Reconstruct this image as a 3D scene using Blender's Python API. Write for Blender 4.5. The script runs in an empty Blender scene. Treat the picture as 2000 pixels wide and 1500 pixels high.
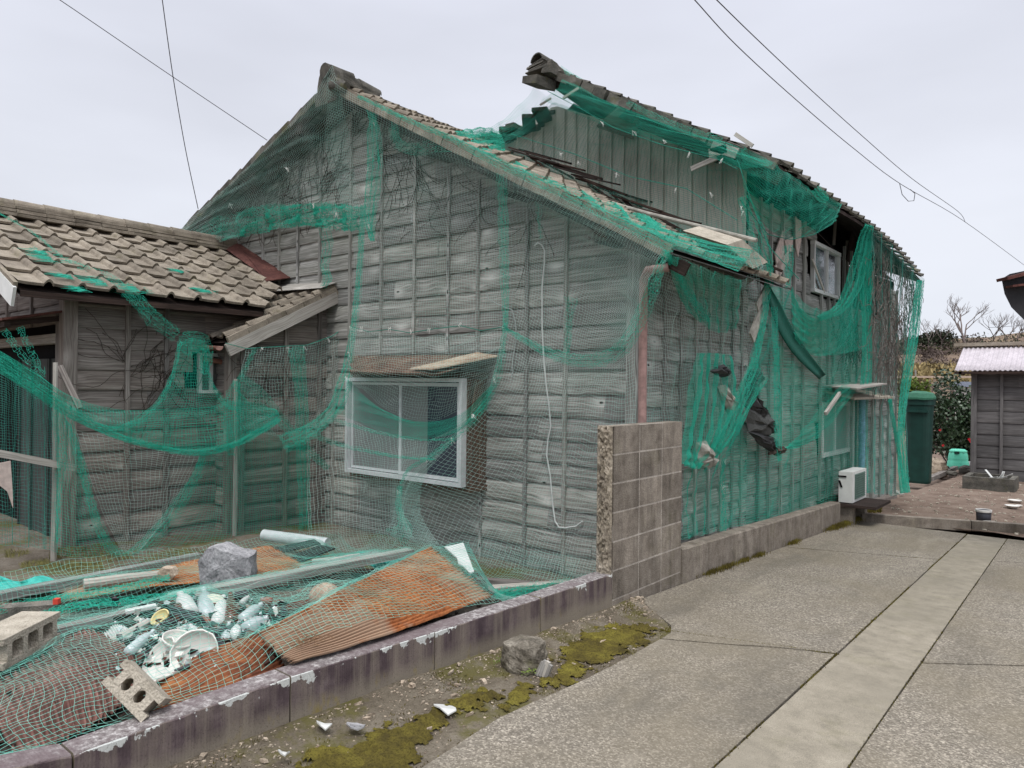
import bpy, math, random
import numpy as np
from mathutils import Vector, Matrix, noise as mnoise
R = math.radians
random.seed(7); rng = np.random.default_rng(7)
C = bpy.context.scene.collection
S = bpy.context.scene

# ------------------------------------------------------------------ camera, sky, sun, exposure
F_PX, YAW, ROLL = 1400.0, R(39.9), 0.0105       # focal length for a 2000 px wide picture, turned left of the lane
CAM = Vector((0, 0, 1.5))
fwd = Vector((-math.sin(YAW), math.cos(YAW), 0)); rgt0 = Vector((math.cos(YAW), math.sin(YAW), 0)); up0 = Vector((0, 0, 1))
rgt = rgt0*math.cos(ROLL) + up0*math.sin(ROLL); upv = up0*math.cos(ROLL) - rgt0*math.sin(ROLL)
cd = bpy.data.cameras.new('camera'); cam = bpy.data.objects.new('camera', cd); C.objects.link(cam)
cd.sensor_width = 36; cd.lens = 36*F_PX/2000; cd.clip_start = .05; cd.clip_end = 3000
M = Matrix((rgt, upv, -fwd)).transposed().to_4x4(); M.translation = CAM; cam.matrix_world = M
S.camera = cam
SUN_EL, SUN_AZ = R(60), R(146)                   # azimuth clockwise from +Y
w = bpy.data.worlds.new("World"); S.world = w; w.use_nodes = True
nt = w.node_tree; nt.nodes.clear()
def WN(t): return nt.nodes.new(t)
out = WN('ShaderNodeOutputWorld'); bg = WN('ShaderNodeBackground'); sky = WN('ShaderNodeTexSky')
sky.sky_type = 'NISHITA'; sky.sun_disc = False; sky.sun_elevation = SUN_EL; sky.sun_rotation = SUN_AZ
sky.dust_density = 3
tc = WN('ShaderNodeTexCoord'); sp = WN('ShaderNodeSeparateXYZ'); nt.links.new(tc.outputs['Generated'], sp.inputs[0])
rp = WN('ShaderNodeValToRGB'); nt.links.new(sp.outputs['Z'], rp.inputs[0])      # overcast sky: brighter towards the zenith
e = rp.color_ramp.elements
e[0].position = 0.0; e[0].color = (.80, .84, .92, 1); e[1].position = 1.0; e[1].color = (2.3, 2.3, 2.4, 1)
a = rp.color_ramp.elements.new(.16); a.color = (.745, .77, .84, 1)
a = rp.color_ramp.elements.new(.5); a.color = (.73, .752, .85, 1)
ns = WN('ShaderNodeTexNoise'); ns.inputs['Scale'].default_value = 1.7; ns.inputs['Detail'].default_value = 4
mp = WN('ShaderNodeMapping'); mp.inputs['Scale'].default_value = (1, 1, 3.5); nt.links.new(tc.outputs['Generated'], mp.inputs[0]); nt.links.new(mp.outputs[0], ns.inputs['Vector'])
mr = WN('ShaderNodeMapRange'); mr.inputs[1].default_value = .3; mr.inputs[2].default_value = .7; mr.inputs[3].default_value = .90; mr.inputs[4].default_value = 1.07
nt.links.new(ns.outputs[0], mr.inputs[0])
mu = WN('ShaderNodeVectorMath'); mu.operation = 'SCALE'; nt.links.new(rp.outputs[0], mu.inputs[0]); nt.links.new(mr.outputs[0], mu.inputs['Scale'])
sk = WN('ShaderNodeVectorMath'); sk.operation = 'SCALE'; sk.inputs['Scale'].default_value = .07; nt.links.new(sky.outputs[0], sk.inputs[0])
mx = WN('ShaderNodeMix'); mx.data_type = 'RGBA'; mx.inputs[0].default_value = .92
nt.links.new(sk.outputs[0], mx.inputs[6]); nt.links.new(mu.outputs[0], mx.inputs[7])
nt.links.new(mx.outputs[2], bg.inputs[0]); bg.inputs[1].default_value = 1.0; nt.links.new(bg.outputs[0], out.inputs[0])
sd = bpy.data.lights.new('sun', 'SUN'); sun = bpy.data.objects.new('sun', sd); C.objects.link(sun)
sd.energy = 1.5; sd.angle = R(16); sd.color = (1, .97, .92)
sdir = Vector((math.sin(SUN_AZ)*math.cos(SUN_EL), math.cos(SUN_AZ)*math.cos(SUN_EL), math.sin(SUN_EL)))
sun.rotation_euler = sdir.to_track_quat('Z', 'Y').to_euler(); sun.location = (0, 0, 30)
S.view_settings.view_transform = 'Standard'; S.view_settings.look = 'None'; S.view_settings.exposure = 0.17; S.view_settings.gamma = 1
try: S.cycles.max_bounces = 6; S.cycles.transparent_max_bounces = 12
except Exception: pass

# ------------------------------------------------------------------ places: a point of the picture on a plane of the world
def ray(px, py):
    dx = (px-1000)/F_PX; dy = (750-py)/F_PX
    return fwd + rgt*dx + upv*dy
def onY(px, py, Y): d = ray(px, py); return CAM + d*(Y/d.y)
def onX(px, py, X): d = ray(px, py); return CAM + d*(X/d.x)
def onZ(px, py, Z): d = ray(px, py); return CAM + d*((Z-CAM.z)/d.z)
def atD(px, py, D): return CAM + ray(px, py)*D
def lane(Y): return .128 - .039*Y
def yard(Y): return lane(Y) - .10
def onL(px, py, off=0.0):
    d = ray(px, py); # 1.5 + t*dz = .128+off-.039*t*dy
    return CAM + d*((.128+off-1.5)/(d.z+.039*d.y))
def V(*a): return Vector(a)

# ------------------------------------------------------------------ materials
class NT:
    def __init__(s, name):
        s.m = bpy.data.materials.new(name); s.m.use_nodes = True; s.t = s.m.node_tree; s.t.nodes.clear()
        s.out = s.t.nodes.new('ShaderNodeOutputMaterial'); s.b = s.t.nodes.new('ShaderNodeBsdfPrincipled')
        s.t.links.new(s.b.outputs[0], s.out.inputs[0])
    def n(s, t, props=None, **inp):
        o = s.t.nodes.new('ShaderNode'+t)
        for k, v in (props or {}).items(): setattr(o, k, v)
        for k, v in inp.items():
            k2 = int(k[1:]) if k[0] == '_' and k[1:].isdigit() else k.replace('_', ' ')
            s.set(o.inputs[k2], v)
        return o
    def set(s, sock, v):
        if isinstance(v, bpy.types.NodeSocket): s.t.links.new(v, sock)
        elif isinstance(v, bpy.types.Node): s.t.links.new(v.outputs[0], sock)
        else:
            if isinstance(v, (tuple, list)) and len(v) == 3 and sock.type == 'RGBA': v = (*v, 1)
            sock.default_value = v
    def uv(s, scale=(1, 1, 1), what='UV'):
        t = s.n('TexCoord').outputs[what]
        return s.n('Mapping', _0=t, Scale=scale).outputs[0]
    def noise(s, vec, sc, det=5, rough=.6, dist=0): return s.n('TexNoise', Vector=vec, Scale=sc, Detail=det, Roughness=rough, Distortion=dist).outputs[0]
    def vor(s, vec, sc, out='Distance', feat='F1', rnd=1.0): return s.n('TexVoronoi', {'feature': feat}, Vector=vec, Scale=sc, Randomness=rnd).outputs[out]
    def ramp(s, fac, stops, interp='LINEAR'):
        r = s.n('ValToRGB', Fac=fac); cr = r.color_ramp; cr.interpolation = interp
        while len(cr.elements) < len(stops): cr.elements.new(.5)
        for e, (p, c) in zip(cr.elements, stops):
            e.position = p; e.color = (*c, 1) if not isinstance(c, (int, float)) else (c, c, c, 1)
        return r.outputs[0]
    def mix(s, f, a, b, mode='MIX'):
        m = s.n('Mix', {'data_type': 'RGBA', 'blend_type': mode}); s.set(m.inputs[0], f); s.set(m.inputs[6], a); s.set(m.inputs[7], b); return m.outputs[2]
    def math(s, op, a, b=0.0, c=0.0, clamp=False):
        m = s.n('Math', {'operation': op, 'use_clamp': clamp}); s.set(m.inputs[0], a); s.set(m.inputs[1], b); s.set(m.inputs[2], c); return m.outputs[0]
    def attr(s, nm='rnd'): return s.n('Attribute', {'attribute_name': nm}).outputs['Fac']
    def bump(s, h, strength=.4, dist=.01, nrm=None):
        b = s.n('Bump', Height=h, Strength=strength, Distance=dist)
        if nrm is not None: s.set(b.inputs['Normal'], nrm)
        return b.outputs[0]
    def fin(s, col, rough=.85, nrm=None, spec=.3, metal=0.0):
        s.set(s.b.inputs['Base Color'], col); s.set(s.b.inputs['Roughness'], rough); s.set(s.b.inputs['Metallic'], metal)
        s.b.inputs['Specular IOR Level'].default_value = spec
        if nrm is not None: s.set(s.b.inputs['Normal'], nrm)
        return s.m
MATS = {}
def wood(name, dark, mid, light, stain=(.16, .19, .15), stain_amt=.35):
    m = NT(name); r = m.attr()
    uv = m.n('TexCoord').outputs['UV']
    off = m.n('CombineXYZ', X=m.math('MULTIPLY', r, 17.3), Y=m.math('MULTIPLY', r, 5.1), Z=m.math('MULTIPLY', r, 31.0)).outputs[0]
    p = m.n('VectorMath', {'operation': 'ADD'}, _0=uv, _1=off).outputs[0]
    # knots
    kp = m.n('Mapping', _0=p, Scale=(2.0, 4.6, 1)).outputs[0]
    kd = m.vor(kp, 1.0)
    kn = m.ramp(kd, [(0.0, 1.0), (.10, .85), (.42, 0.0)])
    warp = m.math('MULTIPLY', kn, .032)
    wn = m.math('MULTIPLY', m.noise(m.n('Mapping', _0=p, Scale=(1.4, 5, 1)).outputs[0], 1.0, 2), .022)
    sx = m.n('SeparateXYZ', _0=p)
    y2 = m.math('ADD', m.math('ADD', sx.outputs[1], warp), wn)
    gv = m.n('CombineXYZ', X=m.math('MULTIPLY', sx.outputs[0], 1.6), Y=m.math('MULTIPLY', y2, 78.0), Z=m.math('MULTIPLY', r, 40.0)).outputs[0]
    g = m.noise(gv, 1.0, 5, .68)
    gv2 = m.n('CombineXYZ', X=m.math('MULTIPLY', sx.outputs[0], 3.5), Y=m.math('MULTIPLY', y2, 190.0), Z=r).outputs[0]
    g2 = m.noise(gv2, 1.0, 3, .6)
    gg = m.math('ADD', m.math('MULTIPLY', g, .7), m.math('MULTIPLY', g2, .3))
    col = m.ramp(gg, [(.30, dark), (.50, mid), (.68, light)])
    # light halo round each knot, dark heart
    halo = m.ramp(kd, [(.03, 0.0), (.07, .75), (.16, .35), (.3, 0.0)])
    col = m.mix(m.math('MULTIPLY', halo, .6), col, [min(1, c*1.5) for c in light])
    heart = m.ramp(kd, [(.028, 1.0), (.045, 0.0)])
    col = m.mix(heart, col, [c*.4 for c in dark])
    # damp stain clouds, board to board tone
    cl = m.noise(m.uv((.9, 2.2, 1)), 1.0, 4, .6)
    col = m.mix(m.ramp(cl, [(.42, 0.0), (.68, stain_amt)]), col, stain)
    big = m.noise(m.uv((1, 1, 1), 'Object'), .9, 3, .6)
    val = m.math('ADD', m.math('MULTIPLY', r, .42), m.math('MULTIPLY', big, .8))
    hs = m.n('HueSaturation', Hue=.5, Saturation=m.math('ADD', m.math('MULTIPLY', r, .5), .7), Value=m.math('ADD', val, .42), Fac=1.0, Color=col).outputs[0]
    h = m.math('ADD', gg, m.math('MULTIPLY', heart, -1.0))
    return m.fin(hs, .92, m.bump(h, .75, .006), .12)
def simple(name, col, rough=.6, spec=.3, metal=0.0, var=.15, sc=12, bump=.1, what='Object'):
    m = NT(name); v = m.uv((1, 1, 1), what); n1 = m.noise(v, sc, 5); r = m.attr()
    c = m.mix(m.ramp(n1, [(.3, 0.0), (.7, 1.0)]), [x*(1-var) for x in col], [min(1, x*(1+var)) for x in col])
    hs = m.n('HueSaturation', Hue=.5, Saturation=1.0, Value=m.math('ADD', m.math('MULTIPLY', r, .3), .85), Fac=1.0, Color=c).outputs[0]
    return m.fin(hs, rough, m.bump(n1, bump, .01), spec, metal)
def concrete(name, base, dark, light, grain=180, streak=0.0, blot=.5, bump=.5, moss=0.0):
    m = NT(name); o = m.uv((1, 1, 1), 'Object')
    fine = m.noise(o, grain, 3, .7); mid = m.noise(o, 9, 5, .65); big = m.noise(o, 1.4, 4, .6)
    c = m.ramp(mid, [(.3, dark), (.5, base), (.72, light)])
    c = m.mix(m.ramp(fine, [(.35, .55), (.52, 0.0)]), c, [x*.45 for x in dark])
    c = m.mix(m.ramp(fine, [(.58, 0.0), (.75, .5)]), c, [min(1, x*1.5) for x in light])
    if streak:
        st = m.noise(m.uv((5, 5, .5), 'Object'), 1.6, 5, .7)
        c = m.mix(m.ramp(st, [(.45, 0.0), (.7, streak)]), c, [x*.35 for x in dark])
    c = m.mix(m.ramp(big, [(.40, 0.0), (.7, blot)]), c, dark)
    if moss:
        mo = m.noise(o, 4, 6, .7)
        c = m.mix(m.ramp(mo, [(.55, 0.0), (.66, moss)]), c, (.13, .13, .04))
    r = m.attr()
    c = m.n('HueSaturation', Hue=.5, Saturation=1.0, Value=m.math('ADD', m.math('MULTIPLY', r, .45), .78), Fac=1.0, Color=c).outputs[0]
    h = m.math('ADD', m.math('MULTIPLY', fine, .5), m.vor(o, grain*.6))
    return m.fin(c, .92, m.bump(h, bump, .004), .15)
W_GREY = wood('weathered grey wood', (.042, .042, .038), (.27, .266, .248), (.56, .555, .53), (.12, .13, .105), .5)
W_BRN = wood('weathered brown wood', (.06, .05, .045), (.20, .178, .16), (.37, .34, .315), (.10, .085, .075), .45)
W_PALE = wood('pale weathered wood', (.15, .135, .12), (.36, .34, .31), (.55, .53, .49), (.2, .19, .15), .3)
W_DARK = wood('dark stained wood', (.012, .009, .008), (.04, .028, .024), (.09, .06, .05), (.02, .015, .012), .5)
W_SHED = wood('charcoal shed wood', (.045, .043, .042), (.125, .12, .118), (.215, .21, .205), (.05, .045, .05), .5)
TILE = concrete('cement tile', (.265, .23, .185), (.145, .125, .10), (.35, .31, .25), 130, 0, .45, .7, .2)
TILE_D = concrete('dark lichened tile', (.13, .125, .11), (.06, .058, .05), (.22, .2, .17), 110, 0, .6, .9, .5)
BLOCK = concrete('concrete block', (.27, .235, .195), (.155, .132, .11), (.37, .33, .28), 140, .55, .5, .5, .12)
BLOCK_L = concrete('pale concrete block', (.43, .39, .32), (.28, .25, .2), (.53, .48, .4), 160, 0, .3, .9)
MORTAR = concrete('mortar', (.42, .38, .33), (.30, .27, .24), (.55, .5, .45), 150, 0, .4, .6)
STRIP = concrete('smooth concrete', (.29, .26, .205), (.21, .19, .15), (.36, .325, .26), 240, 0, .7, .4, .12)
STONE = concrete('grey stone', (.33, .33, .34), (.19, .19, .2), (.47, .47, .48), 60, 0, .3, .8)
STONE_B = concrete('beige stone', (.42, .35, .27), (.26, .2, .15), (.52, .45, .36), 70, 0, .3, .6)
GRAVEL = concrete('broken aggregate', (.30, .26, .2), (.12, .1, .085), (.5, .44, .36), 60, 0, .3, 1.0)
ALU = simple('aluminium', (.66, .68, .69), .5, .5, .1, .1, 20, .05)
PVC_W = simple('white plastic', (.58, .59, .57), .4, .4, 0, .1, 8, .05)
CHINA = simple('white porcelain', (.62, .605, .56), .2, .5, 0, .06, 5, .02)
PVC_P = simple('faded pink downpipe', (.26, .165, .15), .6, .3, 0, .25, 20, .1)
BROWN_P = simple('brown downpipe', (.20, .09, .065), .5, .4, 0, .2, 14, .05)
STUMP = concrete('gritty dark concrete', (.17, .15, .12), (.07, .062, .05), (.33, .30, .25), 75, 0, .5, 1.0, .4)
DIRTY = simple('dirty pale board', (.30, .29, .255), .9, .1, 0, .35, 14, .3)
DARK = simple('dark void', (.01, .01, .011), .9, .1, 0, .3, 5, 0)  # near-black colour standing in for the shade inside openings
BLACKCL = simple('black sheeting', (.022, .023, .024), .6, .35, 0, .5, 30, .7)
ROPE = simple('green rope', (.02, .22, .16), .7, .2, 0, .3, 60, .2)
TIE = simple('white string', (.75, .76, .72), .6, .2, 0, .1, 40, .1)
CABLE = simple('black cable', (.07, .07, .08), .6, .3, 0, .1, 4, 0)
CABLE_W = simple('white cable', (.62, .64, .62), .5, .4, 0, .1, 9, 0)
GLASSY = simple('clear bottle plastic', (.50, .55, .56), .15, .6, 0, .1, 12, .1)
GLASS_BR = simple('brown bottle glass', (.10, .035, .02), .12, .6, 0, .1, 9, 0)
GLASS_BK = simple('black rubber', (.018, .018, .022), .4, .5, 0, .1, 9, .1)
YELLOW = simple('yellow plastic', (.66, .57, .28), .5, .4, 0, .15, 20, .2)
GREEN_BIN = simple('dark green plastic', (.006, .04, .032), .5, .4, 0, .25, 5, .05)
MINT = simple('mint green plastic', (.12, .60, .42), .45, .4, 0, .08, 6, .03)
BLUE = simple('faded blue sheet', (.28, .48, .66), .5, .4, 0, .3, 20, .5)
GREENCL = simple('green strap cloth', (.006, .085, .06), .75, .2, 0, .3, 40, .4)
TEALCL = simple('teal sheeting', (.04, .42, .36), .6, .3, 0, .3, 30, .5)
PAPER = simple('torn pink board', (.52, .43, .39), .9, .1, 0, .2, 25, .2)
BARK = simple('grey bark', (.17, .14, .13), .95, .1, 0, .3, 20, .4)
TWIG = simple('dead vine', (.075, .06, .05), .95, .1, 0, .35, 25, .3)
TWIG_P = simple('pale straw', (.5, .42, .26), .9, .1, 0, .2, 25, .2)
LEAF = simple('camellia leaf', (.035, .065, .03), .4, .5, 0, .4, 9, .05)
LEAF_Y = simple('yellow green conifer leaf', (.11, .155, .03), .7, .2, 0, .4, 9, .05)
PETAL = simple('red petal', (.55, .03, .04), .5, .3, 0, .1, 9, 0)
def net_mat(name, c1, c2):
    m = NT(name); o = m.uv((1, 1, 1), 'Object')
    c = m.mix(m.ramp(m.noise(o, 2.2, 4), [(.35, 0.0), (.65, 1.0)]), c1, c2)
    return m.fin(c, .55, None, .35)
NETM = net_mat('green netting', (.005, .40, .27), (.03, .50, .36))
NETP = net_mat('sun faded netting', (.26, .52, .44), (.48, .66, .60))
def wallpaint():
    m = NT('purple stained wall'); o = m.n('TexCoord').outputs['Object']; uv = m.n('TexCoord').outputs['UV']
    mid = m.noise(o, 6, 6, .7); fine = m.noise(o, 150, 3, .7)
    base = m.ramp(mid, [(.3, (.055, .04, .045)), (.5, (.10, .075, .08)), (.7, (.17, .135, .135))])
    st = m.noise(m.n('Mapping', _0=o, Scale=(4, 7, .45)).outputs[0], 1.3, 5, .65)
    base = m.mix(m.ramp(st, [(.44, 0.0), (.64, .8)]), base, (.24, .205, .17))
    base = m.mix(m.ramp(st, [(.30, .6), (.42, 0.0)]), base, (.045, .03, .04))
    sep = m.n('SeparateXYZ', _0=uv); h = sep.outputs[1]        # v = height in metres measured down from the top
    lo = m.math('ADD', h, m.math('MULTIPLY', m.noise(o, 4, 5, .7), .16))
    base = m.mix(m.ramp(lo, [(.19, 0.0), (.33, .8)]), base, (.24, .21, .165))
    mo = m.noise(m.n('Mapping', _0=o, Scale=(1, 1, .5)).outputs[0], 3.1, 5, .7)
    base = m.mix(m.math('MULTIPLY', m.ramp(mo, [(.58, 0.0), (.68, .75)]), m.ramp(lo, [(.2, 0.0), (.3, 1.0)])), base, (.26, .20, .03))
    fl = m.math('ADD', m.noise(o, 3.4, 6, .66), m.math('MULTIPLY', h, -1.9))   # white flaking skin along the top edge
    top = m.math('LESS_THAN', h, .0005)
    flake = m.ramp(fl, [(.535, 0.0), (.545, 1.0)])
    flk = m.math('MULTIPLY', flake, m.math('SUBTRACT', 1.0, top))
    base = m.mix(flk, base, (.55, .57, .55))
    tp = m.ramp(m.noise(o, 38, 5, .75), [(.40, (.13, .11, .11)), (.54, (.26, .24, .235)), (.68, (.52, .50, .49))])
    tp = m.mix(m.ramp(m.noise(o, 2.3, 4, .6), [(.40, .8), (.55, 0.0)]), tp, (.15, .115, .12))
    base = m.mix(top, base, tp)
    base = m.mix(m.ramp(fine, [(.3, .5), (.45, 0.0)]), base, (.03, .025, .02))
    comb = m.n('TexWave', {'wave_type': 'BANDS', 'bands_direction': 'Y'}, Vector=o, Scale=26.0, Distortion=1.6, Detail=3.0, Detail_Scale=4.0).outputs[1]
    hh = m.math('ADD', m.math('MULTIPLY', comb, .22), m.math('MULTIPLY', fine, .5))
    return m.fin(base, .9, m.bump(hh, .5, .006), .15)
WALLP = wallpaint()
def aggregate():
    m = NT('exposed aggregate'); o = m.n('TexCoord').outputs['Object']
    vc = m.n('TexVoronoi', {'feature': 'F1'}, Vector=o, Scale=125.0)
    bw = m.n('SeparateColor', _0=vc.outputs['Color']).outputs[0]
    big = m.noise(o, .9, 4, .6); big2 = m.noise(o, 4.2, 5, .65)
    c = m.ramp(bw, [(.0, (.11, .095, .078)), (.45, (.20, .178, .145)), (.75, (.30, .27, .22)), (1.0, (.52, .47, .39))])
    fine = m.noise(o, 60, 5, .8)
    c = m.mix(m.ramp(fine, [(.35, .7), (.55, 0.0)]), c, (.10, .09, .075))
    c = m.mix(m.ramp(fine, [(.52, 0.0), (.72, .6)]), c, (.44, .395, .32))
    c = m.mix(.12, c, (.27, .24, .195))
    c = m.mix(m.ramp(big, [(.40, 0.0), (.62, .6)]), c, (.19, .165, .12))
    st = m.noise(m.n('Mapping', _0=o, Scale=(1.3, .35, 1)).outputs[0], 1.4, 6, .65)
    c = m.mix(m.ramp(st, [(.52, 0.0), (.64, .5)]), c, (.11, .10, .082))
    c = m.mix(m.ramp(st, [(.30, .4), (.42, 0.0)]), c, (.42, .38, .31))
    c = m.mix(m.ramp(big2, [(.52, 0.0), (.72, .35)]), c, (.13, .12, .1))
    h = m.math('ADD', m.math('MULTIPLY', m.vor(o, 125), -1.0), m.math('MULTIPLY', fine, .6))
    return m.fin(c, .9, m.bump(h, .6, .005), .15)
AGG = aggregate()
def dirt(name, c0, c1, c2, sc=1.0, moss=None):
    m = NT(name); o = m.uv((1, 1, 1), 'Object')
    a = m.noise(o, 2.5*sc, 6, .7); b = m.noise(o, 60*sc, 5, .75)
    c = m.ramp(a, [(.3, c0), (.5, c1), (.7, c2)])
    c = m.mix(m.ramp(b, [(.35, .6), (.5, 0.0)]), c, [x*.4 for x in c0])
    c = m.mix(m.ramp(b, [(.62, 0.0), (.72, .55)]), c, [min(1, x*1.8) for x in c2])
    if moss:
        g = m.noise(o, 1.6*sc, 6, .7)
        c = m.mix(m.ramp(g, [(.5, 0.0), (.6, .8)]), c, moss)
    return m.fin(c, .97, m.bump(m.math('ADD', b, m.math('MULTIPLY', a, 2.0)), .9, .012), .08)
DIRT = dirt('brown dirt', (.13, .095, .075), (.20, .15, .12), (.26, .21, .17))
DIRT_M = dirt('gritty verge soil', (.10, .082, .06), (.17, .145, .11), (.27, .24, .19), 1.6, (.12, .11, .035))
YARDM = dirt('yard soil', (.11, .09, .07), (.18, .155, .125), (.27, .24, .2), 1.0, (.12, .12, .04))
def moss_mat():
    m = NT('moss'); o = m.uv((1, 1, 1), 'Object')
    a = m.noise(o, 5, 6, .7); b = m.noise(o, 110, 4, .8)
    c = m.ramp(a, [(.32, (.065, .052, .024)), (.48, (.14, .115, .03)), (.66, (.25, .22, .045))])
    c = m.mix(m.ramp(b, [(.35, .8), (.52, 0.0)]), c, (.035, .03, .012))
    return m.fin(c, 1.0, m.bump(b, 1.0, .012), .05)
MOSS = moss_mat()
def rust(name, c0, c1, c2, pale=None):
    m = NT(name); o = m.uv((1, 1, 1), 'Object')
    a = m.noise(o, 5, 6, .72); b = m.noise(o, 42, 5, .7)
    c = m.ramp(a, [(.3, c0), (.5, c1), (.68, c2)])
    c = m.mix(m.ramp(b, [(.35, .6), (.52, 0.0)]), c, [x*.5 for x in c0])
    if pale:
        g = m.noise(o, 1.9, 5, .6)
        c = m.mix(m.ramp(g, [(.50, 0.0), (.58, .85)]), c, pale)
    return m.fin(c, .85, m.bump(b, .4, .004), .2)
RUST = rust('orange rust', (.17, .055, .022), (.34, .12, .042), (.46, .19, .07), (.33, .24, .17))
RUST_D = rust('brown rust', (.055, .028, .022), (.12, .058, .045), (.22, .10, .075))
RUST_R = rust('red oxide roof', (.06, .024, .022), (.11, .045, .038), (.17, .075, .06))
TINLIL = rust('pale zinc roof', (.42, .39, .41), (.52, .48, .51), (.60, .56, .59))
def plaster():
    m = NT('streaked grey sheet wall'); o = m.n('TexCoord').outputs['Object']
    a = m.noise(m.n('Mapping', _0=o, Scale=(1, 1, .8)).outputs[0], 1.3, 5, .6); s = m.noise(m.n('Mapping', _0=o, Scale=(14, 14, .9)).outputs[0], 1.0, 5, .7)
    c = m.ramp(a, [(.3, (.34, .315, .27)), (.5, (.54, .53, .46)), (.7, (.72, .72, .64))])
    c = m.mix(m.ramp(s, [(.45, 0.0), (.7, .6)]), c, (.47, .47, .43))
    c = m.mix(m.ramp(s, [(.25, .6), (.42, 0.0)]), c, (.13, .115, .10))
    return m.fin(c, .9, m.bump(s, .3, .01), .15)
PLAST = plaster()
def glass(name, tint, refl=.35, rough=.05):
    m = NT(name); t = m.t
    tr = m.n('BsdfTransparent', Color=tint); gl = m.n('BsdfGlossy', Color=(.9, .92, .95), Roughness=rough)
    fr = m.n('Fresnel', IOR=1.6); f = m.math('ADD', fr.outputs[0], refl, clamp=True)
    mx = m.n('MixShader'); m.set(mx.inputs[0], f); m.set(mx.inputs[1], tr.outputs[0]); m.set(mx.inputs[2], gl.outputs[0])
    t.links.new(mx.outputs[0], m.out.inputs[0]); return m.m
GLASS = glass('window glass', (.8, .84, .85), .02)
GLASS_M = glass('reflecting window glass', (.5, .52, .55), .55, .12)
FROST = simple('frosted glass', (.23, .235, .235), .28, .5, 0, .12, 3, .02)
CURT = simple('grey curtain', (.24, .235, .21), .9, .1, 0, .15, 8, .2)

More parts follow.
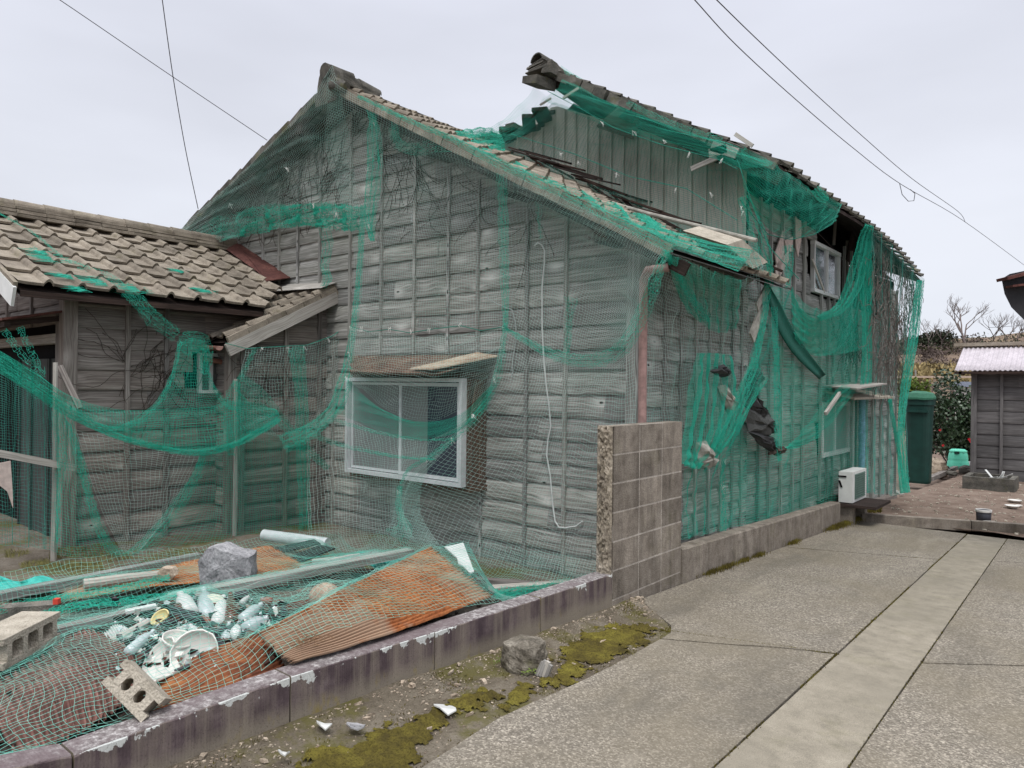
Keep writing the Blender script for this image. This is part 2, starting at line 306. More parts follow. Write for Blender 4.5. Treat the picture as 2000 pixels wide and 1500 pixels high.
# ------------------------------------------------------------------ mesh builders
class MB:
    def __init__(s): s.v = []; s.f = []; s.uv = []; s.r = []; s.sm = False
    def face(s, pts, uvs=None, r=0.0):
        i = len(s.v); s.v += [tuple(p) for p in pts]; s.f.append(tuple(range(i, i+len(pts))))
        s.uv += list(uvs) if uvs else [(p[0]+p[1], p[2]) for p in pts]; s.r.append(r)
    def grid(s, P, r=0.0, uvs=None, flip=False):
        """P[i][j] points -> shared-vertex quads"""
        n, m = len(P), len(P[0]); b = len(s.v)
        for row in P: s.v += [tuple(p) for p in row]
        for i in range(n-1):
            for j in range(m-1):
                q = [(i, j), (i, j+1), (i+1, j+1), (i+1, j)]
                if flip: q = q[::-1]
                s.f.append(tuple(b+a*m+c for a, c in q)); s.r.append(r)
                s.uv += [uvs[a][c] if uvs else (P[a][c][0]+P[a][c][1], P[a][c][2]) for a, c in q]
    def box(s, c, sz, ax=None, r=None, jit=0.0, taper=None):
        c = Vector(c); r = random.random() if r is None else r
        ax = ax or (V(1, 0, 0), V(0, 1, 0), V(0, 0, 1))
        h = [x/2 for x in sz]; L = max(range(3), key=lambda k: sz[k]); o1, o2 = [k for k in range(3) if k != L]
        P = {}
        for i in (-1, 1):
            for j in (-1, 1):
                for k in (-1, 1):
                    q = [i*h[0], j*h[1], k*h[2]]
                    if taper:
                        t = taper if k > 0 else 1.0
                        q[0] *= t; q[1] *= t
                    P[i, j, k] = (c + ax[0]*q[0] + ax[1]*q[1] + ax[2]*q[2] + V(*(random.uniform(-jit, jit) for _ in range(3))), q)
        for fa in range(3):
            a, b = [k for k in range(3) if k != fa]
            for sg in (-1, 1):
                cs = [(-1, -1), (1, -1), (1, 1), (-1, 1)]
                if (sg < 0) != (fa == 1): cs = cs[::-1]
                pts = []; uvs = []
                for u, v in cs:
                    key = [0, 0, 0]; key[fa] = sg; key[a] = u; key[b] = v
                    p, q = P[tuple(key)]; pts.append(p)
                    if fa == L: uvs.append((q[a]*.05, q[b]))
                    else:
                        o = a if b == L else b
                        uvs.append((q[L], q[o] + (.37 if fa == o1 else 0)))
                s.face(pts, uvs, r)
    def bar(s, a, b, wd, th, upd=None, r=None):
        """a plank from a to b: wd across, th thick along upd"""
        a = Vector(a); b = Vector(b); d = (b-a); L = d.length; d.normalize()
        u = Vector(upd or (0, 0, 1)); u = (u - d*u.dot(d)); u = u.normalized() if u.length > 1e-4 else d.orthogonal().normalized()
        s.box((a+b)/2, (L, wd, th), (d, u.cross(d), u), r)
    def tube(s, pts, rad, n=8, cap=True, r=None):
        r = random.random() if r is None else r
        pts = [Vector(p) for p in pts]; rings = []; prev = None; acc = 0
        for i, p in enumerate(pts):
            d = (pts[min(i+1, len(pts)-1)] - pts[max(i-1, 0)])
            if d.length < 1e-9: d = V(0, 0, 1)
            d.normalize()
            x = d.orthogonal().normalized() if prev is None else (prev - d*prev.dot(d)).normalized()
            prev = x; y = d.cross(x); rr = rad[i] if isinstance(rad, (list, tuple)) else rad
            rings.append([p + (x*math.cos(2*math.pi*k/n) + y*math.sin(2*math.pi*k/n))*rr for k in range(n+1)])
        L = [0]
        for i in range(1, len(pts)): L.append(L[-1] + (pts[i]-pts[i-1]).length)
        s.grid(rings, r, [[(L[i], k/n*.3) for k in range(n+1)] for i in range(len(pts))], flip=True)
        if cap:
            for rg, fl in ((rings[0], False), (rings[-1], True)):
                q = rg[:-1]; s.face(q[::-1] if not fl else q, [(0, 0)]*n, r)
    def lathe(s, prof, base, axis=(0, 0, 1), n=20, r=0.5):
        ax = Vector(axis).normalized(); x = ax.orthogonal().normalized(); y = ax.cross(x); base = Vector(base)
        P = [[base + ax*h + (x*math.cos(2*math.pi*k/n) + y*math.sin(2*math.pi*k/n))*rr for k in range(n+1)] for rr, h in prof]
        s.grid(P, r, flip=True)
    def build(s, name, mat, parent=None, smooth=False, bevel=0, solid=0, merge=False):
        me = bpy.data.meshes.new(name); me.from_pydata(s.v, [], s.f)
        uvl = me.uv_layers.new(name='UVMap'); uvl.data.foreach_set('uv', np.array(s.uv, dtype=np.float32).ravel())
        at = me.attributes.new('rnd', 'FLOAT', 'FACE'); at.data.foreach_set('value', np.array(s.r, dtype=np.float32))
        me.materials.append(mat)
        if smooth: me.polygons.foreach_set('use_smooth', [True]*len(me.polygons))
        me.update(); o = bpy.data.objects.new(name, me); C.objects.link(o)
        if parent: o.parent = parent; o.matrix_parent_inverse = Matrix.Translation(-parent.location)
        if merge: md = o.modifiers.new('w', 'WELD'); md.merge_threshold = .0005
        if bevel: md = o.modifiers.new('b', 'BEVEL'); md.width = bevel; md.segments = 2; md.limit_method = 'ANGLE'
        if solid: md = o.modifiers.new('s', 'SOLIDIFY'); md.thickness = solid; md.offset = 0
        return o
def tag(o, label=None, cat=None, group=None, kind=None):
    if label: o['label'] = label
    if cat: o['category'] = cat
    if group: o['group'] = group
    if kind: o['kind'] = kind
    return o
def empty(name, loc, label, cat, group=None):
    o = bpy.data.objects.new(name, None); C.objects.link(o); o.location = loc; o.empty_display_size = .1
    return tag(o, label, cat, group)
def hsh(*a): return mnoise.noise(Vector(a + (0,)*(3-len(a))))

# ------------------------------------------------------------------ shared shapes
def prism(mb, pts, vec, r=.5):
    pts = [Vector(p) for p in pts]; vec = Vector(vec); q = [p+vec for p in pts]; n = len(pts)
    mb.face(pts, None, r); mb.face(q[::-1], None, r)
    for i in range(n):
        a, b = pts[i], pts[(i+1) % n]; L = (b-a).length
        mb.face([b, a, a+vec, b+vec], [(L, 0), (0, 0), (0, vec.length), (L, vec.length)], r)
def lerp(a, b, t): return a + (b-a)*t
def pl(pts, x):
    """piecewise linear through sorted (x, y)"""
    if x <= pts[0][0]: return pts[0][1]
    for (a, b), (c, d) in zip(pts, pts[1:]):
        if x <= c: return b + (d-b)*(x-a)/(c-a)
    return pts[-1][1]
def siding(mb, O, U, N, u0, u1, zb, ztop, bh=.198, seed=0, seg=1.8, holes=(), wob=.010, step=.16, lip=.032, skip=0.0):
    """lapped boards, each a warped plank of its own; O is the point u=0, z=0 on the wall plane"""
    O = Vector(O); U = Vector(U); N = Vector(N); rr = random.Random(seed)
    zt = ztop if callable(ztop) else (lambda u: ztop)
    zbf = zb if callable(zb) else (lambda u: zb)
    zmax = max(zt(lerp(u0, u1, k/40)) for k in range(41)); z0 = min(zbf(u0), zbf(u1)); row = 0; tilt = (zbf(u1)-zbf(u0))/(u1-u0)
    z = z0
    while z < zmax:
        h = bh*rr.uniform(.93, 1.07); u = u0; off = rr.uniform(.3, 1)*seg
        while u < u1-1e-3:
            ue = min(u1, u + (off if u == u0 else seg*rr.uniform(.85, 1.15)))
            if u1-ue < .25: ue = u1
            r = rr.random(); n = max(1, int((ue-u)/step)); us = [lerp(u, ue, k/n) for k in range(n+1)]
            if rr.random() < skip: u = ue; continue
            jo = rr.uniform(-.004, .004); jt = rr.uniform(-.005, .005)
            cols = []
            for x in us:
                base = (zbf(x)-z0) if not callable(zb) else zbf(x)-z0
                lo = z + base + wob*hsh(x*1.3+seed, row*3.1) + jo
                hi = z + base + h + .018 + wob*hsh(x*1.3+seed, (row+1)*3.1)
                top = zt(x); dead = lo > top-.012 or any(a < x < b and c < (lo+hi)/2 < d for a, b, c, d in holes)
                hi = min(hi, top); cp = .005*hsh(x*2.7, row*1.7+seed, 4) + .003*hsh(x*9, row*5.7+seed)
                cols.append((x, lo, hi, cp, dead))
            for (xa, la, ha, ca, da), (xb, lb, hb, cb, db) in zip(cols, cols[1:]):
                if da or db: continue
                def pt(x, zz, o): return O + U*x + N*o + V(0, 0, zz)
                vs = [(-.02, 0), (0, lip*.82), (.10, lip), (.45, lip*.98), (.8, lip*.5), (1, .0)]
                for k in range(5):
                    A = []
                    for x, l, hh, c in ((xa, la, ha, ca), (xb, lb, hb, cb)):
                        for f, o in (vs[k], vs[k+1]):
                            zz = l + (hh-l)*max(f, 0); oo = (o + c + jt*(1-f)) if f >= 0 else -.01
                            A.append((pt(x, zz, oo), (x, max(f, 0)*bh + (-.02 if f < 0 else 0))))
                    q = [A[0], A[2], A[3], A[1]]
                    mb.face([p for p, _ in q], [t for _, t in q], r)
            u = ue
        z += h; row += 1
def tiles(mb, P0, U, D, N, nu, nd, tw=.27, tl=.24, lipz=.03, roll=.04, seed=0, drop=0.0, rollx=.70, keep=None):
    """wavy interlocking tiles: P0 top corner, U along the eave, D down the slope, N up from the slope"""
    P0 = Vector(P0); U = Vector(U).normalized(); D = Vector(D).normalized(); N = Vector(N).normalized(); rr = random.Random(seed)
    xs = [0, .12, .3, .5, .62, rollx, .76, .82, .88, .94, 1.0]
    def prof(x):
        if x < rollx: return -.005*math.sin(math.pi*x/rollx)
        t = (x-rollx)/(1-rollx); return roll*math.sin(math.pi*min(1, t*1.02))**.8 if 0 < t < .98 else 0
    for j in range(nd):
        for i in range(nu):
            if rr.random() < drop or (keep and not keep(i, j)): continue
            r = rr.random(); jd = rr.uniform(-.006, .006); jn = rr.uniform(-.003, .004); jx = rr.uniform(-.004, .004)
            top = []; bot = []; lip = []; uvt = []
            for x in xs:
                h = prof(x); up = P0 + U*((i+x)*tw+jx) + N*(h+jn); sl = .035*(1-x) if x < rollx else 0
                top.append(up + D*(j*tl - .02)); b = P0 + U*((i+x)*tw+jx) + N*(h+lipz+jn) + D*((j+1)*tl + jd - sl)
                bot.append(b); lip.append(b - N*.026 - D*.004)
            mb.grid([lip, bot, top], r)
def half_round(mb, a, b, rad, n=8, r=None, thick=.015):
    """a ridge cap tile from a to b, convex upward"""
    a = Vector(a); b = Vector(b); d = (b-a).normalized(); s = d.cross(V(0, 0, 1)).normalized(); u = s.cross(d)
    r = random.random() if r is None else r
    def ring(p, ra): return [p + s*math.cos(math.pi*k/n)*ra + u*math.sin(math.pi*k/n)*ra for k in range(n+1)]
    mb.grid([ring(a, rad), ring(b, rad*.93)], r); mb.grid([ring(a, rad-thick), ring(a, rad)], r)
    mb.grid([ring(b, rad*.93), ring(b, rad*.93-thick)], r)
def ridge_run(mb, a, b, w=.26, layers=2, rad=.10, pitch=.27, seed=0, sag=0.0):
    a = Vector(a); b = Vector(b); L = (b-a).length; n = max(1, int(L/pitch)); rr = random.Random(seed); d = (b-a)/L; s = d.cross(V(0, 0, 1)).normalized()
    for k in range(n):
        def P(t): return a + (b-a)*t + V(0, 0, -sag*math.sin(math.pi*t))
        p, q = P(k/n), P((k+1)/n)
        for l in range(layers):
            c = (p+q)/2 + V(0, 0, .022+l*.045) + s*rr.uniform(-.008, .008)
            mb.box(c, ((q-p).length-.004, w-.04*l, .034), ((q-p).normalized(), s, (q-p).normalized().cross(s)*-1), rr.random(), .003)
        h = layers*.045 - .01
        half_round(mb, p+V(0, 0, h+rr.uniform(0, .008)), q+V(0, 0, h)+d*.03, rad, 8, rr.random())

# ------------------------------------------------------------------ ground, verge, driveway
def patch(name, poly_fn, x0, x1, y0, y1, step, mat, kind='structure', label=None, cat=None, amp=0.0, keep=None, seed=0):
    mb = MB(); nx = max(1, int((x1-x0)/step)); ny = max(1, int((y1-y0)/step)); idx = {}
    for i in range(nx+1):
        for j in range(ny+1):
            x = lerp(x0, x1, i/nx); y = lerp(y0, y1, j/ny)
            idx[i, j] = len(mb.v); mb.v.append((x, y, poly_fn(x, y) + amp*(hsh(x*3+seed, y*3)+.5*hsh(x*11, y*11+seed))))
    for i in range(nx):
        for j in range(ny):
            if keep and not keep(lerp(x0, x1, (i+.5)/nx), lerp(y0, y1, (j+.5)/ny)): continue
            q = [idx[i, j], idx[i+1, j], idx[i+1, j+1], idx[i, j+1]]
            mb.f.append(tuple(q)); mb.r.append(.5); mb.uv += [(mb.v[k][0], mb.v[k][1]) for k in q]
    o = mb.build(name, mat, smooth=True); return tag(o, label, cat, kind=kind)
def gz(x, y):
    y2 = min(y, 26); return lane(y2) - .13
mb = MB()
ys = [-60, -10, -3, 0, 3, 6, 10, 14, 18, 22, 26, 40, 80, 200, 900, 2500]; xsn = [-2500, -600, -150, -40, -14, -8, -5, -2.6, 0, 4, 10, 30, 100, 400, 2500]
mb.grid([[(x, y, gz(x, y)) for x in xsn] for y in ys], .5, flip=True)
tag(mb.build('ground', DIRT), kind='structure')
# yard behind the wall, left of the low wall
def yardz(x, y): return yard(y) + .03*hsh(x*.8, y*.8)
tag(patch('yard_ground', yardz, -12, -2.72, -1, 5.3, .12, YARDM, amp=.012))
# dirt yard beyond the kerb
def dz(x, y): return lane(y) + .0
patch('dirt_yard', dz, -2.9, 9, 10.72, 25.9, .10, DIRT, amp=.02)
# strip edges on the lane
sl0, sl1 = onL(1395, 1500), onL(1880, 1052); sr0, sr1 = onL(1652, 1500), onL(1966, 1052)
def sxl(y): return sl0.x + (sl1.x-sl0.x)*(y-sl0.y)/(sl1.y-sl0.y)
def sxr(y): return sr0.x + (sr1.x-sr0.x)*(y-sr0.y)/(sr1.y-sr0.y)
vg = sorted([(onL(*p).y, onL(*p).x) for p in ((700, 1580), (824, 1500), (972, 1402), (1120, 1338), (1200, 1298), (1322, 1230))])
XW = -2.617
KY = onL(1655, 1014).y
vend = onL(1322, 1230)
jl = [(onL(1310, 1232), onL(1630, 1276)), (onL(1590, 1073), onL(1842, 1093))]
jr = [(onL(1785, 1293), onL(2000, 1300)), (onL(1930, 1095), onL(2000, 1099))]
def lx(y):
    if y > vend.y + .02: return XW + .012 if y > vend.y + .45 else lerp(vend.x, XW+.012, min(1, (y-vend.y)/.45))
    return pl(vg, y)
def slab(name, xl, xr, ya, yb, mat, yfa=None, yfb=None, top=0.0, wav=.006, label=None):
    """ya, yb: functions x->y of the near and far edges"""
    mb = MB(); n = 26; m = 20; P = []
    for i in range(n+1):
        row = []
        for j in range(m+1):
            t = i/n; s = j/m
            ym = lerp(ya(0), yb(0), t); x = lerp(xl(ym), xr(ym), s); y = lerp(ya(x), yb(x), t); x = lerp(xl(y), xr(y), s)
            if j in (0, m): x += wav*(hsh(y*9, j)+.6*hsh(y*31, j))*(-1 if j else 1)
            if i in (0, n): y += wav*(hsh(x*9, i)+.6*hsh(x*31, i))
            row.append(V(x, y, lane(y)+top))
        P.append(row)
    mb.grid(P, .5, flip=True)
    e = [P[0], P[-1], [r[0] for r in P], [r[-1] for r in P]]
    for k, q in enumerate(e): mb.grid([q, [p-V(0, 0, .07) for p in q]], .4)
    return tag(mb.build(name, mat), label, kind='structure')
def line(a, b): return lambda x: a.y + (b.y-a.y)*(x-a.x)/(b.x-a.x)
g = .011
slab('driveway', lx, lambda y: sxl(y)-g, lambda x: -1.5, lambda x: line(*jl[0])(x)-g, AGG)
slab('driveway', lx, lambda y: sxl(y)-g, lambda x: line(*jl[0])(x)+g, lambda x: line(*jl[1])(x)-g, AGG)
slab('driveway', lx, lambda y: sxl(y)-g, lambda x: line(*jl[1])(x)+g, lambda x: KY-.02, AGG)
slab('driveway', lambda y: sxr(y)+g, lambda y: 8, lambda x: -1.5, lambda x: line(*jr[0])(x)-g, AGG)
slab('driveway', lambda y: sxr(y)+g, lambda y: 8, lambda x: line(*jr[0])(x)+g, lambda x: line(*jr[1])(x)-g, AGG)
slab('driveway', lambda y: sxr(y)+g, lambda y: 8, lambda x: line(*jr[1])(x)+g, lambda x: KY-.02, AGG)
slab('driveway_strip', sxl, sxr, lambda x: -1.5, lambda x: KY-.02, STRIP, top=-.003, wav=.004)
mb = MB()
for k in range(5200):                                        # moss and dirt caught in the joints
    t = random.random(); which = random.random()
    if which < .55: y = random.uniform(-.5, KY); x = sxl(y) - .008 + random.gauss(0, .006)
    elif which < .75: y = random.uniform(-.5, KY); x = sxr(y) + .008 + random.gauss(0, .005)
    elif which < .9: x = random.uniform(-2.3, sxl(4)); y = line(*jl[0])(x) + random.gauss(0, .005)
    else: x = random.uniform(-2.5, sxl(9)); y = line(*jl[1])(x) + random.gauss(0, .006)
    if hsh(x*3, y*2.1, 7) < -.12: continue
    a_ = random.random()*6.28; c = V(x, y, lane(y)-.008); mb.face([c, c+V(.008*math.cos(a_), .008*math.sin(a_), .001), c+V(.004*math.cos(a_+1), .004*math.sin(a_+1), random.uniform(.008, .014))], None, random.random())
tag(mb.build('moss', MOSS), 'fine brown moss lodged in the joints of the driveway', 'moss', kind='stuff')
# kerb across the far end of the driveway
mb = MB()
for k in range(9):
    x0 = XW+.05 + k*1.2; dy = line(onL(1655, 1014), onL(2000, 1042))
    mb.bar((x0, dy(x0)+.05, lane(KY)+.02), (x0+1.19, dy(x0+1.19)+.05, lane(KY)+.02), .11, .13, None, random.random())
kb = mb.build('kerb', BLOCK, bevel=.012); tag(kb, kind='structure')
# mossy verge between wall and slab
def vz(x, y): return lane(y) - .012 + .02*max(0, hsh(x*1.9, y*1.9)) + (.03*max(0, 1-(x-XW)/.14))
patch('verge_soil', vz, XW, XW+1.75, -1, 4.7, .035, DIRT_M, amp=.006, keep=lambda x, y: x < lx(y)+.02 and y < vend.y+.5)
patch('yard_edge_soil', lambda x, y: lane(y)-.01, -2.95, XW, 9.45, 10.7, .08, DIRT_M, amp=.01)
def inside(p, poly):
    x, y = p; c = False
    for i in range(len(poly)):
        (x1, y1), (x2, y2) = poly[i], poly[i-1]
        if (y1 > y) != (y2 > y) and x < (x2-x1)*(y-y1)/(y2-y1)+x1: c = not c
    return c
def moss_patch(px, seed, thr=.30, amp=.028, step=.012, edge=.08):
    poly = [tuple(onL(*p).xy) for p in px]
    def dist(x, y):
        return min(((x-(a[0]+(b[0]-a[0])*t))**2+(y-(a[1]+(b[1]-a[1])*t))**2)**.5 for a, b in zip(poly, poly[1:]+poly[:1])
                   for t in [max(0, min(1, ((x-a[0])*(b[0]-a[0])+(y-a[1])*(b[1]-a[1]))/((b[0]-a[0])**2+(b[1]-a[1])**2)))])
    xs_ = [p[0] for p in poly]; ys_ = [p[1] for p in poly]
    def cov(x, y):
        d = dist(x, y); d = d if inside((x, y), poly) else -d
        return min(1.6, d/edge) + 1.5*hsh(x*7+seed, y*7) + 1.1*hsh(x*24, y*24+seed)
    def z(x, y):
        c = cov(x, y); return vz(x, y) + .004 + amp*min(1, max(-.4, c*.5)) + .010*hsh(x*34, y*34) + .008*hsh(x*75, y*75)
    o = patch('moss', z, min(xs_)-.05, max(xs_)+.05, min(ys_)-.05, max(ys_)+.05, step, MOSS, kind='stuff', keep=lambda x, y: cov(x, y) > thr and x > XW+.01)
    return o
m1 = moss_patch([(520, 1560), (600, 1470), (690, 1440), (820, 1390), (905, 1355), (1000, 1340), (985, 1372), (880, 1400), (850, 1440), (830, 1480), (760, 1600)], 1)
tag(m1, 'thick olive green moss spreading beside the driveway at the foot of the low wall', 'moss')
m2 = moss_patch([(1090, 1262), (1190, 1215), (1300, 1222), (1240, 1270), (1120, 1325), (1060, 1350), (980, 1390), (975, 1370), (1080, 1300)], 2, .45, .012, .012, .06)
tag(m2, 'thin dark moss on the soil below the rough concrete stump', 'moss')
# short moss tufts breaking up the edges of the moss
mb = MB()
for k in range(9000):
    y = random.uniform(.2, 4.4); x = XW + .03 + random.random()*max(.05, lx(y)-XW-.02)
    if hsh(x*5, y*5, 2)+.5*hsh(x*17, y*17) < .12: continue
    a = random.random()*6.28; c = V(x, y, vz(x, y)+.002); h = random.uniform(.004, .013)
    mb.face([c, c+V(.006*math.cos(a), .006*math.sin(a), 0), c+V(.005*math.cos(a+1), .005*math.sin(a+1), h)], None, random.random())
tag(mb.build('moss', MOSS), 'sparse short moss tufts between the grit of the verge', 'moss', kind='stuff')
# gravel and paint flakes on the verge (nobody could count the grit)
mb = MB()
for k in range(2600):
    y = random.uniform(.2, 4.6); wd = max(.05, lx(y)-XW); x = XW + .02 + wd*random.random()**1.9*.9
    s = random.uniform(.002, .0065)*(3.2 if random.random() < .025 else 1)
    mb.box((x, y, vz(x, y)+s*.4), (s*1.5, s*1.2, s*.8), tuple(Matrix.Rotation(random.random()*6, 3, V(random.random(), random.random(), 1)).transposed()[:]) and (Matrix.Rotation(random.random()*6, 3, 'Z') @ V(1, 0, 0), Matrix.Rotation(0, 3, 'Z') @ V(0, 1, 0), V(0, 0, 1)), random.random(), s*.25)
tag(mb.build('gravel', STONE_B), 'small pale grit and pebbles scattered along the foot of the low wall', 'gravel', kind='stuff')
def flake(px, py, s, label, mat=None):
    c = onL(px, py, .02); mb = MB(); n = 9; rad = [s*random.uniform(.6, 1.1) for _ in range(n)]; a0 = random.random()*6
    P = [c + V(math.cos(2*math.pi*k/n)*rad[k]*1.7, math.sin(2*math.pi*k/n)*rad[k], .006*random.random()+.012*math.cos(k)) for k in range(n)]
    prism(mb, P, (0, 0, .006)); return tag(mb.build('paint_flake', mat or PVC_W), label, 'flake')
flake(865, 1385, .045, 'large white paint flake lying on the moss')
flake(632, 1418, .028, 'white flake against the foot of the wall beside the second joint')
flake(555, 1474, .02, 'small white flake at the bottom edge near the dark wall stain')
flake(695, 1420, .035, 'flat grey stone chip on the moss', STONE)

# ------------------------------------------------------------------ low wall along the lane
def wz_top(y): return pl([(0, .40), (.89, onX(150, 1472, XW).z), (1.7, onX(566, 1322, XW).z), (2.53, onX(849, 1234, XW).z), (3.4, onX(1056, 1168, XW).z), (4.22, onX(1196, 1121, XW).z)], y)
lw = empty('low_wall', (XW-.06, 2.2, .2), 'knee-high dark purple stained concrete wall with flaking white edges beside the driveway', 'low wall')
js = [-.75, .06, .893, onX(567, 1330, XW).y, onX(849, 1240, XW).y, onX(1056, 1180, XW).y, onX(1196, 1130, XW).y]
for k in range(6):
    a, b = js[k]+.004, js[k+1]-.004; mb = MB(); n = 22; T = .125; r = random.random(); z0 = lane((a+b)/2)-.12
    ysn = [lerp(a, b, i/n) for i in range(n+1)]; cols = []
    off = random.uniform(-.006, .006)
    for y in ysn:
        t = wz_top(y)+off*.6; ch = .006+.012*max(0, hsh(y*14, k)); cols.append([(XW+off*.5+.002*hsh(y*8, 1), z0, .6), (XW+off*.5+.002*hsh(y*8, 2), t-.09, .09), (XW+off*.5, t-ch, .001), (XW+off*.5-ch, t+.003*hsh(y*20, 3), 0), (XW-T*.5, t+.005*hsh(y*13, 5), 0), (XW-T+.01, t+.003*hsh(y*15, 6), 0), (XW-T, t-.012, .001), (XW-T, z0, .5)])
    P = [[V(x, y, z) for x, z, h in c] for y, c in zip(ysn, cols)]; U_ = [[(y, h) for x, z, h in c] for y, c in zip(ysn, cols)]
    mb.grid(P, r, U_)
    for q, f in ((0, False), (n, True)):
        pts = P[q]; mb.face(pts if not f else pts[::-1], [(0, .3)]*len(pts), r)
    mb.build('wall_panel', WALLP, lw)
# block stub wall
BZ = onX(1198, 832, XW).z
bw = empty('block_wall', (XW-.06, 4.8, .5), 'tall stub of grey concrete block wall with a ragged broken end', 'block wall')
by = [onX(x, 900, XW).y for x in (1198, 1249, 1293, 1332)]
mb = MB(); mm = MB()
mm.box((XW-.06, (by[0]+by[3])/2, BZ-.66), (.1205, by[3]-by[0]-.012, 1.31), None, .5)
for rw in range(7):
    z1 = BZ - rw*.2
    for k in range(3):
        mb.box((XW-.06, (by[k]+by[k+1])/2, z1-.098), (.123, by[k+1]-by[k]-.012, .187), None, random.random(), .0012)
mb.build('block', BLOCK, bw, bevel=.004); mm.build('mortar', MORTAR, bw)
mb = MB(); P = []                                   # the broken end: rough core of aggregate
for i in range(75):
    row = []
    for j in range(15):
        u = j/14; z = lerp(BZ-.004, BZ-1.36, i/74)
        e = min(1, 4*u*(1-u)+.1)
        row.append(V(XW-.122+.124*u, by[0]-.012 - e*(.022+.022*hsh(u*9, z*14)+.02*hsh(u*30, z*50)+.012*random.random()), z))
    P.append(row)
mb.grid(P, .5); mb.grid([[p for p in P[0]], [V(p.x, by[0]+.01, BZ-.002) for p in P[0]]], .5)
mb.build('broken_end', GRAVEL, bw)
# low wall behind it
y0, y1 = onX(1332, 1090, XW).y+.01, onX(1641, 1000, XW).y
mb = MB(); n = 40; z1a, z1b = onX(1334, 1072, XW).z, onX(1641, 981, XW).z; P = []
for i in range(n+1):
    y = lerp(y0, y1, i/n); t = lerp(z1a, z1b, i/n) + .004*hsh(y*6); zb = lane(y)-.1
    P.append([V(XW+.0, y, zb), V(XW+.003*hsh(y*7, 1), y, t-.012), V(XW-.012, y, t), V(XW-.12, y, t+.004*hsh(y*9)), V(XW-.13, y, t-.02), V(XW-.13, y, zb)])
mb.grid(P, .4); mb.face(P[0], None, .4); mb.face(P[-1][::-1], None, .4)
tag(mb.build('low_wall', BLOCK), 'plain low grey concrete kerb wall running under the netted side of the house', 'low wall')
# lumpy concrete stump + wood piece on the verge
def rock(name, c, sz, mat, seed, parent=None, cubic=.0, sub=26, rough=.12, flat=None, rot=0):
    mb = MB(); P = []
    for i in range(sub+1):
        th = math.pi*i/sub; row = []
        for j in range(sub+1):
            ph = 2*math.pi*j/sub
            d = V(math.sin(th)*math.cos(ph), math.sin(th)*math.sin(ph), math.cos(th))
            if cubic:
                m_ = max(abs(x) for x in d); d = d.lerp(d/m_, cubic)
            jj = j % sub; dd = V(math.sin(th)*math.cos(2*math.pi*jj/sub), math.sin(th)*math.sin(2*math.pi*jj/sub), math.cos(th))
            k = 1 + rough*(hsh(dd.x*1.7+seed, dd.y*1.7, dd.z*1.7)+.5*hsh(dd.x*4, dd.y*4+seed, dd.z*4)+.2*hsh(dd.x*11, dd.y*11+seed, dd.z*11))
            p = V(d.x*sz[0], d.y*sz[1], d.z*sz[2])*k
            if flat and p.z > flat*sz[2]: p.z = flat*sz[2] + (p.z-flat*sz[2])*.25
            p = Matrix.Rotation(rot, 3, 'Z') @ p
            row.append(Vector(c)+p)
        P.append(row)
    mb.grid(P, .5); o = mb.build(name, mat, parent, smooth=not cubic); return o
c = onL(1022, 1304)
st = rock('concrete_stump', c+V(-.02, .03, .05), (.11, .11, .10), STUMP, 3, None, .35, 40, .14, .75)
tag(st, 'rough round lump of broken concrete sitting on the verge beside the low wall', 'stump')
mb = MB(); c = onL(1058, 1318)
for k in range(4):
    mb.bar(c+V(-.03+.016*k, .0+.004*k, -.01), c+V(-.005+.016*k, .02, .075-.012*abs(k-1.5)), .022, .017, (0, 1, 0), random.random())
tag(mb.build('wood_stub', W_PALE), 'splintered stub of pale timber leaning beside the concrete lump', 'wood stub')
mb = MB()
for k in range(60):
    c = onL(*random.choice([(970, 1300), (1040, 1318), (1030, 1320)])) + V(random.gauss(0, .015), random.gauss(0, .015), .012+random.random()*.02)
    a = random.random()*6; s = .008; mb.face([c, c+V(s*math.cos(a), s*math.sin(a), s*.4), c+V(s*1.5*math.cos(a+.4), s*1.5*math.sin(a+.4), .003), c+V(s*math.cos(a+1), s*math.sin(a+1), 0)], None, random.random())
tag(mb.build('weed', LEAF_Y), 'tiny green weeds sprouting around the concrete lump', 'weed', kind='stuff')
mb = MB()                                            # moss tufts against the far low wall
for px, py, s in ((1350, 1113, .05), (1380, 1103, .07), (1420, 1092, .05), (1460, 1083, .05), (1520, 1058, .06), (1585, 1028, .10), (1600, 1024, .12), (1625, 1018, .10), (1645, 1012, .08)):
    c0 = onL(px, py)
    for k in range(int(260*s/.05)):
        c = V(XW+.01+abs(random.gauss(0, s*.45)), c0.y+random.gauss(0, s*1.6), 0); c.z = lane(c.y)+random.random()*s*.35; h = .02+random.random()*.02; a = random.random()*6; b = .006
        mb.face([c, c+V(b*math.cos(a), b*math.sin(a), 0), c+V(.01*math.cos(a+1), .01*math.sin(a+1), h)], None, random.random())
tag(mb.build('moss', MOSS), 'yellow green moss tufts along the foot of the far kerb wall', 'moss', kind='stuff')

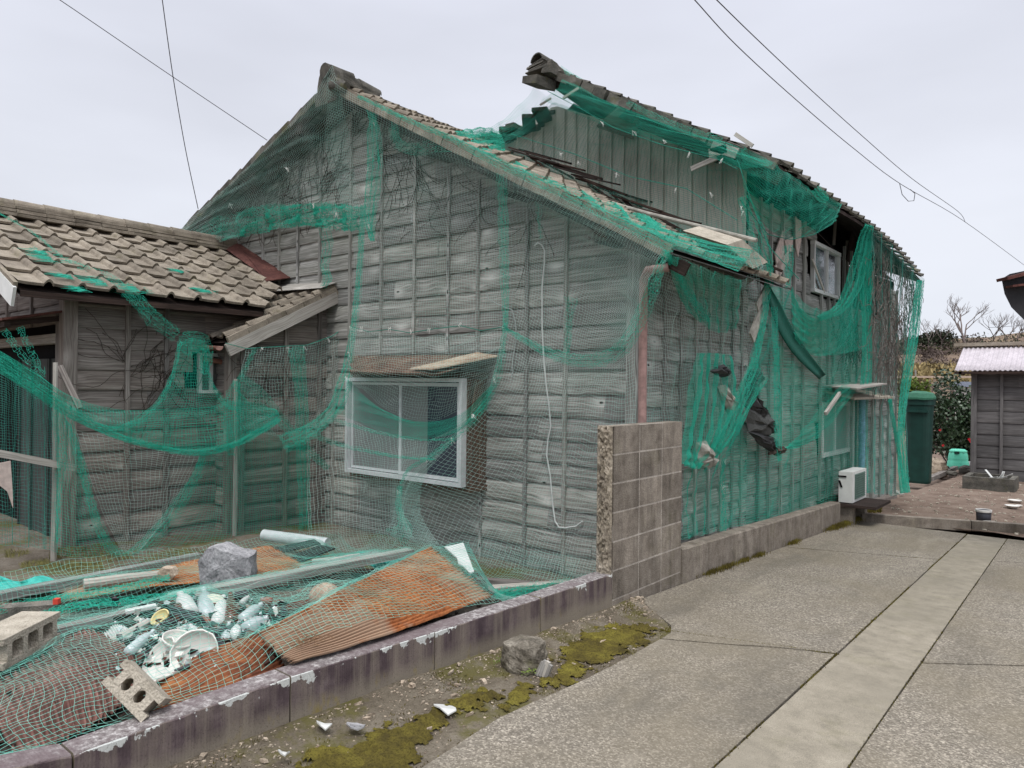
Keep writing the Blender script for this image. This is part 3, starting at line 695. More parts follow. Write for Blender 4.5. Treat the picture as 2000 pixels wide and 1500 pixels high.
# ------------------------------------------------------------------ front house with the netted gable
GY = 5.16; LX = -2.98; VY = 4.80; EX = -2.50
pR0, pR1 = onY(700, 181, VY), onY(1224, 432, VY); pL0, pL1 = onY(612, 186, VY), onY(338, 460, VY)
mR = (pR1.z-pR0.z)/(pR1.x-pR0.x); mL = (pL1.z-pL0.z)/(pL1.x-pL0.x)
RXf = (pL0.z-pR0.z + mR*pR0.x - mL*pL0.x)/(mR-mL); RZf = pR0.z + mR*(RXf-pR0.x)
print('FRONT ridge', RXf, RZf, 'slopes', mR, mL, 'eave z', RZf+mR*(EX-RXf))
def zroof(x): return RZf + (mR if x > RXf else mL)*(x-RXf)       # top of the tiles on the gable
def gx(px, py=500): return onY(px, py, GY).x
fh = empty('wooden_house', (-6, GY, -.2), 'weathered grey board house with a gable facing the camera, wrapped in green netting', 'house')
Y2 = 7.41
bot = lambda u: onY(1135, 1122, GY).z
mb = MB()
wy = 4.83
wl, wr = onY(680, 738, wy), onY(905, 952, wy)
siding(mb, (0, GY, 0), (1, 0, 0), (0, -1, 0), -10.3, LX, -.17, lambda x: zroof(x)-.13, seed=11, seg=2.6, wob=.009)
mb.build('wall', W_GREY, fh)
mb = MB()
siding(mb, (LX, 0, 0), (0, 1, 0), (1, 0, 0), GY, Y2, -.25, RZf+mR*(LX-RXf)-.10, seed=21, seg=1.5, wob=.012)
mb.build('wall', W_GREY, fh)
# battens
def batten_Y(px, yt, yb, wd=.036, par=None, Y=GY, mat=W_GREY, th=.03):
    a, b = onY(px, yt, Y), onY(px, yb, Y); b.x = a.x; mb = MB(); y = Y-.02-th/2
    n = 4; P = [V(a.x+.006*hsh(px, k*1.7), y, lerp(b.z, a.z, k/n)) for k in range(n+1)]
    for p, q in zip(P, P[1:]): mb.bar(p, q, wd, th, (0, -1, 0), (px % 7)/7)
    return mb.build('batten', mat, par or fh)
for px, yt, yb in ((472, 440, 521), (520, 360, 557), (552, 330, 557), (589, 300, 557), (633, 225, 640), (692, 215, 690), (753, 245, 692), (817, 290, 692), (883, 330, 692), (941, 352, 692),
                   (1036, 410, 1110), (1112, 402, 1120)):
    batten_Y(px, yt, yb)
for px, yt, yb in ((946, 760, 1090), (657, 690, 1075)): batten_Y(px, yt, yb)
mb = MB(); mb.bar((LX+.0, GY-.03, -.2), (LX, GY-.03, zroof(LX)-.2), .12, .1, (0, -1, 0)); mb.build('corner_post', W_GREY, fh)
for px in (1290, 1322, 1352, 1378, 1402, 1424, 1442):
    Y = onX(px, 700, LX).y; mb = MB(); mb.bar((LX+.035, Y, -.25), (LX+.035, Y, RZf+mR*(LX-RXf)-.2), .036, .03, (1, 0, 0)); mb.build('batten', W_GREY, fh)
# rafters/purlins poking out under the verge
for px, py in ((888, 322), (1040, 402), (1215, 478), (632, 215)):
    mb = MB(); p = onY(px, py, GY); mb.box((p.x, GY-.14, zroof(p.x)-.20), (.11, .4, .13), None)
    mb.build('purlin_end', W_DARK, fh)
# roof decks and tiles
EL = -10.75
nR = V(-mR, 0, 1).normalized(); nL = V(-mL, 0, 1).normalized()
mb = MB()
for x0, x1 in ((RXf, EX), (EL, RXf)):
    for k in range(1):
        a, b = V(x0, 0, zroof(x0)-.045), V(x1, 0, zroof(x1)-.045)
        if x1 == RXf: b = V(x1, 0, RZf-.045)
        mb.face([V(a.x, VY+.03, a.z), V(b.x, VY+.03, b.z), V(b.x, Y2, b.z), V(a.x, Y2, a.z)], None, .3)
        mb.face([V(a.x, VY+.03, a.z-.035), V(a.x, Y2, a.z-.035), V(b.x, Y2, b.z-.035), V(b.x, VY+.03, b.z-.035)], [(0, 0), (2, 0), (2, 3), (0, 3)], .3)
        mb.face([V(a.x, VY+.03, a.z), V(a.x, VY+.03, a.z-.035), V(b.x, VY+.03, b.z-.035), V(b.x, VY+.03, b.z)], None, .3)
    # barge board set back under the tiles
mb.build('roof_deck', W_GREY, fh)
mb = MB()
mb.bar((RXf, VY+.07, RZf-.15), (EX+.1, VY+.07, zroof(EX+.1)-.15), .022, .10, (0, 0, 1), .3); mb.bar((RXf, VY+.07, RZf-.14), (EL, VY+.07, zroof(EL)-.14), .022, .085, (0, 0, 1), .6)
mb.build('barge_board', W_DARK, fh)
mb = MB(); mb.bar((RXf, GY-.10, RZf-.2), (EL, GY-.10, zroof(EL)-.18), .10, .12, (0, 0, 1)); mb.build('wall_plate', W_DARK, fh)
mb = MB()
dR = V(1, 0, mR).normalized(); LR = (EX-RXf)/dR.x; nd = int(LR/.24)+1
dL = V(-1, 0, -mL).normalized(); LL = (RXf-EL)/-dL.x
tiles(mb, V(RXf, VY+.05, RZf-.04), (0, 1, 0), dR, nR, 9, nd, .27, LR/nd, seed=4)
tiles(mb, V(RXf, VY+.05+9*.27, RZf-.04), (0, -1, 0), dL, nL, 9, int(LL/.24)+1, .27, LL/(int(LL/.24)+1), seed=5)
for d, L, n_ in ((dR, LR, nR), (dL, LL, nL)):              # verge tiles with a turned-down rim
    n = int(L/.24); rr = random.Random(9)
    for k in range(n+1):
        c = V(RXf, VY+.02, RZf-.045) + d*(L*(k+.5)/(n+1)) + V(0, rr.uniform(-.006, .006), rr.uniform(-.004, .004))
        if d is dR: mb.box(c-n_*.02, (L/(n+1)-.006, .035, .105), (d, V(0, 1, 0), n_), rr.random(), .003)
mb.build('tiled_roof', TILE, fh)
mb = MB(); rr = random.Random(10); n = 15
for k in range(n):
    c = V(RXf, VY+.02, RZf-.045) + dL*(LL*(k+.5)/n) + V(0, rr.uniform(-.01, .01), 0); t_ = (dL - nL*.07).normalized(); mb.box(c-nL*.01, (LL/n+.015, .05, .085), (t_, V(0, 1, 0), t_.cross(V(0, 1, 0))*-1), rr.random(), .006)
mb.build('verge_tile', TILE_D, fh)
# ridge and its ornament
mb = MB(); ridge_run(mb, (RXf-.03, VY+.12, RZf-.03), (RXf-.03, VY+.66, RZf-.06), .26, 2, .1, .27, 3); ridge_run(mb, (RXf-.06, VY+.66, RZf-.05), (RXf-.06, Y2, RZf-.05), .24, 1, .05, .27, 4)
mb.build('ridge', TILE_D, fh)
rt = onY(648, 122, VY); rb = onY(650, 195, VY); o = MB(); H = rt.z-rb.z
prof = [(-.20, 0), (-.215, .16), (-.17, .30), (-.165, .52), (-.14, .75), (-.09, .93), (0, 1.0), (.09, .95), (.13, .80), (.145, .62), (.19, .50), (.20, .38), (.16, .28), (.20, .14), (.19, 0)]
cx = RXf-.02
pts = [V(cx+x, VY-.03, rb.z-.03+H*h*1.02) for x, h in prof]
prism(o, pts, (0, .13, 0))
o.tube([V(cx+.13, VY-.05, rb.z+H*.30), V(cx+.33, VY+.0, rb.z+H*.17)], [.055, .06], 10)
o.tube([V(cx, VY-.06, rb.z+H*.78), V(cx, VY+.3, rb.z+H*.80)], .085, 12)
o.build('ridge_end_tile', TILE_D, fh, bevel=.02)
# window bay
wh = empty_parent = None
bay = MB(); zt, zb_ = wl.z, onY(905, 952, wy).z; x0, x1 = wl.x, wr.x
bay.box(((x0+x1)/2, (wy+GY)/2+.03, zb_-.03), (x1-x0+.06, GY-wy-.06, .05), None)
bay.box(((x0+x1)/2, (wy+GY)/2+.03, zt+.035), (x1-x0+.06, GY-wy-.06, .05), None)
for k in range(3): bay.bar((x1+.0, wy+.08+k*.10, zb_), (x1+.0, wy+.08+k*.10, zt), .095, .02, (1, 0, 0))
bay.bar((x0, wy+.18, zb_), (x0, wy+.18, zt), .3, .02, (1, 0, 0))
bay.bar((x1+.03, wy+.10, lerp(zb_, zt, .62)), (x1+.05, wy+.16, zt-.02), .10, .02, (1, 0, 0), .8)
bay.build('window_box', wood('brown bay boards', (.03, .018, .014), (.11, .07, .055), (.22, .16, .13)), fh)
mb = MB(); mb.box(((x0+x1)/2, GY-.035, (zt+zb_)/2), (x1-x0, .01, zt-zb_), None, .2); mb.build('dim_room_backing', simple('dim room', (.07, .085, .11), .7), fh)  # flat backing; the dimness of the room is put into its colour
win = MB(); fw = .045
def frame(mb, x0, x1, z0, z1, y, w_, d_=.05):
    mb.box(((x0+x1)/2, y, z1-w_/2), (x1-x0, d_, w_)); mb.box(((x0+x1)/2, y, z0+w_/2), (x1-x0, d_, w_))
    mb.box((x0+w_/2, y-.001, (z0+z1)/2), (w_, d_, z1-z0-2*w_+.001)); mb.box((x1-w_/2, y-.001, (z0+z1)/2), (w_, d_, z1-z0-2*w_+.001))
frame(win, x0, x1, zb_, zt, wy, .036, .07)
wf = win.build('window_frame', ALU, fh, bevel=.003)
xm = onY(783, 850, wy).x
s1 = MB(); frame(s1, x0+.045, xm+.02, zb_+.045, zt-.045, wy+.028, .026, .022); s1.build('sash', ALU, wf)
s1 = MB(); frame(s1, xm-.02, x1-.045, zb_+.045, zt-.045, wy+.0, .034, .022); s1.build('sash', ALU, wf)
s1 = MB(); s1.box(((x0+xm)/2, wy+.03, (zb_+zt)/2), (xm-x0-.05, .004, zt-zb_-.1), None, .6); s1.build('pane', FROST, wf)
xs2 = lerp(xm, x1-.03, .46)
s1 = MB(); s1.box(((xs2+xm)/2, wy+.0, (zb_+zt)/2), (xs2-xm, .004, zt-zb_-.1), None, .3); s1.build('pane', FROST, wf)
s1 = MB(); s1.box(((xs2+x1-.03)/2, wy+.0, (zb_+zt)/2), (x1-.03-xs2, .004, zt-zb_-.1), None, .5); s1.build('pane', simple('dark room behind glass', (.045, .055, .075), .18, .5), wf)  # opaque pane; the dim room behind the glass is put into its colour
cu = MB(); n = 30; P = [[V(lerp(xm-.02, xm+.42, j/n), wy+.035+.008*math.sin(j*1.3), z) for j in range(n+1)] for z in (zb_+.04, zt-.04)]
cu.grid(P, .5); cu.build('curtain', simple('pale curtain', (.36, .355, .33), .9), wf, smooth=True, solid=.003)
# tin hood over the window
h0, h1 = onY(685, 697, GY-.03), onY(972, 694, GY-.03); f0, f1 = onY(683, 726, 4.52), onY(862, 730, 4.52)
mb = MB(); n = 24; P = []
for i in range(n+1):
    t = i/n; a = h0.lerp(h1, t); b = f0.lerp(f1, t); w_ = .006*hsh(t*6, 3)
    P.append([a+V(0, 0, .01), a.lerp(b, .5)+V(0, 0, w_), b+V(0, .0, w_*1.5), b+V(0, .012, -.02+w_*1.5)])
mb.grid(P, .5); hd = mb.build('window_hood', rust('rusty hood tin', (.06, .038, .03), (.15, .095, .07), (.25, .18, .135)), fh, solid=.006)
mb = MB(); a, b, c_, d_ = onY(845, 727, 4.50), onY(972, 697, 5.0), onY(932, 690, 5.06), onY(800, 722, 4.56)
a.z += .02
prism(mb, [a, b, c_, d_], (0, 0, .012)); mb.build('bent_sheet', rust('streaked bent tin', (.22, .12, .08), (.42, .34, .25), (.55, .5, .40)), hd)
# cables on the wall
mb = MB(); P = [onY(x, y, GY-.06) for x, y in ((1044, 480), (1050, 474), (1058, 478), (1064, 490), (1063, 520), (1059, 560), (1059, 640), (1062, 700), (1066, 745), (1072, 790), (1076, 832), (1070, 860), (1068, 890), (1075, 930), (1079, 980), (1084, 1018), (1092, 1030), (1105, 1031), (1125, 1028), (1138, 1018))]
mb.tube(P, .0075, 6); mb.build('white_cable', CABLE_W, fh, smooth=True)
mb = MB(); P = [onY(x, y, GY-.06) for x, y in ((951, 572), (953, 583), (975, 596), (1000, 605), (1007, 630), (1008, 660), (1002, 700), (1000, 735))]
mb.tube(P, .006, 6); mb.build('grey_cable', simple('grey cable', (.3, .32, .31), .6), fh, smooth=True)
# downpipe at the corner
px_ = LX+.16; P = [onX(1306, 522, EX-.05), onX(1265, 528, -2.7), onX(1257, 545, -2.78), onX(1252, 700, -2.78), onX(1245, 900, -2.78)]
P[3].y = P[2].y; P[4].y = P[2].y
mb = MB(); mb.tube(P[:1]+[P[1]]+P[2:], .034, 12); dp = mb.build('downpipe', PVC_P, fh, smooth=True)
# rotten mound of slipped boards on the front roof next to the gable wall behind
mb = MB(); rr = random.Random(5)
for k in range(26):
    x = rr.uniform(-5.9, -3.0); y = Y2-.12-rr.random()*.5; z = zroof(x)+.06+rr.random()*.05; a = rr.uniform(-.25, .25)
    mb.bar((x, y, z), (x+rr.uniform(.3, .8)*1, y+a, z+mR*.55), .05, .018, None, rr.random())
mb.build('fallen_board', W_DARK, fh)
p0, p1 = onY(1105, 372, 6.6), onY(1478, 470, 6.2)
mb = MB(); mb.tube([p0, p0.lerp(p1, .5)+V(0, 0, -.015), p1], .02, 8); mb.build('loose_pole', DIRTY, fh)

# ------------------------------------------------------------------ two-storey house behind
V2 = 7.0
RX2 = onY(1070, 118, V2).x; a2, b2 = onY(1120, 150, V2), onY(1516, 316, V2); m2s = (b2.z-a2.z)/(b2.x-a2.x); RZ2 = a2.z + m2s*(RX2-a2.x)
print('REAR ridge', RX2, RZ2, m2s)
th = empty('two_storey_house', (-5, Y2, -.3), 'taller ruined grey house behind, its broken tiled roof and long side facing the driveway', 'house')
evp = [(onX(x, y, EX).y, onX(x, y, EX).z) for x, y in ((1516, 318), (1580, 360), (1640, 400), (1695, 440), (1745, 482), (1800, 546))]
evp = [(V2, b2.z)] + evp[1:]
YE = evp[-1][0]
def ez(y): return pl(evp, y)
def rz2(y): return RZ2 - .035*(y-V2) - .12*max(0, y-11)**1.3
def roof2(x, y): return lerp(rz2(y), ez(y), (x-RX2)/(EX-RX2))
uL, uR = onY(1084, 207, Y2), onY(1458, 312, Y2); lL = onY(973, 268, Y2)
mb = MB(); zb = 1.6
n = 60; P = []
for i in range(n+1):
    x = lerp(lL.x-1.5, LX, i/n)
    t = uL.z + (uR.z-uL.z)*(x-uL.x)/(uR.x-uL.x) if x > uL.x else pl([(lL.x-1.5, lL.z-.7), (lL.x, lL.z), (lerp(lL.x, uL.x, .7), lerp(lL.z, uL.z, .55)), (uL.x, uL.z)], x)
    P.append([V(x, Y2-.01-.012*(i % 2), lerp(zb, t, k/10)) for k in range(11)])
mb.grid(P, .5, [[(p.x, p.z) for p in r] for r in P])
mb.build('sheet_wall', PLAST, th)
for i in range(17):                                              # cover strips on the sheets
    x = lerp(uL.x-.35, LX-.1, i/16); t = min(uL.z + (uR.z-uL.z)*(x-uL.x)/(uR.x-uL.x), uL.z) if x > uL.x else uL.z-.25
    mb = MB(); mb.bar((x, Y2-.035, 1.6), (x, Y2-.035, t-.02), .022, .016, (0, -1, 0), .3); mb.build('cover_strip', PLAST, th)
hY0, hY1 = onX(1637, 500, LX).y, onX(1706, 500, LX).y; hZ = onX(1660, 596, LX).z
wq = [onX(1583, 468, LX), onX(1634, 498, LX), onX(1581, 568, LX), onX(1633, 588, LX)]
wq2 = [onX(1598, 788, LX), onX(1652, 782, LX), onX(1598, 893, LX), onX(1652, 882, LX)]
WE = onX(1748, 700, LX).y
mb = MB()
siding(mb, (LX, 0, 0), (0, 1, 0), (1, 0, 0), Y2, WE, -.62, lambda y: ez(y)-.12, bh=.235, seed=31, seg=1.3, wob=.02, step=.2, lip=.024,
       holes=((hY0, hY1, hZ, 9), (wq[0].y-.03, wq[1].y+.03, wq[2].z-.02, wq[0].z+.05), (wq2[0].y, wq2[1].y, wq2[2].z, wq2[0].z), (onX(1600, 500, LX).y, hY0+.1, wq[0].z-.05, 9), (hY1, hY1+.5, hZ+.5, 9)))
mb.build('wall', W_GREY, th)
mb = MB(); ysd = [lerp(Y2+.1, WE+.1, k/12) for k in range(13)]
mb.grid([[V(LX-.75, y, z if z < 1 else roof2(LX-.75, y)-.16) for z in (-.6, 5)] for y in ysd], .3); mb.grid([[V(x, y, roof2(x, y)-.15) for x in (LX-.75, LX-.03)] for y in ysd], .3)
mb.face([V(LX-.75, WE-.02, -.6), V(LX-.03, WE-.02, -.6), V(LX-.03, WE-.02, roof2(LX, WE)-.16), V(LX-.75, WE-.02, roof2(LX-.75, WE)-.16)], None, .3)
mb.build('dark_interior', DARK, th)  # near-black sheets; the gloom indoors is put into their colour
for px in (1476, 1497, 1520, 1543, 1563, 1597, 1611, 1622, 1641, 1655, 1668, 1682, 1700, 1716, 1731, 1746):
    Y = onX(px, 700, LX).y; t = ez(Y)-.12
    segs = [(-.6, t)]
    if wq2[0].y-.02 < Y < wq2[1].y: segs = [(-.6, wq2[2].z), (wq2[0].z, t)]
    if wq[0].y < Y < wq[1].y: segs = [(segs[0][0], segs[0][1] if len(segs) > 1 else wq[2].z), (wq2[0].z, wq[2].z)] if len(segs) > 1 else [(-.6, wq[2].z)]
    for z0, z1 in segs:
        mb = MB(); P = [V(LX+.04+.006*hsh(px, k), Y+.012*hsh(px, k*2.2), lerp(z0, z1, k/4)) for k in range(5)]
        for p, q in zip(P, P[1:]): mb.bar(p, q, .04, .03, (1, 0, 0), (px % 9)/9)
        mb.build('batten', W_GREY, th)
# broken studs and torn boards in the hole under the eave
rr = random.Random(8)
for px, ya, yb, m_ in ((1642, 500, 590, W_DARK), (1655, 470, 592, W_PALE), (1667, 455, 594, W_DARK), (1680, 470, 596, W_DARK), (1690, 490, 597, W_BRN), (1701, 505, 600, W_DARK)):
    a, b = onX(px, ya, LX-.04), onX(px+rr.uniform(-4, 4), yb, LX-.04); b.y = a.y + rr.uniform(-.08, .08)
    mb = MB(); mb.bar(b, a, .05, .035, (1, 0, 0)); mb.build('stud', m_, th)
for px, py, w_, h_, m_ in ((1630, 448, .10, .42, W_BRN), (1663, 480, .28, .5, W_DARK), (1676, 500, .3, .36, W_DARK), (1693, 540, .16, .5, W_DARK), (1646, 575, .14, .5, W_BRN), (1660, 570, .30, .3, W_BRN), (1640, 610, .12, .35, W_BRN)):
    c = onX(px, py, LX+.0); mb = MB(); a = rr.uniform(-.15, .15); mb.bar(c-V(.02, a*h_, h_/2), c+V(.03, a*h_, h_/2), w_, .015, (1, 0, 0)); mb.build('torn_board', m_, th)
for px, py, pts in ((1520, 470, [(1512, 495), (1528, 450), (1529, 500), (1520, 545)]), (1540, 470, [(1531, 470), (1547, 462), (1546, 492), (1536, 490)]), (1560, 470, [(1552, 425), (1563, 432), (1563, 470), (1557, 503), (1553, 480)]), (1530, 520, [(1512, 520), (1540, 487), (1538, 510), (1516, 550)])):
    mb = MB(); prism(mb, [onX(x, y, LX+.06) for x, y in pts], (.012, 0, 0)); mb.build('torn_paperboard', PAPER, th)
# roof: deck, tiles, eave row, verge
mb = MB(); n = 26; ysn = [lerp(V2, YE, i/n) for i in range(n+1)]; xs_ = [lerp(RX2, EX, k/8) for k in range(9)]
for dzz, fl in ((-.045, False), (-.085, True)): mb.grid([[V(x, y, roof2(x, y)+dzz-.02*math.sin(y*1.7)*((x-RX2)/(EX-RX2))) for x in xs_] for y in ysn], .4, None, fl)
mb.grid([[V(x, V2, roof2(x, V2)+z) for x in xs_] for z in (-.045, -.085)], .4)
mb.grid([[V(EX, y, ez(y)+z-.02*math.sin(y*1.7)) for y in ysn] for z in (-.045, -.085)], .4)
# ragged left slope
rr = random.Random(19); RG = [onY(x, y, 7.12) for x, y in ((1062, 196), (1046, 214), (1024, 226), (1006, 240), (984, 247), (962, 258), (940, 263), (922, 268))]
for a, b in zip(RG, RG[1:]):
    for k in range(3):
        p = a.lerp(b, rr.random()); mb.bar(p+V(rr.uniform(-.1, .1), -.05+.3*k, -.03-.05*rr.random()), p+V(rr.uniform(-.22, .0), .3+.4*k, -.05-.08*rr.random()), rr.uniform(.08, .2), rr.uniform(.03, .09), (0, 0, 1))
Q = [(0, -.2), (-.5, -.5), (-1.0, -.9), (-1.5, -1.25), (-2.0, -1.5)]
for (a, b), (c_, d_) in zip(Q, Q[1:]):
    rr_ = random.random(); mb.box((RX2+(a+c_)/2, Y2+.9+.2*rr_, RZ2+(b+d_)/2-.08), (abs(c_-a)+.05, 1.8, .05), (V(-(c_-a), 0, -(d_-b)).normalized(), V(0, 1, 0), V((d_-b), 0, -(c_-a)).normalized()), rr_)
mb.build('roof_deck', W_DARK, th)
mb = MB(); Ls = math.hypot(EX-RX2, RZ2-b2.z); nd = int(Ls/.24)
nu = int((YE-V2)/.27); rr = random.Random(12)
for i in range(nu):                                              # each column follows the sag
    y = V2 + .27*i; p = V(RX2, y, rz2(y)-.03); q = V(EX+.03, y, ez(y)-.03); d = q-p; L = d.length; d.normalize(); nn = V(-d.z, 0, d.x)
    tiles(mb, p, (0, 1, 0), d, nn, 1, nd, .27, L/nd, seed=i, drop=.05 if y > V2+.8 else .0)
mb.build('tiled_roof', TILE_D, th)
mb = MB(); d = V(EX-RX2, 0, b2.z-RZ2).normalized(); nn = V(-d.z, 0, d.x)
for k in range(nd+3):
    c = V(RX2, V2-.02, RZ2-.05) + d*(Ls*(k+.5)/(nd+3)) + V(0, rr.uniform(-.02, .02), rr.uniform(-.015, .01)); mb.box(c-nn*.01, (Ls/(nd+3)-.01, .05, .10), (d, V(0, 1, 0), nn), rr.random(), .008)
mb.build('verge_tile', TILE_D, th)
mb = MB()
for t0, t1, dz_ in ((.0, .42, -.16), (.44, .78, -.19), (.8, 1.0, -.15)):
    mb = MB(); a, b = V(lerp(RX2, EX, t0), V2+.05, lerp(RZ2, b2.z, t0)+dz_), V(lerp(RX2, EX, t1), V2+.05, lerp(RZ2, b2.z, t1)+dz_-.02); mb.bar(a, b, .025, .12, (0, 0, 1)); mb.build('barge_board', W_DARK, th)
# ridge stack with open end
mb = MB(); ridge_run(mb, (RX2, V2-.02, RZ2-.10), (RX2, YE-1.5, rz2(YE-1.5)-.12), .30, 2, .10, .3, 6, .05); mb.build('ridge', TILE_D, th)
mb = MB(); rr = random.Random(3)
for k in range(4): mb.box((RX2+rr.uniform(-.05, .04), V2-.10, RZ2-.10+k*.03), (.32-.03*k, .2, .024), (V(1, 0, rr.uniform(-.15, .15)).normalized(), V(0, 1, 0), V(0, 0, 1)), rr.random(), .012)
mb.box((RX2+.14, V2-.12, RZ2-.12), (.13, .16, .12), None, .4, .02)
mb.box((RX2-.02, V2-.16, RZ2-.25), (.26, .3, .08), (V(1, 0, -.25).normalized(), V(0, 1, 0), V(.25, 0, 1).normalized()), .2, .03)
half_round(mb, (RX2-.02, V2-.2, RZ2+.0), (RX2, V2+.1, RZ2-.01), .10, 10)
mb.build('ridge_end_tile', TILE_D, th, bevel=.008)
# broken soffit pieces hanging at the verge
p = onY(1165, 245, V2-.05); q = onY(1228, 188, V2-.05); r_ = onY(1252, 225, V2+.2); s_ = onY(1235, 268, V2+.3)
mb = MB(); prism(mb, [p, q, r_, s_], (0, .03, -.02)); mb.build('soffit_board', W_BRN, th)
for (xa, ya), (xb, yb), wd in (((1100, 192), (1130, 172), .03), ((1055, 205), (1076, 192), .02), ((1385, 300), (1420, 290), .09), ((1390, 285), (1440, 300), .10), ((1350, 330), (1400, 308), .05), ((1436, 262), (1470, 285), .04)):
    mb = MB(); mb.bar(onY(xa, ya, V2-.08), onY(xb, yb, V2-.08), wd, .02, (0, -1, 0)); mb.build('broken_batten', W_PALE, th)
# windows of the side wall
def xwin(name, q, par, x, gl, split, w_=.05, brk=False):
    y0, y1 = (q[0].y+q[2].y)/2, (q[1].y+q[3].y)/2; z0, z1 = (q[2].z+q[3].z)/2, (q[0].z+q[1].z)/2
    mb = MB()
    for y in (y0+w_/2, y1-w_/2, lerp(y0, y1, split)): mb.box((x, y, (z0+z1)/2), (.05, w_, z1-z0-2*w_))
    mb.box((x+.002, (y0+y1)/2, z1-w_/2), (.06, y1-y0, w_)); mb.box((x+.002, (y0+y1)/2, z0+w_/2), (.06, y1-y0, w_))
    f = mb.build(name, PVC_W, par, bevel=.003)
    for ya, yb, k in ((y0+w_, lerp(y0, y1, split)-w_/2, 0), (lerp(y0, y1, split)+w_/2, y1-w_, 1)):
        mb = MB(); mb.box((x-.01*k, (ya+yb)/2, (z0+z1)/2), (.004, yb-ya, z1-z0-2*w_), None, .5); mb.build('pane', gl, f)
        if brk:
            mb = MB(); mb.box((x-.02, yb-.03, (z0+z1)/2), (.02, .03, z1-z0-2*w_), None, .5); mb.build('sash', ALU, f)
    return f
f = xwin('window', wq, th, LX+.03, GLASS_M, .5, .045, True)
mb = MB(); mb.bar(onX(1586, 505, LX+.06), onX(1610, 570, LX+.06), .035, .015, (1, 0, 0)); mb.build('fallen_strip', W_PALE, f)
f = xwin('window', wq2, th, LX+.03, simple('dull green glass', (.20, .26, .23), .3, .5), .45, .06)
mb = MB(); a, b = onX(1603, 765, LX), onX(1688, 757, LX); prism(mb, [V(LX, a.y, a.z), V(LX, b.y, a.z), V(LX+.42, b.y, a.z-.1), V(LX+.42, a.y, a.z-.1)], (0, 0, .03)); mb.build('window_hood', BLOCK_L, th)
# blue sheet roll and a white pipe by the door, dark door recess
Y = onX(1684, 800, LX+.16).y; mb = MB(); zt_ = onX(1684, 768, LX+.16).z
mb.tube([V(LX+.16+.01*hsh(k), Y+.02*hsh(k, 4), lerp(-.40, zt_, k/12)) for k in range(13)], [.045+.012*hsh(k*2.7) for k in range(13)], 12)
tag(mb.build('blue_roll', BLUE, smooth=True), 'tall roll of faded light blue sheeting standing against the house beside the air conditioner', 'sheet roll')
mb = MB(); Y = onX(1666, 850, LX+.1).y; mb.tube([V(LX+.10, Y, -.4), V(LX+.10, Y, zt_)], .02, 8); mb.build('drain_pipe', PVC_W, th)

# ------------------------------------------------------------------ outbuilding at the left
OX = -7.5; OE = -7.1
e0, e1 = onX(35, 558, OE), onX(505, 598, OE); r0, r1 = onX(0, 424, -9.3), onX(420, 487, -9.3)
EZ = (e0.z+e1.z)/2; RZo = (r0.z+r1.z)/2; YV = e0.y
print('OUT eave', EZ, 'ridge', RZo, 'verge', YV)
ob = empty('outbuilding', (-8.4, 3.6, -.1), 'low brown board outbuilding with a cement tile roof on the left', 'outbuilding')
YC = onX(137, 700, OX).y; LWX, LWY = -7.2, 3.95
mb = MB(); siding(mb, (OX, 0, 0), (0, 1, 0), (1, 0, 0), YC, GY-.02, -.22, EZ-.06, bh=.205, seed=41, seg=1.5, wob=.012, holes=((onX(382, 730, OX).y, LWY+.05, onX(420, 768, OX).z, onX(420, 690, OX).z),)); mb.build('wall', W_BRN, ob)
mb = MB(); siding(mb, (LWX, 0, 0), (0, 1, 0), (1, 0, 0), LWY, GY-.02, -.22, lambda y: lerp(1.93, 2.62, (y-3.785)/1.375)-.05, bh=.2, seed=43, seg=1.2, wob=.01)
siding(mb, (OX, LWY, 0), (1, 0, 0), (0, -1, 0), 0, LWX-OX, -.22, 1.95, bh=.2, seed=44); mb.build('wall', W_BRN, ob)
zd = onY(60, 622, YC).z
mb = MB(); siding(mb, (-10.5, YC, 0), (1, 0, 0), (0, -1, 0), 0, 3.0, zd-.1, lambda u: min(EZ+.445*(3.0-.4-u+.8)-.1, 9), bh=.2, seed=47, seg=1.1); mb.build('wall', W_BRN, ob)
for px in (246, 322): 
    Y = onX(px, 700, OX).y; mb = MB(); mb.bar((OX+.035, Y, -.2), (OX+.035, Y, EZ-.05), .045, .035, (1, 0, 0)); mb.build('batten', W_BRN, ob)
for px in (470, 555, 620):
    Y = onX(px, 700, LWX).y; mb = MB(); mb.bar((LWX+.035, Y, -.2), (LWX+.035, Y, lerp(1.93, 2.62, (Y-3.785)/1.375)-.08), .05, .035, (1, 0, 0)); mb.build('batten', W_BRN, ob)
for px in (22, 70):
    p = onY(px, 600, YC); mb = MB(); mb.bar((p.x, YC-.035, zd-.1), (p.x, YC-.035, EZ+.2), .04, .03, (0, -1, 0)); mb.build('batten', W_BRN, ob)
mb = MB(); mb.bar((OX+.01, YC-.02, -.2), (OX+.01, YC-.02, EZ-.02), .12, .12, (0, -1, 0)); mb.build('corner_post', W_BRN, ob)
mb = MB(); mb.bar((LWX+.0, LWY-.02, -.22), (LWX+.0, LWY-.02, 1.9), .09, .09, (0, -1, 0)); mb.build('corner_post', W_BRN, ob)
mb = MB(); mb.bar((OX-.14, YC-.02, -.2), (OX-.14, YC-.02, zd), .09, .09, (0, -1, 0)); mb.build('door_post', W_BRN, ob)
p = onY(60, 667, YC); mb = MB(); mb.bar((-10.5, YC-.02, p.z), (OX-.19, YC-.02, p.z), .09, .09, (0, 0, 1)); mb.build('door_lintel', W_PALE, ob)
mb = MB(); mb.box((-9.1, YC+.12, 1.0), (2.9, .03, 2.5), None, .3); mb.build('dark_recess', DARK, ob)  # near-black panel; the doorway's gloom is put into its colour
mt = simple('dull grey door panel', (.055, .06, .058), .7, .2)
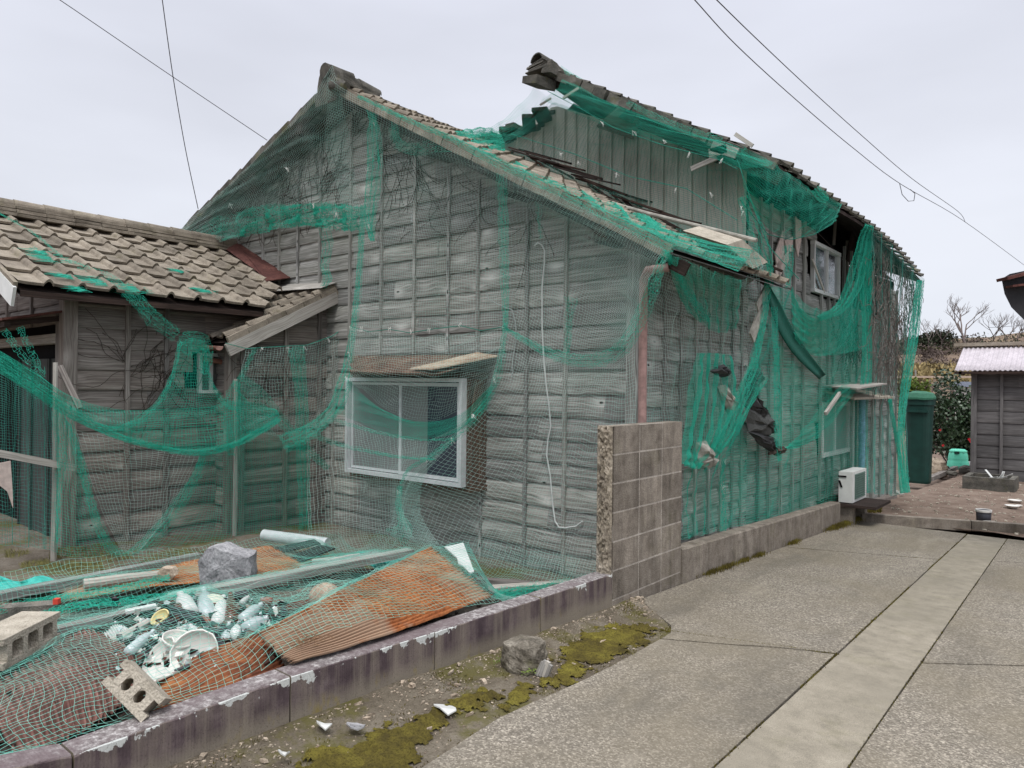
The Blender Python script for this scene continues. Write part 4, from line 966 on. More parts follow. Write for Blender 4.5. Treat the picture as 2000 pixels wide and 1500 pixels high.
for k in range(3):
    mb = MB(); x = OX-.22-.45*(k+.5); mb.box((x, YC+.05-.02*(k % 2), .78), (.44, .02, 1.85), None, .4+.2*k)
    mb.box((x-.2, YC+.035-.02*(k % 2), .78), (.03, .03, 1.85), None, .1); mb.build('door_panel', mt, ob)
# tiled roof
SO = (RZo-EZ)/2.2; dO = V(1, 0, -SO).normalized(); nO = V(SO, 0, 1).normalized(); LO = 2.2/dO.x; ndO = 7
mb = MB()
def keepo(i, j):
    x = -9.3 + 2.2*(j+.5)/ndO; y = YV+.27*i; lim = 5.1 if x < -8.4 else lerp(5.1, 4.28, (x+8.4)/1.3)
    return y < lim-.05
tiles(mb, V(-9.3, YV, RZo), (0, 1, 0), dO, nO, 12, ndO, .265, LO/ndO, seed=51, keep=keepo, roll=.045, lipz=.03, rollx=.70)
tiles(mb, V(-9.3, YV+12*.27, RZo), (0, -1, 0), V(-1, 0, -SO).normalized(), V(-SO, 0, 1).normalized(), 12, 9, .27, LO/ndO, seed=52)
for k in range(10):
    c = V(-9.3, YV-.02, RZo-.02)+dO*(LO*(k+.5)/10); mb.box(c-nO*.015, (LO/10-.006, .035, .10), (dO, V(0, 1, 0), nO), random.random(), .003)
mb.build('tiled_roof', TILE, ob)
mb = MB(); mb.face([V(-9.3, YV+.02, RZo-.06), V(OE, YV+.02, EZ-.06), V(OE, 4.25, EZ-.06), V(-8.4, 5.12, lerp(RZo, EZ, .41)-.06), V(-9.3, 5.12, RZo-.06)], None, .4)
mb.face([V(-9.3, YV+.02, RZo-.10), V(-9.3, 5.12, RZo-.10), V(-8.4, 5.12, lerp(RZo, EZ, .41)-.10), V(OE, 4.25, EZ-.10), V(OE, YV+.02, EZ-.10)], None, .4)
mb.bar((OE-.01, YV+.02, EZ-.075), (OE-.01, 4.25, EZ-.075), .02, .05, (0, 0, 1)); mb.build('roof_deck', W_DARK, ob)
mb = MB(); mb.bar((OE+.0, YV-.03, EZ-.11), (-9.3, YV-.03, RZo-.11), .025, .17, (0, 0, 1)); mb.build('barge_board', PVC_W, ob)
mb = MB(); ridge_run(mb, (-9.3, YV-.02, RZo+.0), (-9.3, 5.1, RZo-.01), .30, 3, .085, .27, 8); mb.build('ridge', TILE, ob)
# drip-side lean-to roof against the gable
SL = (2.60-1.93)/(5.13-3.785); dLn = V(0, -1, -SL).normalized(); nLn = V(0, -SL, 1).normalized(); LL2 = 1.345*math.hypot(1, SL)
mb = MB(); tiles(mb, V(-8.36, 5.13, 2.60), (1, 0, 0), dLn, nLn, 5, 5, .27, LL2/5, seed=61, roll=.045, lipz=.03, rollx=.70)
for k in range(6):
    c = V(-6.99, 5.13, 2.585)+dLn*(LL2*(k+.5)/6); mb.box(c-nLn*.012, (.04, LL2/6-.006, .10), (V(1, 0, 0), dLn*-1, nLn), random.random(), .003)
mb.build('lean_to_roof', TILE, ob)
mb = MB(); mb.face([V(-8.36, 5.13, 2.56), V(-8.36, 3.80, 1.90), V(-6.99, 3.80, 1.90), V(-6.99, 5.13, 2.56)], None, .4); mb.face([V(-8.36, 5.13, 2.52), V(-6.99, 5.13, 2.52), V(-6.99, 3.80, 1.86), V(-8.36, 3.80, 1.86)], None, .4)
mb.build('roof_deck', W_DARK, ob)
mb = MB(); mb.bar((-6.985, 5.14, 2.50), (-6.985, 3.78, 1.815), .035, .13, (0, 0, 1)); mb.build('barge_board', W_PALE, ob)
# red flashing along the gable wall
mb = MB(); b, c_ = onY(522, 562, GY-.05), onY(656, 556, GY-.05)
zf = lambda x: EZ+SO*(OE-x); prism(mb, [V(-9.35, 5.12, zf(-9.35)+.16), V(-9.35, 4.93, zf(-9.35)+.07), V(-8.3, 4.88, zf(-8.3)+.06), V(-7.95, 4.80, zf(-7.95)+.05), V(-7.95, 5.12, zf(-7.95)+.13)], (0, .012, .014)); mb.build('flashing', RUST_R, ob)
mb = MB(); prism(mb, [b+V(-.05, 0, .03), b+V(-.05, -.18, -.08), c_+V(0, -.2, -.06), c_+V(0, 0, .02)], (0, .012, .012)); mb.build('flashing', W_PALE, ob)
# gutter, pipe, small window
gt = MB(); ga, gb = onY(301, 668, 3.74), onY(428, 676, 3.74); P = []
for p in (ga, gb): P.append([p+V(0, .045*math.cos(a_), -.045*abs(math.sin(a_))) for a_ in [math.pi*k/8 for k in range(9)]])
gt.grid(P, .5); gt.build('gutter', BROWN_P, ob, smooth=True, solid=.004)
mb = MB(); P = [onX(398, 702, OX+.12), onX(430, 706, OX+.12), onX(441, 716, OX+.12), onX(441, 765, OX+.12)]; P[3].y = P[2].y; mb.tube(P, .028, 10); mb.build('downpipe', BROWN_P, ob, smooth=True)
mb = MB(); mb.box((OX-.2, 3.6, 1.5), (.02, 1.4, 1.6), None, .2); mb.build('dim_room_backing', DARK, ob)  # backing added behind the opening, coloured as the unlit inside
q = [onX(384, 690, OX), onX(432, 690, OX), onX(384, 768, OX), onX(432, 768, OX)]
xwin('window', q, ob, OX+.03, simple('dim pane', (.10, .105, .10), .25, .5), .5, .035)
mb = MB(); mb.box((OX+.02, (q[0].y+q[1].y)/2, q[2].z-.03), (.1, q[1].y-q[0].y+.06, .03)); mb.build('window_sill', W_BRN, ob)
# rusty porch roof over the door
a, b = onY(-30, 628, YC-.02), onY(126, 612, YC-.02); mb = MB(); z_ = onY(60, 620, YC-.02).z
prism(mb, [V(a.x-.4, YC-.02, z_), V(OX+.03, YC-.02, z_), V(OX+.03, YC-.55, z_-.12), V(a.x-.4, YC-.55, z_-.12)], (0, 0, .02)); mb.build('porch_roof', RUST_R, ob)
mb = MB(); mb.bar((a.x-.4, YC-.5, z_-.15), (OX+.0, YC-.5, z_-.15), .05, .05, (0, 0, 1)); mb.bar((OX-.1, YC-.5, z_-.14), (OX-.1, YC, z_-.05), .05, .05, (0, 0, 1)); mb.build('porch_beam', W_DARK, ob)

# ------------------------------------------------------------------ shed across the yard, neighbouring eave
sh = empty('wooden_shed', (-1, 21, -.8), 'small dark grey board shed with a pale corrugated roof at the right edge', 'shed')
SY = 20.6; sx0 = onY(1899, 800, SY).x; sz = onY(1950, 727, SY).z; sb = lane(SY)-.02
mb = MB(); siding(mb, (0, SY, 0), (1, 0, 0), (0, -1, 0), sx0, sx0+6, sb, sz+.05, bh=.282, seed=71, seg=1.6, wob=.006, lip=.03); mb.build('wall', W_SHED, sh)
mb = MB(); siding(mb, (sx0, SY, 0), (0, 1, 0), (-1, 0, 0), 0, 2.6, sb, sz+.05, bh=.282, seed=72, seg=1.6, lip=.03); mb.build('wall', W_SHED, sh)
for px in (1903, 1957):
    p = onY(px, 800, SY); mb = MB(); mb.bar((p.x, SY-.06, sb), (p.x, SY-.06, sz), .12 if px < 1910 else .06, .05, (0, -1, 0)); mb.build('batten', W_SHED, sh)
ex0 = onY(1864, 724, SY-.35); tx0 = onY(1882, 678, SY+1.2)
def corr_sheet(mb, A, B, C_, D_, amp=.012, pitch=.076, n2=3, r=.5, sag=None, seg=8):
    """corrugations run from A-B edge to D-C edge; A,B one end, D,C the other"""
    A, B, C_, D_ = map(Vector, (A, B, C_, D_)); L = (B-A).length; n = max(4, int(L/pitch*seg)); nn = (B-A).cross(D_-A).normalized()
    if nn.z < 0: nn = -nn
    P = []
    for i in range(n+1):
        s = i/n; row = []
        for j in range(n2+1):
            t = j/n2; p = A.lerp(B, s).lerp(D_.lerp(C_, s), t) + nn*amp*math.sin(2*math.pi*s*L/pitch)
            if sag: p += nn*sag(s, t)
            row.append(p)
        P.append(row)
    mb.grid(P, r, [[(i/n*L, j/n2) for j in range(n2+1)] for i in range(n+1)])
mb = MB(); corr_sheet(mb, ex0, ex0+V(7, 0, 0), tx0+V(7, 0, 0), tx0, .014, .10); mb.build('corrugated_roof', TINLIL, sh, smooth=True, solid=.004)
mb = MB(); mb.box(((tx0.x+3.4), tx0.y, tx0.z+.06), (7.2, .22, .09)); mb.build('ridge_board', TILE, sh)
mb = MB(); mb.box((ex0.x+3.5, ex0.y+.02, ex0.z-.05), (7, .04, .06)); mb.box((ex0.x+.12, ex0.y+.25, ex0.z-.06), (.06, .5, .07)); mb.build('eave_board', W_DARK, sh)
nh = empty('neighbour_house', (3, 9.5, 0), 'dark overhanging eave corner of a neighbouring building at the right edge', 'house')
D0 = 7.0; P = [atD(x, y, D0) for x, y in ((1956, 545), (1972, 535), (2010, 527), (2260, 480), (2260, 700), (2080, 700), (2030, 670), (2003, 628), (1975, 600), (1962, 574))]
mb = MB(); prism(mb, P, V(.30, .5, .0), .3); mb.build('eave', simple('dark eave paint', (.03, .03, .034), .7), nh)
mb = MB(); mb.bar(atD(1957, 546, 6.98), atD(2090, 512, 6.98), .16, .03, (0, 0, 1)); mb.bar(atD(1970, 560, 6.95), atD(2090, 545, 6.95), .12, .02, (0, 0, 1)); mb.build('roof_tin', RUST_R, nh)
c9 = atD(2260, 650, 7.2); mb = MB(); mb.box((c9.x+.6, c9.y, .9), (1.6, 1.0, 2.6)); mb.build('wall', W_SHED, nh)

# ------------------------------------------------------------------ far hillside, scrub and trees
def hill_z(x, y):
    t = (y-62)/34; return -.9 + 8.3*max(0, min(1, t))**.8 + 1.0*hsh(x*.05, y*.06) + .45*hsh(x*.2, y*.2) if t > 0 else -.9
HILLM = dirt('scrubby hillside', (.12, .085, .07), (.20, .15, .115), (.28, .22, .14), .12, (.11, .10, .05))
mb = MB(); nx, ny = 90, 24
mb.grid([[V(x, y, hill_z(x, y)-.0) for x in [lerp(-95, 60, i/nx) for i in range(nx+1)]] for y in [lerp(61, 150, j/ny) for j in range(ny+1)]], .5, None, True)
tag(mb.build('hill', HILLM, smooth=True), kind='structure')
def leafy(mb, c, rad, n, s, r0=.5, hull=.55, zsq=1.0, up=0.0, thin=1.0):
    """leaf-sized faces spread through an uneven crown"""
    sx, sy, sz = rad; sd = random.random()*50
    for _ in range(n):
        d = V(random.gauss(0, 1), random.gauss(0, 1), random.gauss(0, 1)).normalized(); rr = hull + (1-hull)*random.random()
        rr *= 1 + .35*hsh(d.x*2+sd, d.y*2, d.z*2) + .2*hsh(d.x*5, d.y*5+sd, d.z*5)
        p = Vector(c) + V(d.x*sx, d.y*sy, d.z*sz)*rr
        a = V(random.gauss(0, 1), random.gauss(0, 1), random.gauss(0, 1)+up).normalized()*s*random.uniform(.6, 1.3); b = a.orthogonal().normalized()*s*.45*thin
        b.rotate(Matrix.Rotation(random.random()*6.28, 3, a))
        q = [p-a*.5, p+b, p+a*.5, p-b]; mb.face(q, [(0, 0)]*4, min(1, max(0, r0+random.uniform(-.4, .4))))
rs = random.Random(4); random.seed(44)
SCR = {k: simple(k, c, .95, .05, 0, .5, .6, 0) for k, c in (('pinkish brown scrub', (.17, .125, .115)), ('tan dry grass', (.28, .22, .11)), ('grey brown thicket', (.12, .095, .085)), ('olive scrub', (.085, .085, .045)), ('dark evergreen scrub', (.045, .055, .035)))}
zones = {'pinkish brown scrub': (61, 70), 'tan dry grass': (70, 78), 'grey brown thicket': (78, 90), 'olive scrub': (64, 90), 'dark evergreen scrub': (86, 92)}
for nm, (ya, yb) in zones.items():
    mb = MB(); N_ = {'olive scrub': 60, 'dark evergreen scrub': 46}.get(nm, 150)
    for k in range(N_):
        y = rs.uniform(ya, yb); x = rs.uniform(-20, 16); s = rs.uniform(.7, 1.5)*(1.2 if 'ever' in nm else 1)
        leafy(mb, (x, y, hill_z(x, y)+s*.25), (s*1.3, s, s*.62), 95, .30 if 'grass' not in nm else .42, rs.random(), .45, up=2 if 'grass' in nm else .5, thin=.5)
    tag(mb.build('hillside_scrub', SCR[nm]), nm+' covering the far hillside', 'scrub', kind='stuff')
def bare_tree(name, base, h, seed, label, r0=.16, spread=.5, depth=5, mat=BARK, group=None):
    rr = random.Random(seed); tr = empty(name, base, label, 'tree', group); tb = MB(); cb = MB()
    def grow(mb, p, d, L, r, k):
        P = [p]; q = p; dd = d
        for _ in range(3):
            dd = (dd + V(rr.gauss(0, .12), rr.gauss(0, .12), rr.gauss(0, .05)+.06)).normalized(); q = q + dd*L/3; P.append(q)
        mb.tube(P, [r, r*.9, r*.8, r*.68], 5 if k < 3 else 3, False, rr.random())
        if k >= depth: return
        for _ in range(rr.choice((2, 3, 3)) if k else 4):
            ax = V(rr.gauss(0, 1), rr.gauss(0, 1), rr.gauss(0, .3)).normalized(); nd = (dd + ax*spread*rr.uniform(.6, 1.3)).normalized()
            grow(cb, P[rr.choice((2, 3, 3))], nd, L*rr.uniform(.62, .82), r*.6, k+1)
    grow(tb, Vector(base), V(0, 0, 1), h*.27, r0, 0)
    tb.build('trunk', mat, tr); cb.build('crown', mat, tr); return tr
def hillpt(px, y):
    d = ray(px, 700); x = d.x/d.y*y; return V(x, y, hill_z(x, y)-.1)
bare_tree('bare_tree', hillpt(1892, 86), 8.2, 5, 'tallest leafless tree on the far hill, rising just behind the shed roof', .14, .62, 5)
for k, (px, hh, lb) in enumerate(((1770, 3.6, 'small leafless tree on the hill crest nearest the netted house corner'), (1812, 4.2, 'thin leafless tree on the crest left of the tallest bare tree'), (1838, 3.4, 'short twiggy tree between the dark shrubs and the tallest bare tree'), (1935, 4.4, 'leafless tree just right of the tallest one above the shed roof'), (1962, 3.9, 'leafless tree above the right end of the shed roof'), (1990, 3.6, 'leafless tree at the right picture edge below the dark eave'))):
    bare_tree('bare_tree', hillpt(px, 88), hh*1.25, 20+k, lb, .07, .6, 4, group='small bare trees on the crest')
pl_ = empty('wooden_pole', hillpt(1791, 66), 'pale wooden pole standing on the tan hillside', 'pole')
mb = MB(); b = hillpt(1791, 66); mb.tube([b, b+V(-.1, 0, 2.4)], [.08, .06], 8); o = mb.build('pole_shaft', W_PALE, pl_)
mb = MB(); leafy(mb, onY(1833, 660, 90), (1.9, 1.3, .9), 900, .3, .4, .3); leafy(mb, onY(1798, 668, 89), (2.2, 1.3, .8), 800, .3, .4, .3)
tag(mb.build('evergreen_shrub', SCR['dark evergreen scrub']), 'dark evergreen shrubs on the hill crest beside the netted house', 'shrub', kind='stuff')
# white van-like low building / car far off between the bushes and the shed
cv = empty('far_building', onY(1886, 760, 55), 'low pale building with a blue grey roof seen far off beside the shed', 'building')
c = onY(1884, 764, 55); mb = MB(); mb.box((c.x+1, 56, c.z-.6), (3.2, 1.6, 1.8)); mb.build('wall', simple('pale render', (.5, .47, .45), .8), cv)
mb = MB(); mb.box((c.x+1, 55.9, c.z+.45), (3.4, 1.9, .34)); mb.build('roof', simple('blue grey roof', (.25, .29, .37), .6), cv)
tag((lambda m: (m.box((c.x-2, 60, c.z+1.0), (16, .4, .14)), m.build('hillside_path', simple('pale path', (.42, .33, .26), .9)))[1])(MB()), kind='structure')
# bushes at the end of the yard
def bush(name, c, rad, n, s, mat, label, cat='bush', **k):
    t = empty(name, (c[0], c[1], c[2]-rad[2]), label, cat); mb = MB()
    for _ in range(16):
        d = V(random.gauss(0, .5), random.gauss(0, .4), random.random()*.8); mb.tube([V(c[0], c[1], c[2]-rad[2]), V(c[0]+d.x*rad[0]*.5, c[1]+d.y*rad[1]*.5, c[2]-rad[2]*.3), V(c[0]+d.x*rad[0], c[1]+d.y*rad[1], c[2]+d.z*rad[2]*.8)], [.03, .02, .008], 5, False)
    mb.build('branches', BARK, t); mb = MB()
    for j in range(26):                                          # clumps with gaps between
        d = V(random.gauss(0, 1), random.gauss(0, 1), random.gauss(0, 1)).normalized()*random.uniform(.45, .95); s_ = random.uniform(.28, .5)
        leafy(mb, (c[0]+d.x*rad[0], c[1]+d.y*rad[1], c[2]+d.z*rad[2]), (rad[0]*s_, rad[1]*s_, rad[2]*s_), n//26, s, random.random(), .5)
    mb.build('foliage', mat, t); return t
c = onY(1852, 832, 26.5)
cam_b = bush('camellia_bush', (c.x, 27.3, c.z+.05), (1.0, .9, 1.55), 9000, .10, LEAF, 'dark glossy camellia bush with a few red flowers between bin and shed')
for px, py in ((1842, 870), (1893, 858), (1896, 862), (1836, 840), (1868, 905)):
    mb = MB(); q = onY(px, py, 26.25)
    for k in range(6):
        a = k*1.05; mb.face([q, q+V(.035*math.cos(a), -.03, .035*math.sin(a)), q+V(.04*math.cos(a+.5), -.01, .04*math.sin(a+.5)), q+V(.03*math.cos(a+1), -.03, .03*math.sin(a+1))], None, .5)
    mb.build('flower', PETAL, cam_b)
c = onY(1786, 765, 22.5)
bush('conifer_bush', (c.x, 22.5, c.z-.3), (.42, .4, .75), 4200, .07, LEAF_Y, 'small yellow green conifer rising behind the dark green bin')
mb = MB()
for k in range(3000):
    x = random.uniform(-3.2, .2); y = random.uniform(24.6, 26.5); p = V(x, y, lane(y)); a = random.random()*6; s = .05
    mb.face([p, p+V(.02*math.cos(a), .02*math.sin(a), 0), p+V(.02*math.cos(a+1), .02, s*random.uniform(.6, 1.5))], None, random.random())
tag(mb.build('grass', LEAF_Y), 'thin grass around the mint green compost bin', 'grass', kind='stuff')

# ------------------------------------------------------------------ things in the yard at the end of the drive
def Lp(px, py, off=0.0): return onL(px, py, off)
# tall dark green bin beside the house end
b0, b1 = Lp(1768, 944), Lp(1812, 945); c = (b0+b1)/2; W_ = 23/1400*(c-CAM).dot(fwd); bt = onY(1790, 780, c.y).z
gb = empty('green_bin', c, 'tall dark green plastic bin with a netted lid at the far corner of the house', 'bin')
mb = MB(); hgt = bt-c.z; rings = []
for k, (s, h) in enumerate(((.86, 0), (.9, .05), (1.0, hgt*.8), (1.06, hgt*.93), (1.14, hgt*.935), (1.14, hgt))):
    rg = []
    for j in range(25):
        a = 2*math.pi*j/24; ca, sa = math.cos(a), math.sin(a); ex = .55
        rg.append(c + V(0, W_*.9, 0) + V(math.copysign(abs(ca)**ex, ca)*W_*s, math.copysign(abs(sa)**ex, sa)*W_*.95*s, h))
    rings.append(rg)
mb.grid(rings, .5, None, True); mb.build('bin_body', GREEN_BIN, gb, smooth=False)
mb = MB(); cc = c+V(0, W_*.9, hgt); P = []
for s, h in ((1.2, 0), (1.2, .04), (1.0, .13), (.5, .17), (.0, .18)):
    P.append([cc + V(math.copysign(abs(math.cos(2*math.pi*j/24))**.55, math.cos(2*math.pi*j/24))*W_*s+.03*hsh(j, s), math.copysign(abs(math.sin(2*math.pi*j/24))**.55, math.sin(2*math.pi*j/24))*W_*s, h+.02*hsh(j*.7, s)) for j in range(25)])
mb.grid(P, .5, None, True); mb.build('lid', simple('net covered lid', (.03, .13, .08), .7), gb)
mb = MB(); mb.box(c+V(0, -.04, hgt*.86), (W_*1.7, .05, .05)); mb.build('handle', GREEN_BIN, gb, bevel=.01)
# mint green compost bin
c = Lp(1868, 917); cbn = empty('compost_bin', c, 'mint green tapered plastic compost bin beside the camellia bush', 'compost bin')
H = onY(1868, 878, c.y).z - c.z; Rr = 18.5/1400*(c-CAM).dot(fwd)
mb = MB(); P = []
for k in range(15):
    t = k/14; rad = lerp(Rr, Rr*.78, t); rad *= 1 + (.045 if 2 <= k <= 6 or 8 <= k <= 12 else 0)
    P.append([c+V(0, Rr, 0)+V(math.cos(a)*rad*(1+(.03 if j % 4 else -.05)), math.sin(a)*rad*(1+(.03 if j % 4 else -.05)), H*.86*t) for j in range(33) for a in [2*math.pi*j/32]])
mb.grid(P, .5, None, True); mb.build('bin_body', MINT, cbn, smooth=True)
mb = MB(); mb.lathe([(0, H*1.0), (Rr*.62, H*.99), (Rr*.8, H*.93), (Rr*.84, H*.86), (Rr*.8, H*.83)], c+V(0, Rr, 0), n=32); mb.build('lid', MINT, cbn, smooth=True)
mb = MB(); mb.box(c+V(0, Rr*.18, H*.84), (.12, .04, .07)); mb.build('handle', GREEN_BIN, cbn)
# grey pot and white dishes on the dirt
def dish(name, px, py, w_px, hh, label, mat=CHINA, Yd=None):
    c = Lp(px, py); d = (c-CAM).dot(fwd); R_ = w_px/1400*d/2
    mb = MB(); mb.lathe([(R_*.35, 0), (R_*.6, hh*.15), (R_*.93, hh*.8), (R_, hh), (R_*.94, hh), (R_*.55, hh*.3), (0, hh*.25)], c, n=28)
    return tag(mb.build(name, mat, smooth=True), label, name.replace('_', ' '))
dish('dish', 1937, 1027, 40, .045, 'white dish lying on the soil in front of the grey pot')
dish('dish', 1951, 1028, 15, .05, 'small white cup standing against the dish in front of the grey pot')
dish('dish', 1982, 982, 24, .05, 'white dish farther back near the right edge, behind its lower neighbour')
dish('dish', 1977, 993, 26, .05, 'white dish nearer of the pair at the right edge')
dish('dish', 1990, 991, 12, .04, 'little white saucer tucked beside the pair at the right edge')
c = Lp(1921, 1021); mb = MB(); Rp = 13/1400*(c-CAM).dot(fwd); mb.lathe([(0, 0), (Rp*.92, 0), (Rp*.98, .12), (Rp, .15), (Rp*1.05, .15), (Rp*1.05, .175), (Rp*.9, .175), (Rp*.88, .06), (0, .05)], c, n=28)
pot = empty('flower_pot', c, 'round dark grey pot with a pale rim on the dirt', 'pot'); mb.build('pot_body', simple('slate pot', (.07, .075, .095), .6), pot, smooth=True)
mb = MB(); mb.lathe([(Rp*1.06, .15), (Rp*1.08, .18), (Rp*.98, .185), (Rp*.9, .17)], c, n=28); mb.build('rim', simple('pale rim', (.45, .44, .42), .6), pot, smooth=True)
# concrete trough in front of the shed
a, b = Lp(1880, 954), Lp(1990, 957); tr = MB(); Ly = 19.0; hz = .26
c0 = V(a.x, a.y, lane(a.y)); c1 = V(b.x, a.y, lane(a.y)); dp_ = .8
for p, q, th_ in ((c0, c1, .1), (c0+V(0, dp_, 0), c1+V(0, dp_, 0), .1)): tr.bar(p+V(0, 0, hz/2), q+V(0, 0, hz/2), .1, hz, (0, 0, 1))
for x in (c0.x+.05, c1.x-.05): tr.bar((x, c0.y+.05, c0.z+hz/2), (x, c0.y+dp_-.05, c0.z+hz/2), .1, hz-.004, (0, 0, 1))
tag(tr.build('stone_trough', TILE_D, bevel=.02), 'mossy rectangular concrete trough on the ground in front of the shed', 'trough')
mb = MB()
for k in range(7):
    p = c0.lerp(c1, random.uniform(.45, .75))+V(0, .3, hz*.9); q = p+V(random.uniform(-.3, .3), random.uniform(-.1, .1), random.uniform(0, .18)); mb.bar(p, q, .05, .01, None)
tag(mb.build('white_scrap', PVC_W), 'bent white plastic scrap lying on the concrete trough', 'scrap')
# heap of stones and cloth behind the bin
for k, (px, py, s, m_, lb) in enumerate(((1822, 925, .24, STONE_B, 'speckled lumpy sack beside the foot of the dark green bin'), (1838, 922, .14, TILE_D, 'dark stone right of the speckled sack'), (1893, 912, .13, STONE, 'pale stone between the compost bin and the shed corner'), (1884, 919, .10, STONE, 'small pale stone in front of the compost bin'), (1890, 925, .16, TILE_D, 'dark flat stone at the shed corner'), (1858, 929, .09, TILE_D, 'dark flat stone in the row before the compost bin'))):
    c = Lp(px, py); o = rock('stone' if k else 'sack', c+V(0, .1, s*.5), (s*1.3, s, s*(.7 if k else 1.1)), m_, 60+k, None, .3, 14, .3); tag(o, lb, 'stone' if k else 'sack')
mb = MB(); mb.bar(Lp(1815, 940)+V(0, 0, .05), Lp(1878, 912)+V(0, 0, .05), .12, .1, (0, 0, 1)); tag(mb.build('timber', W_BRN), 'old timber edging running from the bin towards the compost bin', 'timber')
# air conditioner on its plank at the corner of the low wall
a0, a1, a2_ = onX(1638, 980, LX+.28), onX(1674, 981, LX+.5), None
ya = a0.y; ac = empty('air_conditioner', (LX+.35, ya, a0.z), 'white outdoor air conditioner unit with a green netted grille beside the house wall', 'air conditioner')
zt0 = onX(1637, 921, LX+.28).z; xb = onY(1665, 950, ya).x; wd_ = xb-(LX+.10); Yf = onX(1692, 950, xb).y; hh = zt0-a0.z
mb = MB(); xa = onY(1638, 950, ya).x; mb.box(((xb+xa)/2, (ya+Yf)/2, a0.z+hh/2), (xb-xa, Yf-ya, hh), None, .9); mb.build('ac_body', PVC_W, ac, bevel=.012)
mb = MB(); 
for k in range(11): mb.box((xb+.008, lerp(ya, Yf, .16)+(Yf-ya)*.35, a0.z+hh*(.12+.076*k)), (.012, (Yf-ya)*.68, .008), None, .3)
mb.box((xb+.003, lerp(ya, Yf, .51), a0.z+hh*.5), (.004, (Yf-ya)*.72, hh*.82), None, .3); mb.build('grille', simple('grey green grille', (.10, .17, .14), .6), ac)
mb = MB(); p = onY(1640, 930, ya-.01); mb.box((p.x+.03, ya-.006, p.z), (.10, .012, .02)); prism(mb, [onY(1637, 938, ya-.006), onY(1641, 938, ya-.006), onY(1646, 952, ya-.006), onY(1642, 952, ya-.006)], (0, -.004, 0)); mb.build('vent', DARK, ac)
mb = MB(); mb.box(((xb+LX)/2+.12, (ya+Yf)/2-.02, a0.z-.03), (xb-LX+.35, Yf-ya+.1, .035)); tag(mb.build('plank', W_DARK), 'dark plank under the air conditioner', 'plank')
for k, y in enumerate((ya+.05, Yf-.05)):
    mb = MB(); mb.box((xb-.08, y, (a0.z-.05+lane(y))/2-.05), (.18, .12, a0.z-.05-lane(y)+.1)); tag(mb.build('support_block', BLOCK, bevel=.006), 'nearer concrete block carrying the plank under the air conditioner' if not k else 'farther concrete block carrying the plank under the air conditioner', 'block')
mb = MB(); P = [Lp(x, y, .03) for x, y in ((1700, 955), (1730, 960), (1762, 966))]; mb.bar(P[0]+V(0, 0, .2), P[2], .09, .02, (0, 0, 1)); tag(mb.build('fallen_plank', W_PALE), 'pale plank fallen under the netting at the far corner of the house', 'plank')
mb = MB(); a = Lp(1655, 1000, .03); b = Lp(1745, 968, .03); mb.bar(a, b, .12, .07, (0, 0, 1)); tag(mb.build('timber', W_BRN), 'mossy timber edging between the air conditioner and the netted house corner', 'timber')
mb = MB()
for k in range(700):
    c = Lp(random.uniform(1680, 1722), random.uniform(984, 1002)); h = .02+.04*random.random(); a = random.random()*6
    mb.face([c, c+V(.015*math.cos(a), .015*math.sin(a), 0), c+V(.02*math.cos(a+1), .02*math.sin(a+1), h)], None, random.random())
tag(mb.build('moss', MOSS), 'yellow green moss tuft at the corner of the dirt yard', 'moss', kind='stuff')
mb = MB()
for k in range(1500):
    x = random.uniform(-2.7, 5); y = random.uniform(10.8, 20); s = random.uniform(.006, .02); c = V(x, y, lane(y)+s*.3); mb.box(c, (s*2, s*1.5, s), None, random.random(), s*.3)
tag(mb.build('gravel', BLOCK_L), 'small stones strewn over the brown dirt yard', 'gravel', kind='stuff')

# ------------------------------------------------------------------ overhead wires and aerial
def wire(pts, rad, label):
    P = [atD(x, y, d) for x, y, d in pts]; Q = []
    for i in range(len(P)-1):
        for k in range(6): Q.append(cr(P[max(i-1, 0)], P[i], P[i+1], P[min(i+2, len(P)-1)], k/6))
    Q.append(P[-1])
    if pts[0][1] < 0: Q.insert(0, Q[0]+(Q[0]-Q[1]).normalized()*14)
    if pts[-1][0] >= 2000: Q.append(Q[-1]+(Q[-1]-Q[-2]).normalized()*30)
    mb = MB(); mb.tube(Q, rad, 6, False); return tag(mb.build('overhead_wire', CABLE, smooth=True), label, 'wire', 'overhead wires')
def cr(a, b, c, d, t): return .5*((2*b) + (c-a)*t + (2*a-5*b+4*c-d)*t*t + (3*b-a-3*c+d)*t*t*t)
wire([(60, -35, 10), (120, 2, 10.5), (330, 145, 11.5), (522, 274, 12)], .006, 'pale thin wire slanting from the upper left down to the left roof slope')
wire([(312, -40, 10), (317, 0, 10.3), (338, 150, 11), (362, 290, 11.8), (387, 408, 12.4)], .007, 'dark wire dropping steeply from the top edge to the left end of the gable roof')
wire([(1320, -40, 12), (1357, 0, 12), (1440, 90, 14), (1555, 195, 17), (1665, 288, 20), (1760, 360, 24), (1880, 430, 30), (2010, 525, 38)], .010, 'lower of the two wires crossing the sky at upper right')
wire([(1360, -40, 12), (1400, 0, 12), (1480, 78, 14), (1580, 172, 17), (1680, 262, 20), (1780, 348, 24), (1870, 412, 30), (1885, 433, 30.3)], .010, 'upper of the two wires crossing the sky at upper right')
mb = MB(); P = [atD(x, y, 24.0) for x, y in ((1757, 358), (1762, 380), (1774, 393), (1785, 392), (1787, 378), (1778, 370))]; mb.tube(P, .012, 6, False); tag(mb.build('wire_loop', CABLE, smooth=True), 'small drip loop hanging from the upper right wires', 'wire')
wire([(1930, 640, 45), (1975, 637, 46), (2020, 632, 47)], .012, 'faint wire low over the far hill at the right edge')
an = empty('tv_aerial', atD(190, 452, 16), 'thin television aerial above the tiles of the outbuilding', 'aerial')
